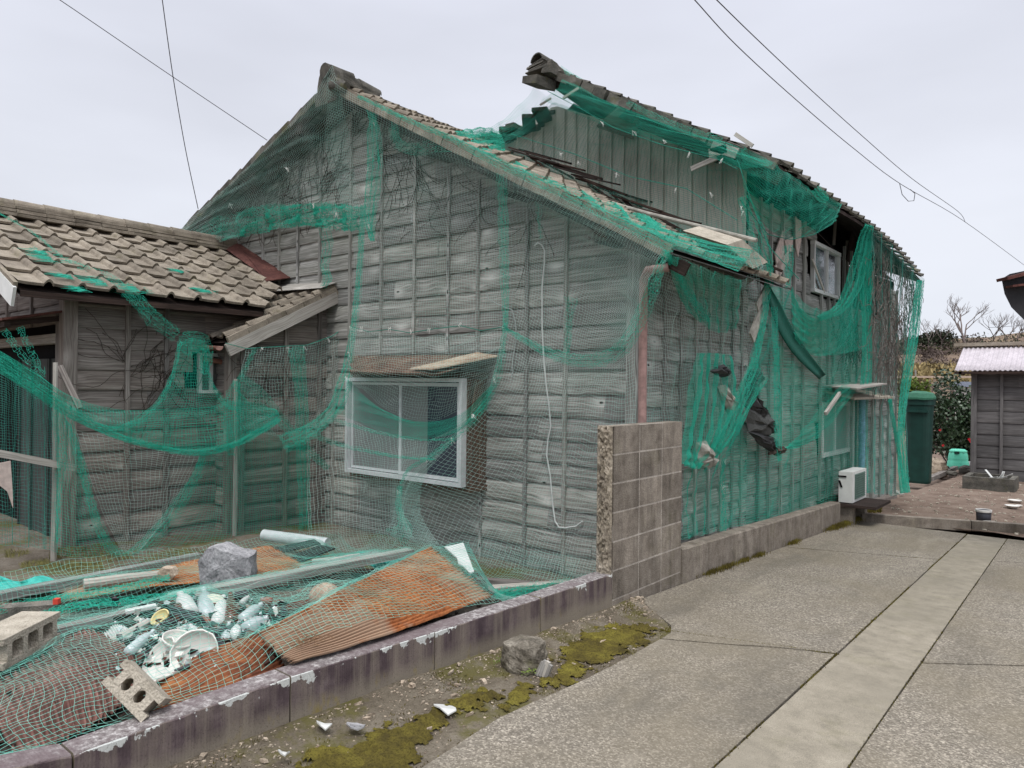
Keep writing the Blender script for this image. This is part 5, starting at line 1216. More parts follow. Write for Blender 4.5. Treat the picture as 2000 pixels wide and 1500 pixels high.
mb = MB(); mb.tube([atD(189, 470, 16), atD(191, 420, 16)], .012, 6); mb.build('mast', CABLE, an)
mb = MB()
for (xa, ya_), (xb_, yb_) in (((176, 437), (198, 427)), ((181, 431), (184, 438)), ((186, 428), (190, 437)), ((178, 433), (180, 440)), ((191, 423), (199, 422)), ((190, 431), (200, 431))): mb.tube([atD(xa, ya_, 16), atD(xb_, yb_, 16)], .007, 5)
mb.build('antenna_rods', CABLE, an)

# ------------------------------------------------------------------ the rubbish heap behind the low wall
def mound(x, y):
    b = yardz(x, y)
    fx = max(0, min(1, (x+5.2)/1.2))*1.0; fy = max(0, min(1, (4.1-y)/1.1)); return b + (.20*fx*fy) + .02*hsh(x*4, y*4)
PILE = []
def pz(px, py, z): return onZ(px, py, z)
o = patch('rubble', lambda x, y: mound(x, y)+.03*hsh(x*9, y*9)+.015*hsh(x*25, y*25), -5.2, -2.745, .2, 4.6, .03, dirt('dark rubble', (.03, .027, .025), (.075, .065, .055), (.16, .14, .12), 3)); tag(o, 'dark mass of rubble and soil under the rubbish heap', 'rubble', kind='stuff'); PILE.append(o)
def surf(ctrl, nu, nv):
    """bicubic through a control net of 3-D points -> array (nu, nv, 3)"""
    A = np.array([[list(p) for p in r] for r in ctrl], float)
    def interp(A, ts):
        n = A.shape[0]; out = []
        for t in ts:
            f = t*(n-1); i = min(int(f), n-2); u = f-i
            p0 = A[i-1] if i > 0 else 2*A[0]-A[1]; p1 = A[i]; p2 = A[i+1]; p3 = A[i+2] if i+2 < n else 2*A[n-1]-A[n-2]
            out.append(.5*((2*p1)+(p2-p0)*u+(2*p0-5*p1+4*p2-p3)*u*u+(3*p1-p0-3*p2+p3)*u**3))
        return np.array(out)
    B = interp(A, nu); Cc = interp(np.swapaxes(B, 0, 1), nv); return np.swapaxes(Cc, 0, 1)
def csheet(name, rows, mat, label, along='u', amp=.008, pitch=.032, cat='metal sheet', seed=0, rag=.0, pile=True, group=None):
    """rows of (px, py, z); corrugations run along u (the row direction) or v"""
    ctrl = [[pz(*p) for p in r] for r in rows]; L1 = sum((ctrl[0][i+1]-ctrl[0][i]).length for i in range(len(ctrl[0])-1)); L2 = (ctrl[-1][len(ctrl[0])//2]-ctrl[0][len(ctrl[0])//2]).length
    if along == 'u': nv_, nu_ = 24, max(8, int(L2/pitch*8)); 
    else: nv_, nu_ = max(8, int(L1/pitch*8)), 16
    G = surf(ctrl, np.linspace(0, 1, nu_+1), np.linspace(0, 1, nv_+1)); gu = np.gradient(G, axis=0); gv = np.gradient(G, axis=1); N = np.cross(gv, gu); N /= np.linalg.norm(N, axis=2, keepdims=True)+1e-9
    N *= np.sign(N[..., 2:3]); ph = (np.linspace(0, L2, nu_+1)[:, None] if along == 'u' else np.linspace(0, L1, nv_+1)[None, :])
    G = G + N*(amp*np.sin(2*np.pi*ph/pitch))[..., None]
    for i in range(nu_+1):
        for j in range(nv_+1): G[i, j] += N[i, j]*.012*hsh(i/nu_*5+seed, j/nv_*5)
    mb = MB(); P = [[Vector(G[i, j]) for j in range(nv_+1)] for i in range(nu_+1)]
    if rag:
        for j in range(nv_+1):
            P[0][j] += (P[2][j]-P[0][j])*rag*random.random(); P[-1][j] += (P[-3][j]-P[-1][j])*rag*random.random()
        for i in range(nu_+1): P[i][0] += (P[i][1]-P[i][0])*rag*random.random(); P[i][-1] += (P[i][-2]-P[i][-1])*rag*random.random()
    mb.grid(P, .5); o = mb.build(name, mat, smooth=True, solid=.003); tag(o, label, cat, group)
    if pile: PILE.append(o)
    return o
csheet('corrugated_sheet', [[(500, 1238, .37), (600, 1188, .42), (736, 1119, .37), (846, 1066, .37)], [(530, 1268, .33), (640, 1225, .36), (785, 1165, .34), (905, 1115, .32)], [(568, 1298, .28), (690, 1260, .285), (830, 1214, .27), (966, 1163, .22)]], RUST, 'large orange rusted corrugated sheet resting on the low wall under the net', 'u', .007, .034, seed=1, rag=.6, group='rusted corrugated sheets')
csheet('corrugated_sheet', [[(282, 1330, .22), (350, 1302, .26), (430, 1262, .30), (509, 1236, .31)], [(290, 1370, .21), (365, 1340, .25), (455, 1300, .28), (535, 1266, .28)], [(300, 1405, .18), (385, 1376, .22), (480, 1336, .25), (558, 1300, .24)]], rust('red brown rust', (.10, .035, .02), (.24, .085, .04), (.40, .17, .06)), 'narrow red brown corrugated sheet in front of the white bowls', 'u', .007, .034, seed=2, rag=.9, group='rusted corrugated sheets')
csheet('corrugated_sheet', [[(-40, 1350, .20), (80, 1280, .24), (160, 1228, .26), (235, 1248, .25)], [(0, 1425, .22), (110, 1355, .26), (195, 1305, .275), (265, 1295, .25)], [(40, 1500, .20), (135, 1446, .22), (220, 1398, .22), (295, 1345, .20)]], rust('reddish brown corrugated rust', (.08, .04, .034), (.17, .085, .07), (.30, .16, .135)), 'dark brown corrugated sheet at the lower left between the two cinder blocks', 'v', .009, .036, seed=3, rag=.5, group='rusted corrugated sheets')
csheet('corrugated_sheet', [[(110, 1160, .06), (300, 1108, .06), (440, 1082, .07), (530, 1066, .10)], [(130, 1172, .08), (300, 1146, .09), (490, 1126, .10), (610, 1108, .08)]], RUST, 'orange rusted corrugated sheet under the big grey stone', 'u', .006, .032, seed=4, rag=.8, group='rusted corrugated sheets')
csheet('corrugated_sheet', [[(520, 1160, .14), (600, 1150, .16), (690, 1135, .16)], [(540, 1195, .14), (620, 1180, .16), (700, 1160, .16)]], RUST_D, 'dark rusted sheet half hidden behind the round stone', 'u', .006, .032, seed=5, rag=.8, group='rusted corrugated sheets')
def obj_tag(mb, name, mat, label, cat, smooth=False, bevel=0, pile=True, group=None, solid=0):
    o = mb.build(name, mat, smooth=smooth, bevel=bevel, solid=solid); tag(o, label, cat, group)
    if pile: PILE.append(o)
    return o
def plank(a, b, wd, th_, mat, label, name='plank', pile=True, cat='plank'):
    mb = MB(); mb.bar(pz(*a), pz(*b), wd, th_, (0, 0, 1)); return obj_tag(mb, name, mat, label, cat, pile=pile, bevel=.003)
plank((-20, 1168, .12), (392, 1086, .08), .09, .05, W_GREY, 'long grey beam running from the left edge to the big grey stone', 'beam', cat='beam')
plank((330, 1170, .20), (800, 1078, .14), .10, .05, W_GREY, 'long pale grey beam lying across the middle of the heap behind the bottles', 'beam', cat='beam')
plank((70, 1240, .21), (400, 1162, .22), .07, .03, W_GREY, 'grey beam in front of the orange sheet at the left of the heap', 'beam', cat='beam')
plank((590, 1112, .10), (740, 1082, .14), .12, .03, W_GREY, 'broad grey board with split ends at the back of the heap', pile=True)
plank((610, 1098, .08), (705, 1086, .10), .08, .03, W_PALE, 'short pale board behind the split grey board')
plank((958, 1150, -.06), (1120, 1138, -.08), .10, .03, W_PALE, 'weathered plank on the ground between rusty sheet and block wall', pile=False)
plank((930, 1132, -.08), (1130, 1148, -.10), .08, .03, W_BRN, 'brown plank on the ground at the foot of the gable wall near the block wall', pile=False)
plank((221, 1252, .26), (295, 1212, .27), .045, .02, W_PALE, 'short pale slat beside the white corrugated fragment', 'slat', cat='slat')
plank((150, 1222, .18), (300, 1194, .24), .03, .02, W_DARK, 'thin dark strip left of the white tray', 'slat', cat='slat')
plank((245, 1195, .27), (305, 1183, .28), .05, .015, PVC_W, 'white plastic tray lying left of the bottles', 'tray', cat='tray')
mb = MB(); mb.tube([pz(163, 1141, .13), pz(240, 1130, .13), pz(312, 1122, .13)], [.035, .033, .03], 10); obj_tag(mb, 'log', W_PALE, 'short pale log with a dark cut end left of the beige stone', 'log')
mb = MB(); mb.tube([onZ(515, 1045, .02), onZ(640, 1062, .0)], .055, 16); obj_tag(mb, 'pipe', simple('pale grey pipe', (.45, .5, .5), .45), 'thick pale grey plastic pipe behind the heap below the netting', 'pipe', True, pile=False)
mb = MB(); prism(mb, [pz(868, 1070, .36), pz(905, 1062, .37), pz(926, 1118, .30), pz(918, 1122, .30), pz(905, 1108, .31), pz(895, 1103, .32), pz(893, 1092, .33), pz(882, 1082, .35)], (0, 0, .008)); obj_tag(mb, 'board_shard', PVC_W, 'white triangular board shard sticking out behind the large rusty sheet', 'shard')
mb = MB()
for k, (a, b) in enumerate((((500, 1085), (620, 1058)), ((560, 1100), (640, 1068)))): mb.bar(pz(*a, .04), pz(*b, .10), .2, .01, (0, 0, 1))
obj_tag(mb, 'black_sheet', BLACKCL, 'crumpled black sheeting between the pale pipe and the grey boards', 'sheeting')
mb = MB(); P = [[pz(lerp(690, 800, j/10), lerp(1085, 1105, i/5)-8*math.sin(j), .08+.03*hsh(i*1.3, j*1.1)) for j in range(11)] for i in range(6)]; mb.grid(P, .5); obj_tag(mb, 'teal_sheet', TEALCL, 'teal plastic sheeting crumpled behind the large rusty sheet', 'sheeting', solid=.003)
mb = MB(); P = [[pz(lerp(-30, 110, j/10), lerp(1130, 1160, i/5)-6*math.sin(j), .05+.04*hsh(i*1.3, j*1.1)) for j in range(11)] for i in range(6)]; mb.grid(P, .5); obj_tag(mb, 'teal_sheet', TEALCL, 'teal plastic sheeting at the left edge behind the dark brick', 'sheeting', solid=.003)
# stones
c = pz(437, 1146, .07); D = (c-CAM).dot(fwd)
def poly_rock(name, px, py_, z, pts_px, depth, mat, label, cat='stone', pile=False):
    base = pz(px, py_, z); D = (base-CAM).dot(fwd); F = [atD(x, y, D-.02*random.random()) for x, y in pts_px]; n = len(F); ce = sum(F, V(0, 0, 0))/n
    mb = MB(); Bk = [ce + (p-ce)*.92 + fwd*depth + V(0, 0, .01) for p in F]; mid = [ce + (p-ce)*1.04 + fwd*depth*.4 for p in F]; rings = [[ce+(p-ce)*.94 for p in F], F, mid, Bk]
    Q = []
    for a, b in zip(rings, rings[1:]): pass
    def sub(r): 
        o = []
        for i in range(n):
            for t in range(4): o.append(r[i].lerp(r[(i+1) % n], t/4))
        o.append(o[0]); return o
    S_ = [sub(r) for r in rings]
    f2 = []; 
    for t in (0, .3, .6, .9): f2.append([ce.lerp(p, t) for p in S_[0]])
    G = f2 + [S_[0]] + S_[1:] + [[ce+fwd*depth for p in S_[0]]]
    for r in G:
        for i, p in enumerate(r[:-1]): r[i] = p + V(hsh(p.x*14, p.y*14, p.z*14), hsh(p.x*14+9, p.y*14, p.z*14), hsh(p.x*14, p.y*14+9, p.z*14))*.012 + V(hsh(p.x*45, p.y*45, p.z*45), 0, hsh(p.x*45, p.y*45+7, p.z*45))*.006
        r[-1] = r[0]
    mb.grid(G, .5); o = mb.build(name, mat); tag(o, label, cat)
    if pile: PILE.append(o)
    return o
poly_rock('stone', 437, 1146, .06, [(390, 1144), (387, 1098), (402, 1073), (420, 1070), (455, 1083), (486, 1088), (488, 1136), (440, 1146)], .2, STONE, 'big angular grey stone weighing down the net on the rusty sheet')
poly_rock('stone', 325, 1134, .10, [(308, 1132), (308, 1118), (316, 1110), (334, 1112), (342, 1124), (330, 1134)], .07, STONE_B, 'small beige stone between the pale log and the big grey stone')
o = rock('round_stone', pz(635, 1166, .26), (.092, .092, .08), STONE_B, 21, None, 0, 30, .05); tag(o, 'smooth rounded beige stone half under the net behind the large rusty sheet', 'stone'); PILE.append(o)
mb = MB(); a, b = pz(0, 1188, .20), pz(112, 1180, .20); mb.bar(a+V(0, 0, -.03), b+V(0, 0, -.03), .10, .085, (0, 0, 1)); o = obj_tag(mb, 'brick', TILE_D, 'dark brown weathered brick at the left edge of the heap', 'brick', bevel=.008, pile=False)
mb = MB(); mb.bar(pz(106, 1174, .24), pz(116, 1174, .24), .03, .03); tag(mb.build('red_scrap', simple('red plastic', (.7, .08, .05), .4)), 'tiny red plastic scrap at the end of the dark brick', 'scrap')
# cinder blocks
def cinder(name, a, b, z, label, length=.39, hgt=.125, dep=.19, holes=3, up=(0, 0, 1), roll=0, cut=None):
    A, B = Vector(a), Vector(b); d = (B-A).normalized(); u = Vector(up); u = (u-d*u.dot(d)).normalized(); f = d.cross(u)      # f points away
    if f.dot(fwd) < 0: f = -f
    L = length; mb = MB(); C0 = (A+B)/2; web = .03; r = .5
    o_ = C0 - d*L/2
    def bx(x0, x1, z0, z1): mb.box(o_ + d*(x0+x1)/2 + u*(z0+z1)/2 + f*dep/2, (x1-x0, dep, z1-z0), (d, f, u), r)
    n = holes; wv = .028; hw = (L-.05-(n+1)*web)/n
    bx(0, L, 0, wv); bx(0, L, hgt-wv, hgt)
    x = .025
    for k in range(n+1): bx(x, x+web, wv+.0005, hgt-wv-.0005); x += web+hw
    # rounded corners of the cores
    x = .025+web
    for k in range(n):
        for sx, sz in ((0, 0), (1, 0), (0, 1), (1, 1)):
            cx_ = x + sx*hw; cz = wv if not sz else hgt-wv; e = .016; s1 = -1 if sx else 1; s2 = -1 if sz else 1
            p0 = o_ + d*cx_ + u*cz + f*.003; p1 = p0 + d*s1*e; p2 = p0 + u*s2*e; mb.face([p0, p1, p0+d*s1*e*.4+u*s2*e*.4, p2], None, r); mb.face([p1, p2, p2+f*(dep-.006), p1+f*(dep-.006)], None, r)
        x += web+hw
    o = mb.build(name, BLOCK_L, bevel=.0035); return tag(o, label, 'cinder block', 'cinder blocks on the heap')
A_, B_ = pz(2, 1308, .235), pz(118, 1244, .235); print('cinder len', (B_-A_).length)
dd_ = (B_-A_).normalized(); cinder('cinder_block', B_-dd_*.39-V(0, 0, .01), B_-V(0, 0, .01), 0, 'whole pale cinder block with three cores lying at the left edge', hgt=.135, up=V(0, 0, .8)+fwd*.6)
D2 = (onX(242, 1380, -2.76)-CAM).dot(fwd); c2 = atD(236, 1372, D2-.02); dd_ = (rgt*.74-V(0, 0, .62)-fwd*.12).normalized()
cinder('cinder_block', c2-dd_*.105, c2+dd_*.105, 0, 'broken half cinder block tilted against the inside of the low wall', length=.21, hgt=.105, holes=2, dep=.13, up=rgt*.5+V(0, 0, .8)+fwd*.5)
# bottles, bowls, pipes and shards
def bottle(a, b, z, rad, mat, label, neck=.35, name='bottle', group='bottles in the heap'):
    A, B = pz(a[0], a[1], z), pz(b[0], b[1], z+.01); d = B-A; L = d.length; mb = MB()
    mb.lathe([(0, 0), (rad*.9, .004), (rad, .015), (rad, L*.55), (rad*.85, L*.68), (rad*neck, L*.85), (rad*neck, L*.95), (rad*neck*1.25, L*.955), (rad*neck*1.25, L), (0, L)], A, d, 16, random.random())
    return obj_tag(mb, name, mat, label, 'bottle', True, group=group)
B_list = [((372, 1200), (352, 1160), .045, PVC_W, 'fat white plastic bottle at the top of the heap under the long beam'), ((405, 1208), (398, 1150), .042, GLASSY, 'clear bottle upright against the white one'), ((424, 1222), (436, 1166), .036, PVC_W, 'slender white bottle with its neck up beside the brown glass one'),
    ((452, 1215), (450, 1160), .034, GLASS_BR, 'brown glass bottle right of the slender white bottle'), ((472, 1212), (510, 1180), .032, GLASSY, 'clear bottle lying right of the brown glass one'), ((478, 1232), (520, 1208), .040, GLASSY, 'wide clear jar lying nearest the large rusty sheet'), ((385, 1248), (372, 1222), .026, PVC_W, 'small white bottle just above the bowls'), ((440, 1250), (447, 1218), .022, GLASSY, 'tiny clear bottle in the middle of the shards'), ((420, 1262), (412, 1232), .024, GLASS_BK, 'short black bottle beside the broken bowls'), ((250, 1275), (300, 1232), .026, GLASSY, 'long clear bottle with a white cap beside the pale slat')]
for a, b, r_, m_, lb in B_list: bottle(a, b, .27, r_, m_, lb)
for k, (pts, r_, lb) in enumerate(((((330, 1188), (360, 1196), (392, 1202)), .016, 'upper black hose left of the bottles'), (((330, 1200), (360, 1206), (392, 1212)), .018, 'lower black hose left of the bottles'), (((398, 1232), (420, 1236), (455, 1226)), .018, 'black hose crossing between the shards and bowls'), (((458, 1165), (484, 1163)), .028, 'short thick black pipe end above the brown bottle'))):
    mb = MB(); mb.tube([pz(x, y, .29) for x, y in pts], r_, 12); obj_tag(mb, 'hose', GLASS_BK, lb, 'hose', True, group='black hoses in the heap')
rj = random.Random(31)
for k in range(16):
    px, py = rj.uniform(345, 535), rj.uniform(1172, 1285); m_ = rj.choice([PVC_W, GLASSY, GLASS_BK, GLASS_BR, GLASS_BK, BROWN_P]); a_ = rj.uniform(0, 6.28); L_ = rj.uniform(18, 34)
    nm = {id(PVC_W): 'small white', id(GLASSY): 'small clear', id(GLASS_BK): 'small black', id(GLASS_BR): 'small brown', id(BROWN_P): 'small red brown'}[id(m_)]
    bottle((px, py), (px+L_*math.cos(a_), py+L_*.6*math.sin(a_)), .275, rj.uniform(.014, .026), m_, nm+' bottle lying among the broken glass in the heap', rj.uniform(.4, .8), group=nm+' bottles among the broken glass')
def bowl(px, py, z, R_, ax, label, mat=CHINA, arc=1.0, dep=.6, name='bowl'):
    c = pz(px, py, z); ax = Vector(ax).normalized(); x = ax.orthogonal().normalized(); y = ax.cross(x); mb = MB(); n = 26; P = []
    for k in range(9):
        t = k/8; r_ = R_*math.sin(t*math.pi/2*.98+.02); h = R_*dep*(1-math.cos(t*math.pi/2)); P.append([c+ax*h+(x*math.cos(a)+y*math.sin(a))*r_*(1+(.06*hsh(j*.9) if k == 8 else 0)) for j in range(n+1) for a in [2*math.pi*arc*j/n]])
    mb.grid(P, .5); return obj_tag(mb, name, mat, label, name.replace('_', ' '), True, solid=.006)
bowl(385, 1282, .26, .10, (.55, -.5, .55), 'largest white bowl, tipped towards the camera in the middle of the heap')
bowl(325, 1290, .25, .085, (-.1, -.7, .7), 'broken half bowl left of the largest white bowl', arc=.6)
bowl(345, 1262, .29, .07, (.3, .1, .9), 'upturned cream bowl behind the two broken ones')
bowl(318, 1212, .28, .045, (.2, -.6, .7), 'pale yellow plastic scoop above the slat', YELLOW, .6, .7, 'scoop')
bowl(425, 1165, .31, .06, (-.3, -.2, -1), 'upturned cream basin under the long beam', simple('cream enamel', (.6, .6, .5), .4), 1, .5, 'basin')
mb = MB()
for q in ([(300, 1290), (318, 1275), (322, 1322), (305, 1330)], [(322, 1320), (342, 1278), (352, 1305), (356, 1310)], [(275, 1330), (300, 1300), (352, 1312), (300, 1335)]):
    prism(mb, [pz(x, y, .27-.02*random.random()) for x, y in q], (0, 0, .006))
obj_tag(mb, 'porcelain_shard', CHINA, 'flat white porcelain shards in front of the bowls', 'shard')
csheet('plastic_sheet', [[(200, 1245, .25), (222, 1222, .26), (246, 1226, .26)], [(212, 1262, .25), (238, 1248, .26), (262, 1244, .26)]], PVC_W, 'small white corrugated plastic fragment left of the slat', 'v', .006, .02, 'fragment', 6)
rr = random.Random(77)
for nm, mt_, cnt, smin, smax, lb, cat_ in (('broken_glass', GLASSY, 750, .005, .018, 'glittering litter of broken glass between the bottles', 'broken glass'), ('crockery_shards', CHINA, 330, .006, .026, 'small white crockery shards strewn between the bottles', 'crockery shards'), ('dark_scraps', GLASS_BK, 420, .008, .034, 'small black plastic scraps among the broken glass', 'scraps'), ('rust_scraps', RUST_D, 260, .008, .034, 'small rusty metal scraps around the bottles', 'scraps')):
    mb = MB()
    for k in range(cnt):
        px, py = rr.gauss(415, 75), rr.gauss(1232, 32)
        if not (220 < px < 560 and 1165 < py < 1310): continue
        c = pz(px, py, .245+rr.random()*.035); s = rr.uniform(smin, smax); ax = [Vector((rr.gauss(0, 1), rr.gauss(0, 1), rr.gauss(0, .7))).normalized()]; ax.append(ax[0].orthogonal().normalized()); ax.append(ax[0].cross(ax[1])); mb.box(c, (s*rr.uniform(1, 2.4), s, s*.22), ax, rr.random(), s*.3)
    o = mb.build(nm, mt_); tag(o, lb, cat_, kind='stuff'); PILE.append(o)
mb = MB()
for k in range(900):                                    # chips and splinters filling the heap
    x, y = rr.uniform(-4.9, -2.76), rr.uniform(.5, 4.3); c = V(x, y, mound(x, y)+.01+rr.random()*.02); s = rr.uniform(.006, .026); ax = [Vector((rr.gauss(0, 1), rr.gauss(0, 1), rr.gauss(0, .4))).normalized()]; ax.append(ax[0].orthogonal().normalized()); ax.append(ax[0].cross(ax[1])); mb.box(c, (s*3*rr.random()+s, s, s*.3), ax, rr.random())
o = mb.build('debris', W_DARK); tag(o, 'dark splinters and chips packed beneath the heap', 'debris', kind='stuff'); PILE.append(o)
for px, py, lb in ((635, 1218, 'upper clump of dried brown plant lying on the large rusty sheet'), (610, 1256, 'lower clump of dried brown plant lying on the large rusty sheet'), (655, 1192, 'small sprig of dried plant near the top of the large rusty sheet')):
    mb = MB(); c = pz(px, py, .35)
    for k in range(50):
        a = rr.random()*6.28; p = c+V(rr.gauss(0, .03), rr.gauss(0, .03), rr.random()*.02); q = p+V(math.cos(a)*.025, math.sin(a)*.025, rr.random()*.012); mb.tube([p, q], .0016, 3, False)
    tag(mb.build('dried_plant', simple('dried plant', (.22, .13, .07), .9)), lb, 'dried plant')
mb = MB()                                               # grass of the yard near the left nets
for k in range(9000):
    px, py = rr.uniform(10, 400), rr.uniform(1075, 1125)
    c = onZ(px, py, -.09); c.z = yardz(c.x, c.y)+.005; a = rr.random()*6.28; h = rr.uniform(.01, .045)
    if hsh(c.x*3, c.y*3) < -.1: continue
    mb.face([c, c+V(.004*math.cos(a), .004*math.sin(a), 0), c+V(.02*math.cos(a+1), .02*math.sin(a+1), h)], None, rr.random())
tag(mb.build('grass', simple('dry moss grass', (.16, .15, .05), .9, var=.5)), 'mossy yellow green grass in the yard in front of the outbuilding', 'grass', kind='stuff')
mb = MB()
c0 = onZ(905, 965, .1)

# ------------------------------------------------------------------ netting made of real threads
def tubes_np(P0, P1, rad):
    """3-sided threads for arrays of segment ends"""
    d = P1-P0; L = np.linalg.norm(d, axis=1, keepdims=True); ok = (L[:, 0] > 1e-5); P0, P1, d, L = P0[ok], P1[ok], d[ok], L[ok]; d = d/L
    ref = np.where(np.abs(d[:, 2:3]) < .8, np.array([[0, 0, 1.]]), np.array([[1., 0, 0]])); x = np.cross(d, ref); x /= np.linalg.norm(x, axis=1, keepdims=True); y = np.cross(d, x)
    n = len(P0); Vt = np.empty((n, 6, 3), np.float32)
    for k in range(3):
        a = 2*np.pi*k/3; o = (x*math.cos(a)+y*math.sin(a))*rad; Vt[:, k] = P0+o; Vt[:, 3+k] = P1+o
    base = (np.arange(n)*6)[:, None]; F = np.concatenate([base+np.array([[0, 1, 4, 3]]), base+np.array([[1, 2, 5, 4]]), base+np.array([[2, 0, 3, 5]])], 1).reshape(-1)
    return Vt.reshape(-1, 3), F
def np_mesh(name, Vt, F, mat, parent=None):
    me = bpy.data.meshes.new(name); nv, nf = len(Vt), len(F)//4
    me.vertices.add(nv); me.vertices.foreach_set('co', np.ascontiguousarray(Vt, np.float32).ravel()); me.loops.add(len(F)); me.loops.foreach_set('vertex_index', F.astype(np.int32))
    me.polygons.add(nf); me.polygons.foreach_set('loop_start', np.arange(0, len(F), 4, dtype=np.int32)); me.polygons.foreach_set('loop_total', np.full(nf, 4, np.int32))
    me.update(calc_edges=True); me.materials.append(mat); o = bpy.data.objects.new(name, me); C.objects.link(o)
    if parent: o.parent = parent; o.matrix_parent_inverse = Matrix.Translation(-parent.location)
    return o
NTH = [0]
def grid_net(G, rad, drop=0.0, mask=None, diag=False):
    n, m = G.shape[:2]; A = []; B = []
    if diag:
        prs = [(G[:-1, :-1], G[1:, 1:]), (G[1:, :-1], G[:-1, 1:])]; sel = (np.add.outer(np.arange(n-1), np.arange(m-1)) % 2)
        for k, (a, b) in enumerate(prs): s = sel == k; A.append(a[s]); B.append(b[s])
    else:
        for a, b, s in ((G[:-1, :], G[1:, :], (slice(None, -1), slice(None))), (G[:, :-1], G[:, 1:], (slice(None), slice(None, -1)))):
            a_, b_ = a.reshape(-1, 3), b.reshape(-1, 3)
            if mask is not None:
                mk = (mask[s] & (mask[1:, :] if a.shape[0] == n-1 else mask[:, 1:])).reshape(-1); a_, b_ = a_[mk], b_[mk]
            A.append(a_); B.append(b_)
    A, B = np.concatenate(A), np.concatenate(B)
    if drop: k = rng.random(len(A)) > drop; A, B = A[k], B[k]
    NTH[0] += len(A); return tubes_np(A, B, rad)
def snoise(U, W, s):
    r = np.random.default_rng(s); z = 0
    for k in range(5):
        fx, fy, p = r.uniform(.5, 3.2)*(1+k*.6), r.uniform(.5, 3.2)*(1+k*.6), r.uniform(0, 6.28); z = z + np.sin(2*np.pi*(fx*U+fy*W)*r.choice([-1, 1])+p)/(1+k*.5)
    return z/2.5
def net(label, rows, plane, cell=.026, slack=(1., 1.), rad=.00085, fold=(0.0, 5, .0), mat=None, seed=0, drop=.003, jit=.0010, nrmamp=.02, name='safety_net', ropes=(), ties=(), parent=None, holes=None, diag=False, group='green safety nets on the houses'):
    """rows of (px, py[, plane value]); the sheet has its own size (slack > 1 gathers it)"""
    ax, dv = plane
    def P(q):
        v = q[2] if len(q) > 2 else dv
        return onY(q[0], q[1], v) if ax == 'Y' else onX(q[0], q[1], v) if ax == 'X' else onZ(q[0], q[1], v) if ax == 'Z' else atD(q[0], q[1], v)
    ctrl = [[P(q) for q in r] for r in rows]; mm_ = max(len(r) for r in ctrl)
    ctrl = [r if len(r) == mm_ else [Vector(p) for p in surf([r, r], [0], np.linspace(0, 1, mm_))[0]] for r in ctrl]
    Lu = max(sum((c[i+1]-c[i]).length for c in [[r[j] for r in ctrl]] for i in range(len(ctrl)-1)) for j in range(mm_)); Lv = np.mean([sum((r[i+1]-r[i]).length for i in range(mm_-1)) for r in ctrl])
    nu = max(3, int(Lu*slack[0]/cell)); nv = max(3, int(Lv*slack[1]/cell))
    uu = np.linspace(0, 1, nu+1); vv = np.linspace(0, 1, nv+1)
    fr = np.linspace(0, 1, 33); frv = np.linspace(0, 1, 49); S0 = surf(ctrl, fr, frv)                 # coarse surface, sampled below
    U, W = np.meshgrid(uu, vv, indexing='ij')
    rs_ = np.random.default_rng(seed+100)
    fa, ff, fd = fold; ph = rs_.uniform(0, 6.28, 3)
    wob = .5*np.sin(2*np.pi*(W*ff+.15*np.sin(U*4+ph[0]))+ph[1]) + .5*np.sin(2*np.pi*(W*ff*1.73+.1*np.sin(U*3+ph[2]))+ph[0])
    W2 = np.clip(W + fa*wob/(2*np.pi*ff)*np.sin(np.pi*W)**.3, 0, 1) if fa else W
    U2 = np.clip(U + .012*snoise(U, W, seed), 0, 1)*1.0
    def samp(a, b):
        x = a*32; y = b*48; i = np.minimum(x.astype(int), 31); j = np.minimum(y.astype(int), 47); s = (x-i)[..., None]; t = (y-j)[..., None]
        return (S0[i, j]*(1-s)+S0[i+1, j]*s)*(1-t)+(S0[i, j+1]*(1-s)+S0[i+1, j+1]*s)*t
    G = samp(U2, W2); e = .01
    Nn = np.cross(samp(np.clip(U2+e, 0, 1), W2)-samp(np.clip(U2-e, 0, 1), W2), samp(U2, np.clip(W2+e, 0, 1))-samp(U2, np.clip(W2-e, 0, 1))); Nn /= np.linalg.norm(Nn, axis=2, keepdims=True)+1e-9
    G = G + Nn*(nrmamp*snoise(U*1.3, W*1.3, seed+5) + fd*np.cos(2*np.pi*W*ff+ph[1]))[..., None] + rng.normal(0, jit, G.shape)
    mask = None
    if holes is not None:
        mask = snoise(U*2, W*2, seed+9) < holes
    o = np_mesh(name, *grid_net(G, rad, drop, mask, diag), mat or NETM, parent)
    if not parent: tag(o, label, 'net', group)
    for r in ropes:
        mb = MB(); mb.tube([P(q) for q in r], .004, 5, False); rp_ = mb.build('edge_rope', ROPE); rp_.parent = o
    for t in ties:
        mb = MB(); p = P(t); s = .016*max(1, (p-CAM).length/7)
        for k in range(3):
            a = random.uniform(-.6, .6); mb.tube([p, p+rgt*s*random.uniform(-1.5, 1.5)+V(0, 0, s*random.uniform(.2, 1.2)), p+rgt*s*random.uniform(-1, 1.5)-V(0, 0, s*random.uniform(.8, 2.6))], .0016*max(1, (p-CAM).length/7), 4, False)
        tt = mb.build('tie', TIE); tt.parent = o
    return o
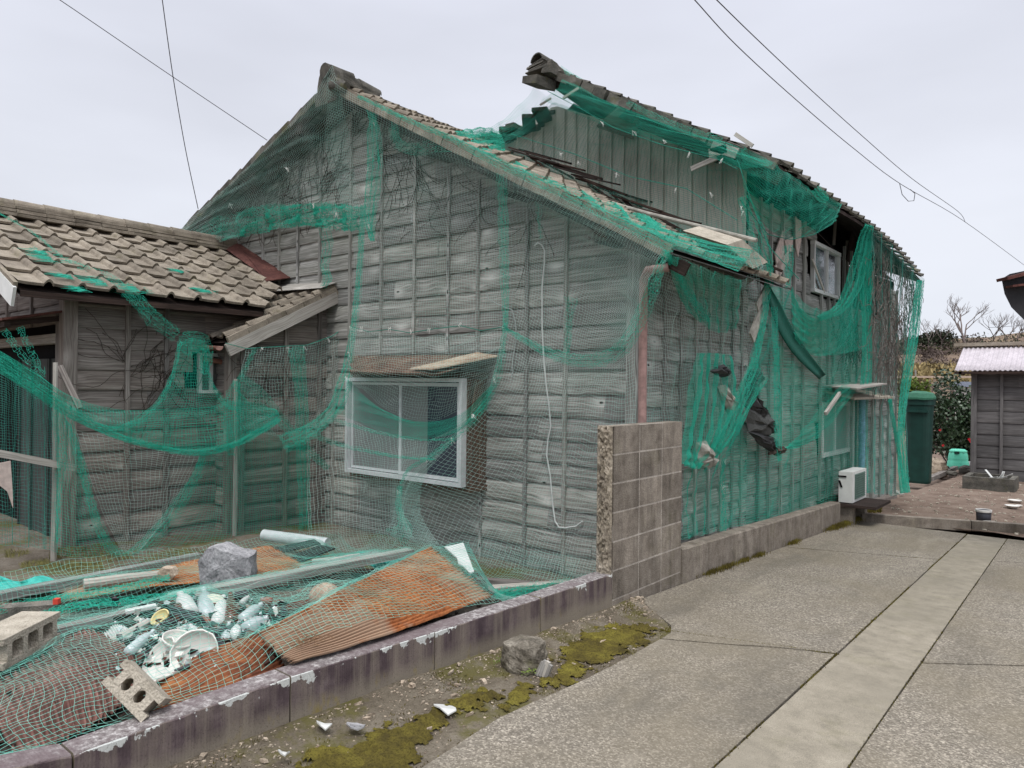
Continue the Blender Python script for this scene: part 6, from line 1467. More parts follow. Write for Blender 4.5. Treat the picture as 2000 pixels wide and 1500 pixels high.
def strip(label, pts, w_, plane, slack=2.6, cell=.026, seed=0, rad=.00085, **k):
    """a gathered rope of netting along pts; w_ = widths in px"""
    rows = []
    for i, p in enumerate(pts):
        a, b = pts[max(0, i-1)], pts[min(len(pts)-1, i+1)]; dx, dy = b[0]-a[0], b[1]-a[1]; L = math.hypot(dx, dy) or 1; nx, ny = -dy/L, dx/L; ww = (w_[i] if isinstance(w_, (list, tuple)) else w_)/2
        ex = tuple(p[2:])
        rows.append([(p[0]-nx*ww, p[1]-ny*ww)+ex, (p[0], p[1])+ex, (p[0]+nx*ww, p[1]+ny*ww)+ex])
    return net(label, rows, plane, cell, (1.15, slack*1.45), rad*1.12, (.5, 3, .01), seed=seed, nrmamp=.008, jit=.005, **k)
GA = ('Y', 4.93)
# ---- main gable
net('wide thin net covering the right gable wall from the tiled verge to the window hood', [
    [(640, 150, 4.72), (700, 190, 4.72), (790, 238, 4.72), (880, 281, 4.72), (1000, 340, 4.72), (1120, 398, 4.72), (1230, 450, 4.72), (1300, 486, 4.72)],
    [(640, 300, 4.85), (705, 310, 4.85), (790, 330, 4.85), (880, 365, 4.85), (990, 400, 4.85), (1100, 445, 4.85), (1200, 505, 4.8), (1262, 560, 4.75)],
    [(690, 470, 4.95), (760, 475, 4.95), (830, 478, 4.95), (900, 482, 4.95), (1000, 505, 4.95), (1090, 540, 4.92), (1180, 590, 4.85), (1240, 640, 4.75)],
    [(688, 638, 4.97), (750, 640, 4.97), (820, 642, 4.97), (900, 640, 4.97), (985, 640, 4.95), (1070, 686, 4.9), (1150, 703, 4.85), (1215, 680, 4.75)]], GA, .035, fold=(.2, 6, .0), mat=NETP, seed=1, rad=.00095,
    ropes=[[(688, 638, 4.96), (720, 648, 4.96), (760, 643, 4.96), (800, 650, 4.96), (850, 642, 4.96), (900, 636, 4.96), (940, 646, 4.96), (985, 638, 4.94)]], ties=[(705, 640, 4.9), (760, 642, 4.9), (802, 646, 4.9), (838, 644, 4.9), (898, 632, 4.9), (985, 640, 4.9)])
net('thin net over the left half of the gable and its wide verge', [
    [(650, 128, 4.70), (590, 215, 4.72), (520, 290, 4.72), (450, 358, 4.72), (390, 412, 4.72), (332, 466, 4.72)],
    [(680, 260, 4.85), (610, 300, 4.85), (545, 345, 4.85), (480, 390, 4.82), (420, 432, 4.78), (350, 475, 4.74)],
    [(705, 440, 4.95), (640, 440, 4.95), (565, 445, 4.95), (500, 452, 4.92), (440, 470, 4.85), (360, 482, 4.78)]], GA, .035, fold=(.2, 4, 0), mat=NETP, seed=2, rad=.00095, drop=.01, ties=[(560, 330, 4.8), (450, 400, 4.8), (610, 400, 4.85), (655, 418, 4.85)])
net('ragged dark green gather of netting along the foot of the left gable net', [
    [(345, 462), (400, 440), (460, 415), (520, 402), (580, 400), (640, 398), (705, 405)], [(350, 480), (405, 462), (465, 445), (525, 425), (585, 424), (640, 420), (700, 432)], [(360, 486), (415, 478), (470, 462), (528, 450), (590, 440), (640, 446), (696, 452)]], ('Y', 4.9), .026, (1.9, 1.9), .001, (.6, 7, .02), seed=3, drop=.06, jit=.012, nrmamp=.05)
strip('torn strand of net hanging down the centre batten of the gable', [(632, 440), (640, 480), (634, 520), (640, 545), (628, 565)], [22, 20, 14, 16, 6], ('Y', 4.98), 2.0, seed=4, drop=.12)
strip('broad green gathered strip hanging from the tiled verge right of the gable peak', [(722, 200), (728, 232), (729, 262), (731, 320), (724, 395), (722, 430), (727, 470)], [26, 14, 26, 30, 26, 18, 8], ('Y', 4.82), 2.8, seed=5, ties=[(729, 240), (718, 330), (722, 440)])
strip('thin green seam of net running down from the gable strip to the window hood', [(709, 400), (705, 480), (699, 560), (690, 638), (684, 680), (678, 715)], [9, 10, 11, 12, 14, 20], ('Y', 4.85), 2.6, seed=6, ties=[(686, 640), (682, 690), (676, 738)])
strip('tangled swag of net under the verge right of the gathered strip', [(770, 232), (772, 265), (785, 285), (815, 292), (850, 285), (890, 280)], [12, 16, 20, 24, 26, 30], ('Y', 4.82), 1.6, seed=7, drop=.1)
strip('pale translucent strip of net hanging down below the verge above the white tie', [(980, 340), (983, 400), (984, 460), (986, 540), (988, 620), (986, 645)], [20, 16, 18, 16, 10, 6], ('Y', 4.80), 1.9, seed=8)
strip('short wisp of net hanging at the top of the white cable batten', [(1050, 395), (1053, 430), (1056, 465)], [10, 8, 5], ('Y', 4.9), 1.8, seed=9, drop=.15)
strip('short green tuft of net running down the right hand batten', [(1118, 582), (1112, 620), (1110, 660), (1106, 690)], [26, 14, 12, 12], ('Y', 4.95), 2.0, seed=10, drop=.05)
strip('heavy sagging green swag from the white tie to the eave corner', [(986, 640, 4.85), (1030, 668, 4.85), (1080, 692, 4.85), (1130, 704, 4.82), (1180, 700, 4.78), (1222, 672, 4.7), (1255, 610, 4.65), (1280, 550, 4.6), (1298, 492, 4.6)], [5, 12, 20, 24, 28, 28, 26, 22, 10], GA, 2.1, seed=11)
# ---- below: curtain in front of the window and the right hand wall
net('wide pale net hanging from the sagging swag over the lower right wall to the ground', [
    [(985, 640, 4.9), (1040, 676, 4.9), (1090, 698, 4.88), (1140, 706, 4.85), (1190, 700, 4.8), (1240, 650, 4.7)],
    [(960, 750, 4.7), (1020, 760, 4.75), (1080, 765, 4.8), (1130, 768, 4.8), (1185, 770, 4.75), (1240, 770, 4.7)],
    [(880, 850, 4.6), (960, 880, 4.65), (1040, 900, 4.7), (1100, 910, 4.75), (1165, 915, 4.75), (1240, 915, 4.7)],
    [(790, 945, 4.5), (890, 985, 4.55), (980, 1020, 4.6), (1060, 1050, 4.7), (1130, 1070, 4.75), (1200, 1080, 4.7)],
    [(760, 1040, 4.4), (850, 1070, 4.4), (950, 1100, 4.4), (1040, 1125, 4.4), (1110, 1138, 4.45), (1170, 1140, 4.5)]], GA, .034, fold=(.2, 5, 0), mat=NETP, seed=12, rad=.0009)
net('pale net draped across the window hood and the top of the window', [
    [(686, 640, 4.9), (740, 648, 4.85), (800, 655, 4.8), (860, 655, 4.8), (920, 650, 4.8), (984, 642, 4.85)],
    [(682, 700, 4.5), (740, 706, 4.45), (800, 712, 4.42), (860, 716, 4.42), (920, 712, 4.5), (975, 700, 4.7)],
    [(686, 745, 4.55), (730, 780, 4.6), (780, 812, 4.62), (840, 822, 4.62), (900, 800, 4.62), (962, 755, 4.68)]], GA, .034, fold=(.15, 4, 0), mat=NETP, seed=13, rad=.0009, drop=.01)
net('green net swag crossing the lower half of the window in a deep curve', [
    [(686, 748, 4.55), (725, 785, 4.55), (780, 815, 4.55), (840, 824, 4.55), (900, 808, 4.58), (960, 752, 4.66)],
    [(668, 780, 4.55), (720, 800, 4.55), (780, 826, 4.55), (840, 838, 4.55), (900, 826, 4.58), (958, 772, 4.66)],
    [(655, 808, 4.55), (710, 828, 4.55), (770, 850, 4.55), (830, 855, 4.55), (890, 845, 4.58), (945, 800, 4.64)]], GA, .024, (1.9, 1.15), .00075, (.2, 4, 0), seed=14, ties=[(925, 810, 4.55), (885, 858, 4.55)])
net('pale net hanging below the window swag down to the heap', [
    [(600, 830, 4.45), (660, 815, 4.5), (720, 835, 4.52), (790, 856, 4.52), (850, 856, 4.55), (930, 815, 4.62)],
    [(600, 900, 4.35), (665, 885, 4.4), (730, 890, 4.45), (790, 898, 4.45), (830, 900, 4.5), (860, 888, 4.55)],
    [(602, 980, 4.2), (670, 965, 4.25), (730, 955, 4.3), (775, 950, 4.35), (800, 945, 4.45), (830, 930, 4.55)],
    [(605, 1050, 4.05), (670, 1040, 4.1), (730, 1030, 4.15), (775, 1010, 4.25), (790, 1005, 4.35), (820, 1000, 4.4)],
    [(610, 1072, 3.85), (680, 1075, 3.9), (740, 1078, 3.95), (785, 1070, 4.0), (830, 1080, 4.1), (880, 1100, 4.2)]], GA, .032, fold=(.3, 5, .0), mat=NETP, seed=15, rad=.0009)
strip('dark green seam crossing the window from lower left to upper right', [(782, 945), (800, 915), (835, 895), (880, 862), (925, 820), (962, 760), (978, 700), (986, 645)], [5, 6, 8, 12, 16, 12, 14, 8], ('Y', 4.48), 2.2, seed=16, ties=[(778, 960), (835, 898), (925, 812), (965, 740)])
strip('bright green line of gathered net across the left window pane', [(655, 822), (700, 835), (760, 850), (820, 858), (885, 858)], [6, 6, 5, 4, 3], ('Y', 4.5), 1.6, seed=17)
strip('second lower green line of gathered net across the left window pane', [(600, 845), (660, 868), (720, 882), (780, 893), (850, 897)], [14, 8, 6, 5, 3], ('Y', 4.46), 1.8, seed=18)
strip('knotted hank of net hanging below the window centre', [(782, 950), (778, 980), (782, 1005), (790, 1030), (772, 1050)], [8, 12, 10, 30, 50], ('Y', 4.38), 1.8, seed=19, drop=.05)
strip('gathered green roll of net left of the window running down to the fence swag', [(680, 715, 4.6), (668, 760, 4.5), (655, 795, 4.45), (630, 822, 4.35), (598, 845, 4.2), (552, 866, 4.0)], [18, 30, 28, 26, 30, 36], GA, 2.3, seed=20)
# ---- left: nets strung between poles in front of the outbuilding
NL_ = ('X', -6.95)
net('thin net stretched between the lean-to eave and the gable seam with a straight upper edge', [
    [(482, 680), (540, 677), (600, 673), (650, 655), (690, 626)], [(470, 735), (530, 735), (590, 732), (650, 715), (684, 700)], [(462, 800), (530, 815), (590, 800), (640, 780), (668, 760)], [(470, 830), (530, 850), (580, 845), (620, 835), (650, 810)]], NL_, .032, fold=(.2, 4, .0), rad=.0011, mat=NETP, seed=21, ropes=[[(440, 670), (482, 681), (540, 677), (600, 674), (650, 656), (690, 626)]], ties=[(510, 680), (560, 680), (594, 678), (642, 662)])
strip('vertical gathered column of net left of the window', [(578, 678), (585, 730), (590, 800), (592, 880), (594, 960), (598, 1050)], [34, 26, 24, 26, 22, 26], ('X', -6.85), 1.9, seed=22)
strip('narrow green wisp rising from the right hand pole to the rope', [(497, 682), (482, 715), (468, 742)], [8, 8, 12], NL_, 2, seed=23)
net('net hanging in a curtain between the right hand pole and the vertical gathered column', [
    [(462, 745), (480, 780), (520, 830), (560, 862), (596, 870)], [(460, 850), (480, 870), (520, 890), (560, 900), (598, 905)], [(458, 960), (490, 965), (530, 970), (565, 975), (600, 980)], [(458, 1066), (495, 1070), (530, 1074), (565, 1076), (604, 1072)]], NL_, .026, (1.1, 1.25), .0011, (.35, 5, .0), seed=24)
strip('bright bunched net falling from the pole top across to the wall column', [(462, 742), (500, 775), (545, 818), (590, 868), (640, 915)], [30, 40, 22, 16, 12], ('X', -6.88), 2.0, seed=25)
strip('bright bunch of net hanging down beside the right hand pole', [(462, 745), (452, 800), (450, 845), (452, 890)], [14, 40, 22, 12], ('X', -6.9), 2.2, seed=26)
net('netted funnel hanging from the lean-to corner and flaring down to the long swag', [
    [(350, 670), (362, 664), (376, 660), (390, 664), (403, 674)], [(338, 722), (356, 724), (374, 726), (392, 728), (408, 728)], [(305, 785), (335, 784), (372, 783), (405, 778), (440, 778)], [(232, 832), (290, 828), (360, 822), (430, 812), (500, 795)], [(178, 824), (270, 860), (360, 878), (455, 872), (545, 822)]], NL_, .036, (1.1, 1.2), .0014, (.25, 5, .0), seed=27)
strip('frayed green hank at the top of the funnel net', [(352, 660), (372, 672), (392, 672), (402, 690), (398, 730)], [30, 50, 40, 26, 12], ('X', -6.9), 2.0, seed=28, drop=.12)
strip('bright left hem of the funnel net', [(352, 668), (335, 740), (300, 800), (262, 828), (215, 836)], [7, 8, 9, 10, 12], ('X', -6.88), 2.4, seed=29)
strip('bright right hem of the funnel net', [(403, 676), (410, 740), (440, 790), (470, 800)], [8, 8, 8, 8], ('X', -6.88), 2.2, seed=30)
net('long heavy swag of gathered net crossing from the left edge to the right hand pole', [
    [(-30, 668), (60, 722), (140, 775), (230, 800), (320, 800), (400, 795), (470, 782), (540, 800)],
    [(-30, 690), (60, 745), (140, 800), (230, 838), (320, 860), (400, 866), (470, 850), (545, 812)],
    [(-30, 712), (60, 766), (140, 818), (230, 858), (320, 880), (400, 890), (470, 868), (548, 822)]], ('X', -6.8), .030, (2.2, 1.05), .0014, (.2, 5, .0), seed=31)
strip('tight bright lower hem of the long swag', [(0, 700), (60, 752), (140, 806), (230, 852), (300, 872), (380, 884), (460, 868), (545, 820)], [26, 28, 22, 12, 10, 12, 12, 10], ('X', -6.75), 2.6, seed=32)
strip('two strand wisp of net hanging from the porch roof to the long swag, left strand', [(8, 645, -7.2), (40, 690, -7.1), (85, 738, -6.9)], [14, 12, 10], NL_, 1.4, seed=33, drop=.15)
strip('two strand wisp of net hanging from the porch roof to the long swag, right strand', [(38, 640, -7.2), (60, 685, -7.1), (88, 732, -6.9)], [12, 12, 8], NL_, 1.4, seed=34, drop=.15)
net('dark folded curtain of net hanging over the doorway at the left edge', [
    [(-60, 690), (-10, 720), (40, 748), (75, 768), (112, 795)], [(-60, 860), (-10, 865), (40, 868), (80, 870), (115, 872)], [(-60, 1050), (-10, 1062), (40, 1068), (80, 1070), (112, 1080)]], ('X', -7.0), .028, (1.1, 1.7), .0011, (.75, 5, .05), mat=net_mat('dark green netting', (.03, .26, .21), (.06, .36, .29)), seed=35)
net('net skirt hanging between the left pole and the deep loop', [
    [(112, 790), (125, 812), (138, 830)], [(112, 880), (140, 890), (168, 910)], [(112, 990), (155, 1000), (195, 1020)], [(110, 1084), (170, 1088), (235, 1086)]], ('X', -6.9), .027, (1.1, 1.35), .0011, (.4, 4, .01), seed=36)
net('pale thin net filling the inside of the deep loop between the poles', [
    [(150, 838), (230, 858), (320, 882), (390, 888)], [(175, 930), (240, 935), (310, 938), (368, 935)], [(210, 1020), (250, 1022), (300, 1018), (335, 1000)], [(240, 1082), (252, 1085), (268, 1082), (285, 1062)]], ('X', -7.0), .030, rad=.001, mat=NETP, seed=37)
net('denser net between the deep loop and the right hand pole', [
    [(392, 888), (410, 886), (430, 882), (452, 878)], [(370, 935), (395, 940), (425, 945), (455, 948)], [(338, 1002), (375, 1010), (415, 1015), (455, 1018)], [(262, 1085), (320, 1090), (390, 1085), (452, 1078)]], ('X', -6.9), .027, (1.15, 1.25), .0011, (.4, 4, .01), seed=38)
strip('thick left rim of the deep loop of net', [(135, 815), (150, 880), (168, 950), (190, 1020), (215, 1068), (245, 1086)], [16, 14, 14, 18, 22, 12], ('X', -6.82), 2.5, seed=39)
strip('thick right rim of the deep loop of net', [(400, 876), (385, 925), (358, 970), (325, 1015), (290, 1055), (245, 1086)], [10, 16, 22, 24, 22, 12], ('X', -6.82), 2.3, seed=40)
strip('green net gathered along the left pole', [(112, 775), (118, 830), (122, 880), (116, 960), (112, 1060)], [14, 28, 20, 10, 8], ('X', -6.92), 2.2, seed=41)
net('green net lying over the left outbuilding roof edge and sliding to the lean-to', [
    [(120, 500, 0), (150, 515, 0), (190, 540, 0)], [(150, 512, 0), (185, 535, 0), (230, 560, 0)]], ('X', -7.0), .03, seed=42) if False else None
strip('ragged green net trailing over the outbuilding tiles and down from the eave', [(128, 508, -7.9), (165, 530, -7.65), (205, 548, -7.4), (245, 568, -7.12), (272, 590, -7.0), (300, 622, -6.95), (345, 655, -6.95)], [8, 26, 34, 22, 26, 30, 26], NL_, 1.9, seed=43, drop=.1)
strip('loose thread of net from the outbuilding ridge across the tiles', [(-10, 412, -9.2), (60, 452, -8.6), (120, 500, -7.95)], [3, 3, 4], NL_, 1.3, seed=44)
rs2 = random.Random(2)
for k, (px, py, s) in enumerate(((80, 494, 12), (92, 506, 14), (125, 540, 10), (185, 550, 16), (262, 565, 14), (150, 565, 10), (350, 530, 7), (395, 568, 10))):
    p = onX(px, py, OE); t_ = (py-424)/(560-424); 
    d_ = ray(px, py); tt_ = (RZo+.03 + SO*(-9.3) * -1*-1 - 0) if False else None
    # meet the tile plane z = EZ + SO*(OE - x)
    q = (EZ+.05 - SO*(-OE)*-1*-1 - CAM.z) if False else None
    k_ = (EZ+.045 + SO*OE - CAM.z)/(d_.z + SO*d_.x); c = CAM + d_*k_
    sc = s/1400*(c-CAM).dot(fwd); n_ = 26; A = np.array([[c.x+rs2.gauss(0, sc*.8), c.y+rs2.gauss(0, sc*1.2), 0] for _ in range(n_*4)]); A[:, 2] = EZ+.05+SO*(OE-A[:, 0]); A = A[np.argsort(A[:, 0]+.3*A[:, 1])]; Bq = np.concatenate([A[1:], A[:1]]); A = np.concatenate([A, A]); Bq = np.concatenate([Bq, A[:len(Bq)]+rng.normal(0, .02, Bq.shape)*[1, 1, .2]])
    o = np_mesh('net_scrap', *tubes_np(A, Bq, .0011), net_mat('bright net scrap', (.0, .40, .28), (.03, .46, .33)) if k == 0 else bpy.data.materials['bright net scrap'])
    tag(o, ['tiny green net scrap high on the outbuilding tiles', 'green net scrap just below the highest one on the tiles', 'green scrap left of the trailing net on the tiles', 'largest green scrap beneath the trailing net on the tiles', 'green scrap at the eave right of the trailing net', 'green scrap at the eave left of the trailing net', 'smallest green scrap near the right end of the tiled roof', 'green scrap at the lower right corner of the tiled roof'][k], 'net scrap', 'net scraps on the outbuilding roof')
# poles
for px, ya, yb, lb, w_ in ((108, 708, 1062, 'left weathered fence pole holding up the nets before the doorway', .045), (461, 740, 1064, 'right weathered fence pole holding up the nets before the outbuilding', .048)):
    a, b = onX(px, ya, -7.02), onX(px, yb, -7.02); b.x, b.y = a.x, a.y; b.z = min(b.z, yardz(-5, b.y)-.1); mb = MB(); mb.tube([b, b.lerp(a, .5)+V(0, .008, 0), a], [w_*.55, w_*.5, w_*.42], 8); tag(mb.build('fence_pole', W_PALE), lb, 'pole', 'poles carrying the nets')
mb = MB(); mb.bar(onX(-40, 878, -6.95), onX(147, 914, -6.95), .03, .06, (0, 0, 1)); tag(mb.build('cross_rail', W_PALE), 'pale wooden rail tied across the left pole', 'rail')
mb = MB(); prism(mb, [onX(x, y, -6.9) for x, y in ((-5, 905), (20, 900), (24, 960), (25, 992), (14, 960), (-5, 945))], (.01, 0, 0)); tag(mb.build('white_rag', PAPER), 'pale torn board hanging below the rail at the left edge', 'board')
mb = MB(); mb.bar(onX(116, 715, -7.1), onX(156, 798, -6.9), .05, .03, (1, 0, 0)); tag(mb.build('brace', W_BRN), 'slanting brown brace from the door post down to the swag', 'brace')
# ---- driveway side of the front house
SX = ('X', -2.72)
net('net hung from the front eave over the side wall behind the block wall', [
    [(1296, 488, -2.5), (1340, 508, -2.5), (1385, 528, -2.5), (1430, 545, -2.5), (1480, 535, -2.5)], [(1262, 600, -2.8), (1320, 615, -2.75), (1370, 625, -2.72), (1420, 630, -2.7), (1475, 640, -2.65)], [(1262, 740, -2.85), (1320, 745, -2.8), (1365, 745, -2.8), (1410, 745, -2.78), (1450, 745, -2.7)], [(1262, 850, -2.86), (1310, 855, -2.82), (1350, 860, -2.82), (1390, 865, -2.8), (1420, 870, -2.75)]], SX, .033, (1.05, 1.2), .0011, (.3, 6, .01), mat=NETP, seed=50)
net('dark green folded swags bulging under the front eave corner', [
    [(1300, 492, -2.45), (1345, 512, -2.45), (1395, 530, -2.45), (1450, 548, -2.45)], [(1315, 545, -2.6), (1358, 575, -2.62), (1400, 592, -2.62), (1445, 590, -2.55)], [(1330, 590, -2.7), (1368, 630, -2.7), (1405, 650, -2.7), (1440, 640, -2.65)]], SX, .024, (1.5, 1.5), .0009, (.5, 6, .02), seed=51)
strip('dark hem fanning down from the front eave corner', [(1300, 490, -2.5), (1325, 535, -2.55), (1350, 580, -2.6), (1385, 628, -2.68)], [8, 12, 12, 16], SX, 2.2, seed=52)
net('bright green heap of gathered net pulled out beyond the block wall', [
    [(1365, 690), (1395, 690), (1432, 695)], [(1352, 770), (1392, 780), (1440, 760)], [(1338, 860), (1375, 880), (1430, 800)], [(1332, 905), (1362, 915), (1400, 890)]], ('X', -2.66), .022, (2.0, 2.8), .0011, (.6, 5, .03), seed=53)
net('tall net curtain hanging beside the block wall down to the kerb wall', [
    [(1470, 700, -2.6), (1485, 720, -2.6), (1500, 745, -2.6)], [(1395, 860, -2.65), (1425, 850, -2.65), (1465, 800, -2.62)], [(1338, 930, -2.78), (1375, 930, -2.78), (1415, 920, -2.75)], [(1335, 1054, -2.76), (1375, 1044, -2.76), (1418, 1034, -2.76)]], SX, .022, (1.1, 1.6), .001, (.4, 5, .01), seed=54)
strip('knotted green cord of net halfway along the kerb wall', [(1414, 895), (1411, 940), (1414, 985), (1412, 1036)], [8, 9, 10, 12], ('X', -2.74), 2.6, seed=55, ties=[(1413, 900), (1412, 950)])
net('broad thin net over the boarded side between the block wall and the air conditioner', [
    [(1500, 560, -2.75), (1545, 565, -2.8), (1590, 600, -2.8), (1640, 600, -2.78), (1690, 520, -2.7)], [(1455, 740, -2.75), (1520, 740, -2.78), (1580, 740, -2.78), (1640, 740, -2.76), (1692, 700, -2.72)], [(1420, 880, -2.76), (1490, 880, -2.78), (1560, 870, -2.78), (1635, 850, -2.76), (1694, 830, -2.72)], [(1418, 1034, -2.76), (1490, 1018, -2.76), (1560, 998, -2.76), (1640, 976, -2.76), (1700, 960, -2.7)]], SX, .040, (1.05, 1.1), .0017, (.2, 6, .0), seed=56)
strip('long green hem falling from the broken eave to the hanging cloth', [(1500, 560), (1492, 620), (1478, 690), (1455, 760), (1425, 840), (1400, 880)], [14, 12, 14, 20, 26, 20], ('X', -2.6), 2.2, seed=57)
strip('straight green column of net below the broken eave', [(1512, 600), (1515, 680), (1518, 760), (1520, 840), (1522, 900)], [14, 10, 14, 16, 8], ('X', -2.64), 1.9, seed=58)
net('green net wing stretched from the window hood back to the torn cloth', [
    [(1645, 752, -2.5), (1660, 756, -2.5), (1672, 760, -2.5)], [(1600, 800, -2.58), (1615, 812, -2.58), (1628, 820, -2.55)], [(1560, 850, -2.6), (1572, 858, -2.6), (1585, 862, -2.6)], [(1535, 875, -2.62), (1537, 876, -2.62), (1540, 878, -2.62)]], SX, .022, (1.1, 1.9), .00095, (.3, 4, .0), seed=59)
net('great sagging apron of net slung beneath the upper window', [
    [(1545, 560, -2.7), (1570, 608, -2.7), (1600, 622, -2.7), (1640, 605, -2.68), (1672, 545, -2.62), (1698, 450, -2.5)], [(1548, 600, -2.7), (1575, 640, -2.72), (1605, 650, -2.72), (1645, 640, -2.7), (1680, 600, -2.65), (1702, 500, -2.52)], [(1550, 660, -2.74), (1580, 690, -2.74), (1612, 695, -2.74), (1650, 690, -2.72), (1686, 680, -2.66), (1705, 640, -2.6)]], SX, .025, (1.3, 1.3), .0012, (.3, 6, .0), seed=60)
strip('thick green hem sweeping up from the apron to the tiled eave', [(1600, 622, -2.66), (1640, 602, -2.64), (1665, 560, -2.6), (1680, 510, -2.55), (1692, 460, -2.5), (1698, 440, -2.45)], [10, 18, 30, 30, 22, 14], SX, 2.4, seed=61)
strip('vertical green fold under the tiled eave beside the dark opening', [(1694, 470), (1690, 540), (1692, 620), (1694, 700), (1690, 760)], [18, 22, 16, 18, 20], ('X', -2.6), 2.2, seed=62)
# ---- far end of the two-storey house
net('far net curtain tangled with vines wrapping the last bay of the house', [
    [(1700, 440, -2.45), (1730, 468, -2.45), (1765, 505, -2.42), (1800, 545, -2.4)], [(1700, 600, -2.62), (1728, 605, -2.6), (1758, 610, -2.55), (1790, 620, -2.45)], [(1690, 780, -2.7), (1715, 785, -2.68), (1742, 788, -2.62), (1768, 790, -2.5)], [(1690, 962, -2.55), (1715, 965, -2.5), (1742, 968, -2.42), (1770, 962, -2.35)]], SX, .03, (1.1, 1.25), .0012, (.5, 5, .03), seed=63, mat=net_mat('mid green netting', (.05, .34, .27), (.12, .44, .36)))
strip('bright outer hem of the far net curtain from eave to ground', [(1797, 548, -2.38), (1786, 640, -2.42), (1772, 730, -2.45), (1760, 820, -2.45), (1762, 900, -2.4), (1768, 962, -2.3)], [12, 18, 16, 12, 16, 18], SX, 2.2, .03, seed=64, rad=.0012)
strip('inner slanting hem of the far net curtain', [(1738, 780), (1748, 840), (1758, 900), (1770, 962)], [6, 6, 8, 12], ('X', -2.45), 2.0, .03, seed=65, rad=.0012)
# ---- gable and roof of the two-storey house
T = ('Y', 7.02)
net('wide net stretched over the grey sheet gable of the taller house', [
    [(1085, 198, 6.9), (1120, 215, 6.9), (1185, 242, 6.9), (1260, 262, 6.9), (1350, 290, 6.9), (1445, 315, 6.9)], [(1000, 262, 7.0), (1075, 272, 7.1), (1160, 300, 7.15), (1250, 330, 7.15), (1345, 355, 7.15), (1460, 390, 7.1)], [(945, 290, 6.6), (1040, 330, 6.8), (1140, 375, 6.9), (1240, 415, 6.95), (1350, 450, 6.95), (1475, 470, 6.9)], [(880, 268, 4.7), (1000, 332, 4.7), (1120, 392, 4.7), (1220, 440, 4.7), (1350, 500, 4.8), (1490, 530, 5.2)]], T, .046, fold=(.2, 6, .0), seed=70, rad=.0017, mat=net_mat('teal grey netting', (.03, .24, .18), (.08, .34, .27)),
    ropes=[[(1000, 262, 6.95), (1120, 300, 7.0), (1230, 345, 7.0), (1340, 368, 7.0), (1440, 430, 6.95)], [(1070, 178, 6.85), (1130, 210, 6.85), (1200, 250, 6.85), (1300, 285, 6.85), (1400, 310, 6.85), (1440, 330, 6.85)], [(1440, 312, 6.8), (1470, 400, 6.8), (1500, 480, 6.7), (1560, 545, 6.9)]],
    ties=[(1175, 240, 6.8), (1238, 258, 6.8), (1298, 275, 6.8), (1345, 300, 6.8), (1095, 300, 6.9), (1130, 318, 6.9), (1205, 340, 6.9), (1318, 370, 6.9), (1390, 378, 6.9), (1408, 312, 6.8), (1448, 405, 6.7), (1450, 415, 6.7)])
net('dark green net lashed over the verge and tiles of the taller roof', [
    [(1096, 128, 7.3), (1200, 188, 7.3), (1300, 232, 7.3), (1400, 268, 7.3), (1500, 312, 7.3)], [(1095, 165, 6.85), (1200, 212, 6.85), (1300, 248, 6.85), (1400, 280, 6.85), (1505, 322, 6.85)], [(1060, 195, 6.9), (1170, 240, 6.9), (1270, 270, 6.9), (1370, 298, 6.9), (1450, 330, 6.9)]], T, .028, (1.2, 1.3), .0011, (.3, 5, .0), seed=71)
strip('bright gathered net along the tiled verge of the taller roof', [(1225, 200), (1280, 228), (1350, 255), (1410, 275)], [10, 12, 12, 14], ('Y', 6.8), 2.0, seed=72)
net('dark ragged net bridging from the taller ridge down to the front roof', [
    [(1045, 172, 7.0), (1008, 212, 6.9), (968, 244, 6.6), (930, 256, 6.0), (885, 262, 5.2)], [(1085, 205, 7.1), (1040, 250, 7.0), (990, 275, 6.7), (940, 280, 6.2), (900, 284, 5.4)]], T, .036, (1.1, 1.1), .0013, (.3, 4, .02), seed=73)
net('dense bunch of net where the two roofs meet', [
    [(885, 258, 5.6), (930, 250, 6.0), (975, 255, 6.5)], [(900, 275, 5.3), (940, 275, 5.9), (985, 285, 6.4)], [(930, 292, 5.0), (960, 300, 5.6), (985, 300, 6.2)]], T, .026, (1.8, 1.8), .0012, (.4, 4, .01), seed=74, jit=.004)
strip('bright green hem running down the right verge of the front roof', [(700, 188, 4.7), (800, 236, 4.7), (880, 270, 4.7), (960, 312, 4.7), (1060, 356, 4.68), (1160, 402, 4.66), (1240, 440, 4.64), (1320, 478, 4.62)], [5, 8, 12, 16, 22, 30, 34, 36], ('Y', 4.7), 2.0, seed=75)
net('loose net lying over the low tiles of the front roof beside the pale pole', [
    [(1120, 385, 5.6), (1220, 420, 5.6), (1330, 455, 5.6), (1470, 490, 5.8)], [(1160, 402, 4.8), (1240, 440, 4.8), (1320, 478, 4.8), (1440, 532, 5.0)]], T, .026, (1.4, 1.1), .001, (.2, 5, 0), seed=76)
net('dark net bunched over the middle of the front roof beneath the grey sheet gable', [[(900, 272, 5.6), (1000, 318, 5.9), (1100, 362, 6.1), (1200, 402, 6.2), (1300, 440, 6.2)], [(930, 290, 5.0), (1030, 338, 5.0), (1130, 386, 5.0), (1220, 426, 5.0), (1310, 466, 5.0)]], T, .03, (1.8, 1.2), .0013, (.4, 6, .02), seed=81, jit=.006)
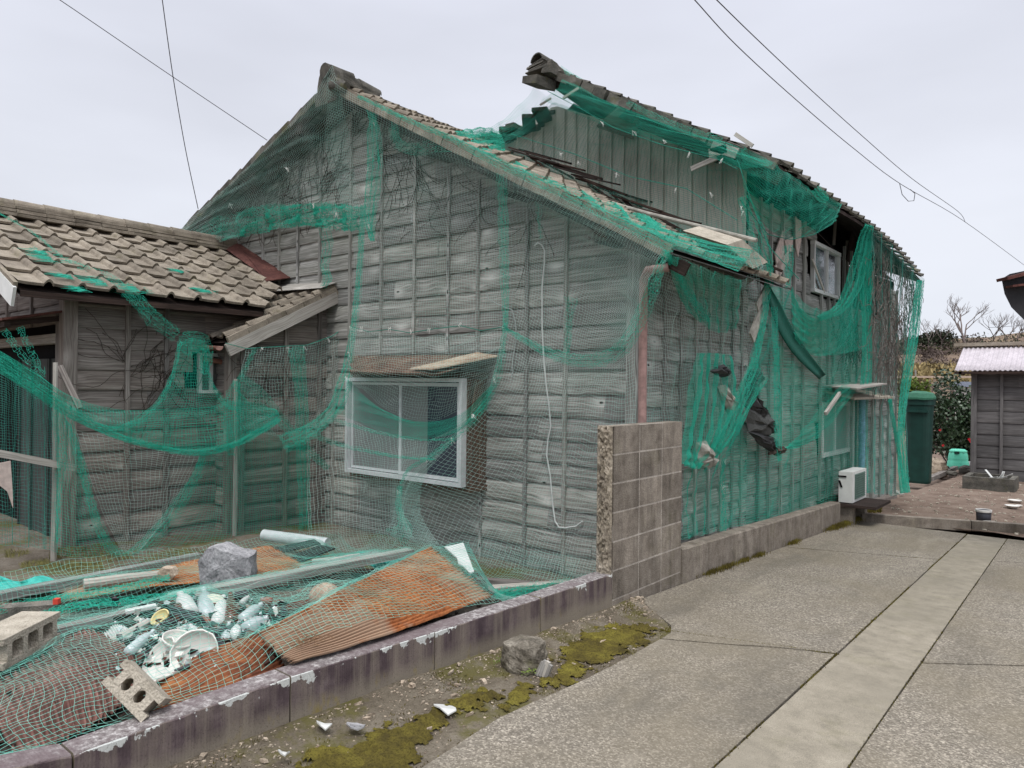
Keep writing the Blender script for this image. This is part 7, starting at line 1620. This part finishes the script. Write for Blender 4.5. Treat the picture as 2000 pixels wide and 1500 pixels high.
# big bag of net bulging off the corner of the taller house
net('net bag bulging off the near eave corner of the taller house', [
    [(1448, 285, -2.42), (1500, 312, -2.42), (1545, 342, -2.42), (1590, 372, -2.42), (1642, 396, -2.42)], [(1450, 340, -2.5), (1500, 385, -2.4), (1550, 410, -2.35), (1595, 425, -2.35), (1636, 420, -2.4)], [(1455, 380, -2.6), (1500, 445, -2.5), (1545, 465, -2.45), (1590, 455, -2.4), (1630, 435, -2.4)]], ('X', -2.5), .028, (1.15, 1.1), .0011, (.25, 5, .0), seed=77,
    ropes=[[(1445, 390, -2.6), (1500, 458, -2.5), (1545, 468, -2.45), (1590, 458, -2.4), (1625, 438, -2.4), (1644, 398, -2.4)]])
strip('narrow bright net band falling from the taller corner to the broken eave', [(1452, 385), (1470, 430), (1488, 480), (1502, 520), (1502, 560)], [18, 34, 30, 16, 14], ('X', -2.55), 1.9, seed=78)
strip('bunch of net hanging under the torn paperboards', [(1540, 480), (1541, 520), (1538, 560)], [20, 18, 6], ('X', -2.7), 1.8, seed=79)
strip('bright knot of net on the tiles above the dark opening', [(1592, 370), (1605, 385), (1615, 392)], [20, 22, 10], ('X', -2.4), 2.4, seed=80)
# ---- broken eave of the front house and things hanging in the nets
p = [onX(x, y, -2.45) for x, y in ((1420, 478), (1450, 468), (1500, 512), (1470, 525))]
mb = MB(); prism(mb, p, (-.4, 0, .17)); tag(mb.build('eave_sheet', BLOCK_L), 'pale bent sheet lying on the broken end of the front eave', 'sheet')
for k, (a, b, w_, m_, lb) in enumerate((((1425, 505), (1505, 545), .07, W_PALE, 'pale board sticking out from the end of the front eave'), ((1465, 530), (1500, 552), .09, W_DARK, 'charred board end under the front eave'), ((1450, 555), (1500, 520), .06, W_GREY, 'slanting grey board at the end of the front eave'), ((1478, 600), (1500, 560), .10, DIRTY, 'white board fragment hanging behind the green hem'), ((1468, 660), (1490, 600), .12, DIRTY, 'longer white board fragment below the broken eave'))):
    mb = MB(); mb.bar(onX(*a, -2.62), onX(*b, -2.62), w_, .02, (1, 0, 0)); tag(mb.build('broken_board', m_), lb, 'board')
for k, (pts, m_, lb) in enumerate(([[(1462, 722), (1480, 720), (1492, 742), (1470, 760), (1460, 745)], BLACKCL, 'dark folded cloth scrap at the top of the hanging bundle'], [[(1455, 740), (1470, 770), (1495, 800), (1505, 812), (1498, 840), (1470, 820), (1452, 790)], BLACKCL, 'long black rag in the middle of the hanging bundle'], [[(1455, 797), (1505, 806), (1515, 845), (1495, 855), (1462, 842)], simple('woven straw mat', (.075, .078, .075), .9, .1, 0, .3, 60, .6), 'dark grey woven mat sagging in the net'], [[(1460, 843), (1512, 852), (1520, 880), (1505, 886), (1488, 870)], BLACKCL, 'black rag tail at the foot of the hanging mat'], [[(1505, 868), (1530, 872), (1536, 880), (1518, 890), (1502, 888)], TWIG, 'tangled tuft of roots at the end of the hanging bundle'], [[(1400, 755), (1415, 750), (1440, 800), (1425, 815)], DIRTY, 'pale board caught in the bright net heap'], [[(1358, 862), (1380, 860), (1398, 905), (1385, 915), (1365, 905)], DIRTY, 'crumpled pale sack low in the net heap'], [[(1385, 725), (1410, 712), (1430, 728), (1412, 740)], BLACKCL, 'dark scrap near the top of the bright net heap'])):
    mb = MB(); P = [onX(x, y, -2.72+.01*k) for x, y in pts]; ce = sum(P, V(0, 0, 0))/len(P); n = len(P)*3; ring = []
    for i in range(len(P)):
        for t in range(3): ring.append(P[i].lerp(P[(i+1) % len(P)], t/3) + V(.015*hsh(i, t, k), .015*hsh(t, i), .015*hsh(k, i, t)))
    ring.append(ring[0]); G = [[ce.lerp(q, s)+V(b*.05, 0, 0) for q in ring] for s, b in ((.0, 1.1), (.35, 1+.3*hsh(k)), (.7, .7), (1, 0), (.7, -.5), (.0, -.6))]
    for i, r in enumerate(G):
        for j in range(len(r)-1): r[j] += V(.05*hsh(i*2.7, j*1.9, k), .03*hsh(i*3.1, j*2.3, k+5), .03*hsh(i*2, j*1.4, k+9))
        r[-1] = r[0]
    mb.grid(G, .5); tag(mb.build('hanging_scrap', m_), lb, 'scrap', 'scraps caught in the nets')
mb = MB(); P = [(1500, 562), (1515, 600), (1535, 645), (1565, 690), (1606, 736)]; W1 = [6, 14, 17, 16, 10]; G = []
for (x, y), w_ in zip(P, W1):
    G.append([onX(x+w_*(j/4-.5)*1.3, y-w_*(j/4-.5)*.9, -2.74+.012*math.sin(j*2)) for j in range(5)])
G2 = surf(G, np.linspace(0, 1, 20), np.linspace(0, 1, 9)); mb.grid([[Vector(G2[i, j]) for j in range(9)] for i in range(20)], .5); tag(mb.build('cloth_strap', GREENCL, smooth=True, solid=.006), 'dark green cloth band slanting down from the broken eave to the window hood', 'cloth band')
mb = MB(); a, b = onX(1606, 756, LX+.05), onX(1668, 748, LX+.05); prism(mb, [a, b, V(-2.42, b.y-.3, b.z-.02), V(-2.42, a.y-.35, a.z-.03)], (0, 0, .02)); tag(mb.build('board', W_PALE), 'pale thin board lying on the hood of the lower side window', 'board')
mb = MB(); mb.bar(onX(1612, 808, -2.5), onX(1640, 768, -2.5), .04, .03, (1, 0, 0)); tag(mb.build('stick', W_PALE), 'pale stick hanging in the green net wing', 'stick')

# ------------------------------------------------------------------ pile net: relaxed over the heap
from mathutils.bvhtree import BVHTree
Vs = []; Fs = []
for o in PILE:
    b = len(Vs); Vs += [tuple(v.co) for v in o.data.vertices]; Fs += [tuple(b+i for i in p.vertices) for p in o.data.polygons]
bvh = BVHTree.FromPolygons(Vs, Fs)
gx0, gx1, gy0, gy1, st_ = -5.7, -2.70, .25, 4.75, .03
nx_, ny_ = int((gx1-gx0)/st_), int((gy1-gy0)/st_); Hh = np.zeros((nx_+1, ny_+1))
for i in range(nx_+1):
    for j in range(ny_+1):
        x, y = gx0+i*st_, gy0+j*st_; h = bvh.ray_cast(V(x, y, 2), V(0, 0, -1)); Hh[i, j] = max(h[0].z if h[0] else -9, yardz(x, y)+.01)
        if x > -2.76: Hh[i, j] = max(Hh[i, j], wz_top(y)-.02 if y < 4.2 else -9)
Ob = Hh.copy()
for dx_ in (-1, 0, 1):
    for dy_ in (-1, 0, 1): Ob = np.maximum(Ob, np.roll(np.roll(Hh, dx_, 0), dy_, 1))
Z = Ob.copy()
for it in range(160):
    A_ = np.pad(Z, 1, mode='edge'); Z = np.maximum(Ob+.006, (A_[:-2, 1:-1]+A_[2:, 1:-1]+A_[1:-1, :-2]+A_[1:-1, 2:])/4 - .0011)
def Zs(x, y):
    fx = np.clip((x-gx0)/st_, 0, nx_-1e-3); fy = np.clip((y-gy0)/st_, 0, ny_-1e-3); i = fx.astype(int); j = fy.astype(int); s = fx-i; t = fy-j
    return (Z[i, j]*(1-s)+Z[i+1, j]*s)*(1-t)+(Z[i, j+1]*(1-s)+Z[i+1, j+1]*s)*t
cell = .030; ang = R(9); n_, m_ = int(4.9/cell), int(4.4/cell)
U, W = np.meshgrid(np.arange(n_)*cell, np.arange(m_)*cell-.75, indexing='ij')
U = U + .05*snoise(U/5, W/4, 3) + .03*snoise(U/2, W/2, 4); W = W + .05*snoise(U/5, W/4, 5) + .03*snoise(U/2, W/2, 6)
X = -2.74 - W*math.cos(ang) + (U-2.4)*math.sin(ang)*.6; Y = .3 + U*math.cos(ang) + W*math.sin(ang)*.5
G = np.stack([X, Y, Zs(X, Y)+.004], -1) + rng.normal(0, .0015, X.shape+(3,))
mk = (X < -2.715) & (X > gx0+.05) & (Y < gy1-.05) & (Y > .28) & ((Y < 4.05) | (X < -3.2))
PN = net_mat('aqua netting', (.13, .50, .40), (.30, .62, .52))
o = np_mesh('safety_net', *grid_net(G, .00085, .004, mk), PN); tag(o, 'aqua green net spread over the rubbish heap behind the low wall', 'net', 'green safety nets on the houses')
for lb, pts, w_ in (('gathered fold of net along the left front of the heap', [(-20, 1352, .2), (20, 1400, .2), (50, 1440, .2), (60, 1480, .2)], 60), ('gathered ridge of net between the dark brick and the whole cinder block', [(-20, 1240, .26), (60, 1212, .26), (140, 1185, .25), (260, 1172, .26), (380, 1160, .27)], 14), ('gathered hem of net along the upper left edge of the heap', [(0, 1190, .2), (110, 1168, .17), (230, 1150, .16), (330, 1128, .16)], 12), ('green fold of net at the right end of the large rusty sheet', [(968, 1160, .22), (1040, 1150, .05), (1120, 1140, -.02), (1180, 1128, .0)], 16)):
    strip(lb, pts, w_, ('Z', .2), 1.7, seed=hash(lb) % 50 if False else len(lb), rad=.0009)

# ------------------------------------------------------------------ vines
def vine(name, seeds, plane, n, label, rad=.004, step=.07, spread=.55, up=.3, mat=TWIG, clip=None):
    rr = random.Random(len(label)); A = []; B = []
    ax, dv = plane
    for _ in range(n):
        px, py, d0 = rr.choice(seeds); p = onY(px+rr.uniform(-12, 12), py+rr.uniform(-12, 12), dv) if ax == 'Y' else onX(px+rr.uniform(-8, 8), py+rr.uniform(-12, 12), dv)
        a = math.radians(d0)+rr.gauss(0, spread); r_ = rad*rr.uniform(.4, 1)
        for k in range(rr.randint(5, 15)):
            a += rr.gauss(0, .28); q = p + (V(math.cos(a), 0, math.sin(a)) if ax == 'Y' else V(0, math.cos(a), math.sin(a)))*step*rr.uniform(.6, 1.3) + (V(0, rr.gauss(0, .008), 0) if ax == 'Y' else V(rr.gauss(0, .012), 0, 0))
            if clip and not clip(q): break
            A.append(p); B.append(q); p = q
    o = np_mesh(name, *tubes_np(np.array([list(a) for a in A]), np.array([list(b) for b in B]), rad), mat); return tag(o, label, 'vine')
vine('dead_vine', [(600, 300, 200), (560, 340, 210), (520, 380, 210), (640, 260, 220), (690, 260, 30), (740, 300, 20), (680, 330, 200), (590, 400, 190), (760, 280, 20), (800, 300, -60), (500, 400, 200), (630, 370, 60)], ('Y', GY-.05), 210, 'bare dark vine stems spreading over the top of the gable wall', .0035, clip=lambda q: q.z < zroof(q.x)-.1)
vine('dead_vine', [(560, 320, 215), (500, 370, 215), (600, 270, 215), (450, 420, 215)], ('Y', 4.9), 60, 'bare vine stems clinging under the wide left verge of the gable', .003, clip=lambda q: q.z < zroof(q.x)-.12)
vine('dead_vine', [(950, 360, -140), (960, 380, -130), (1045, 400, -110), (1040, 430, -120), (880, 350, -120)], ('Y', GY-.05), 16, 'few thin dead stems under the right verge near the pale net strip', .003, clip=lambda q: q.z < zroof(q.x)-.1)
vine('dead_vine', [(240, 700, 120), (280, 720, 60), (310, 760, 100), (280, 800, 80), (300, 700, -100), (330, 730, -90)], ('X', OX+.06), 46, 'tangle of dry vine stems on the outbuilding wall beside its small window', .0028, .06, .9)
vine('dead_vine', [(530, 760, 80), (550, 780, 100), (500, 790, 70)], ('X', LWX+.06), 18, 'dry vine stems on the lean-to wall behind the thin net', .0028, .06, .9)
vine('dead_vine', [(1715, 480, -80), (1740, 500, -80), (1765, 530, -90), (1780, 560, -90), (1720, 540, -70), (1740, 600, -90), (1760, 620, -90), (1725, 700, -90), (1735, 660, -60), (1750, 700, -90), (1790, 580, -90), (1710, 620, -90)], ('X', -2.55), 380, 'thick tangle of bare vines matted into the far net curtain under the eave end', .0042, .07, 1.6, mat=simple('grey vine', (.19, .17, .15), .95), clip=lambda q: q.z < ez(q.y)-.02 and q.y < 14.1)
vine('dead_vine', [(1650, 640, -80), (1640, 680, 60), (1665, 620, -80), (1660, 700, 80)], ('X', LX+.08), 40, 'sparse dark vine stems on the side wall below the upper window', .005, .08, .7)
print('net threads', NTH[0])
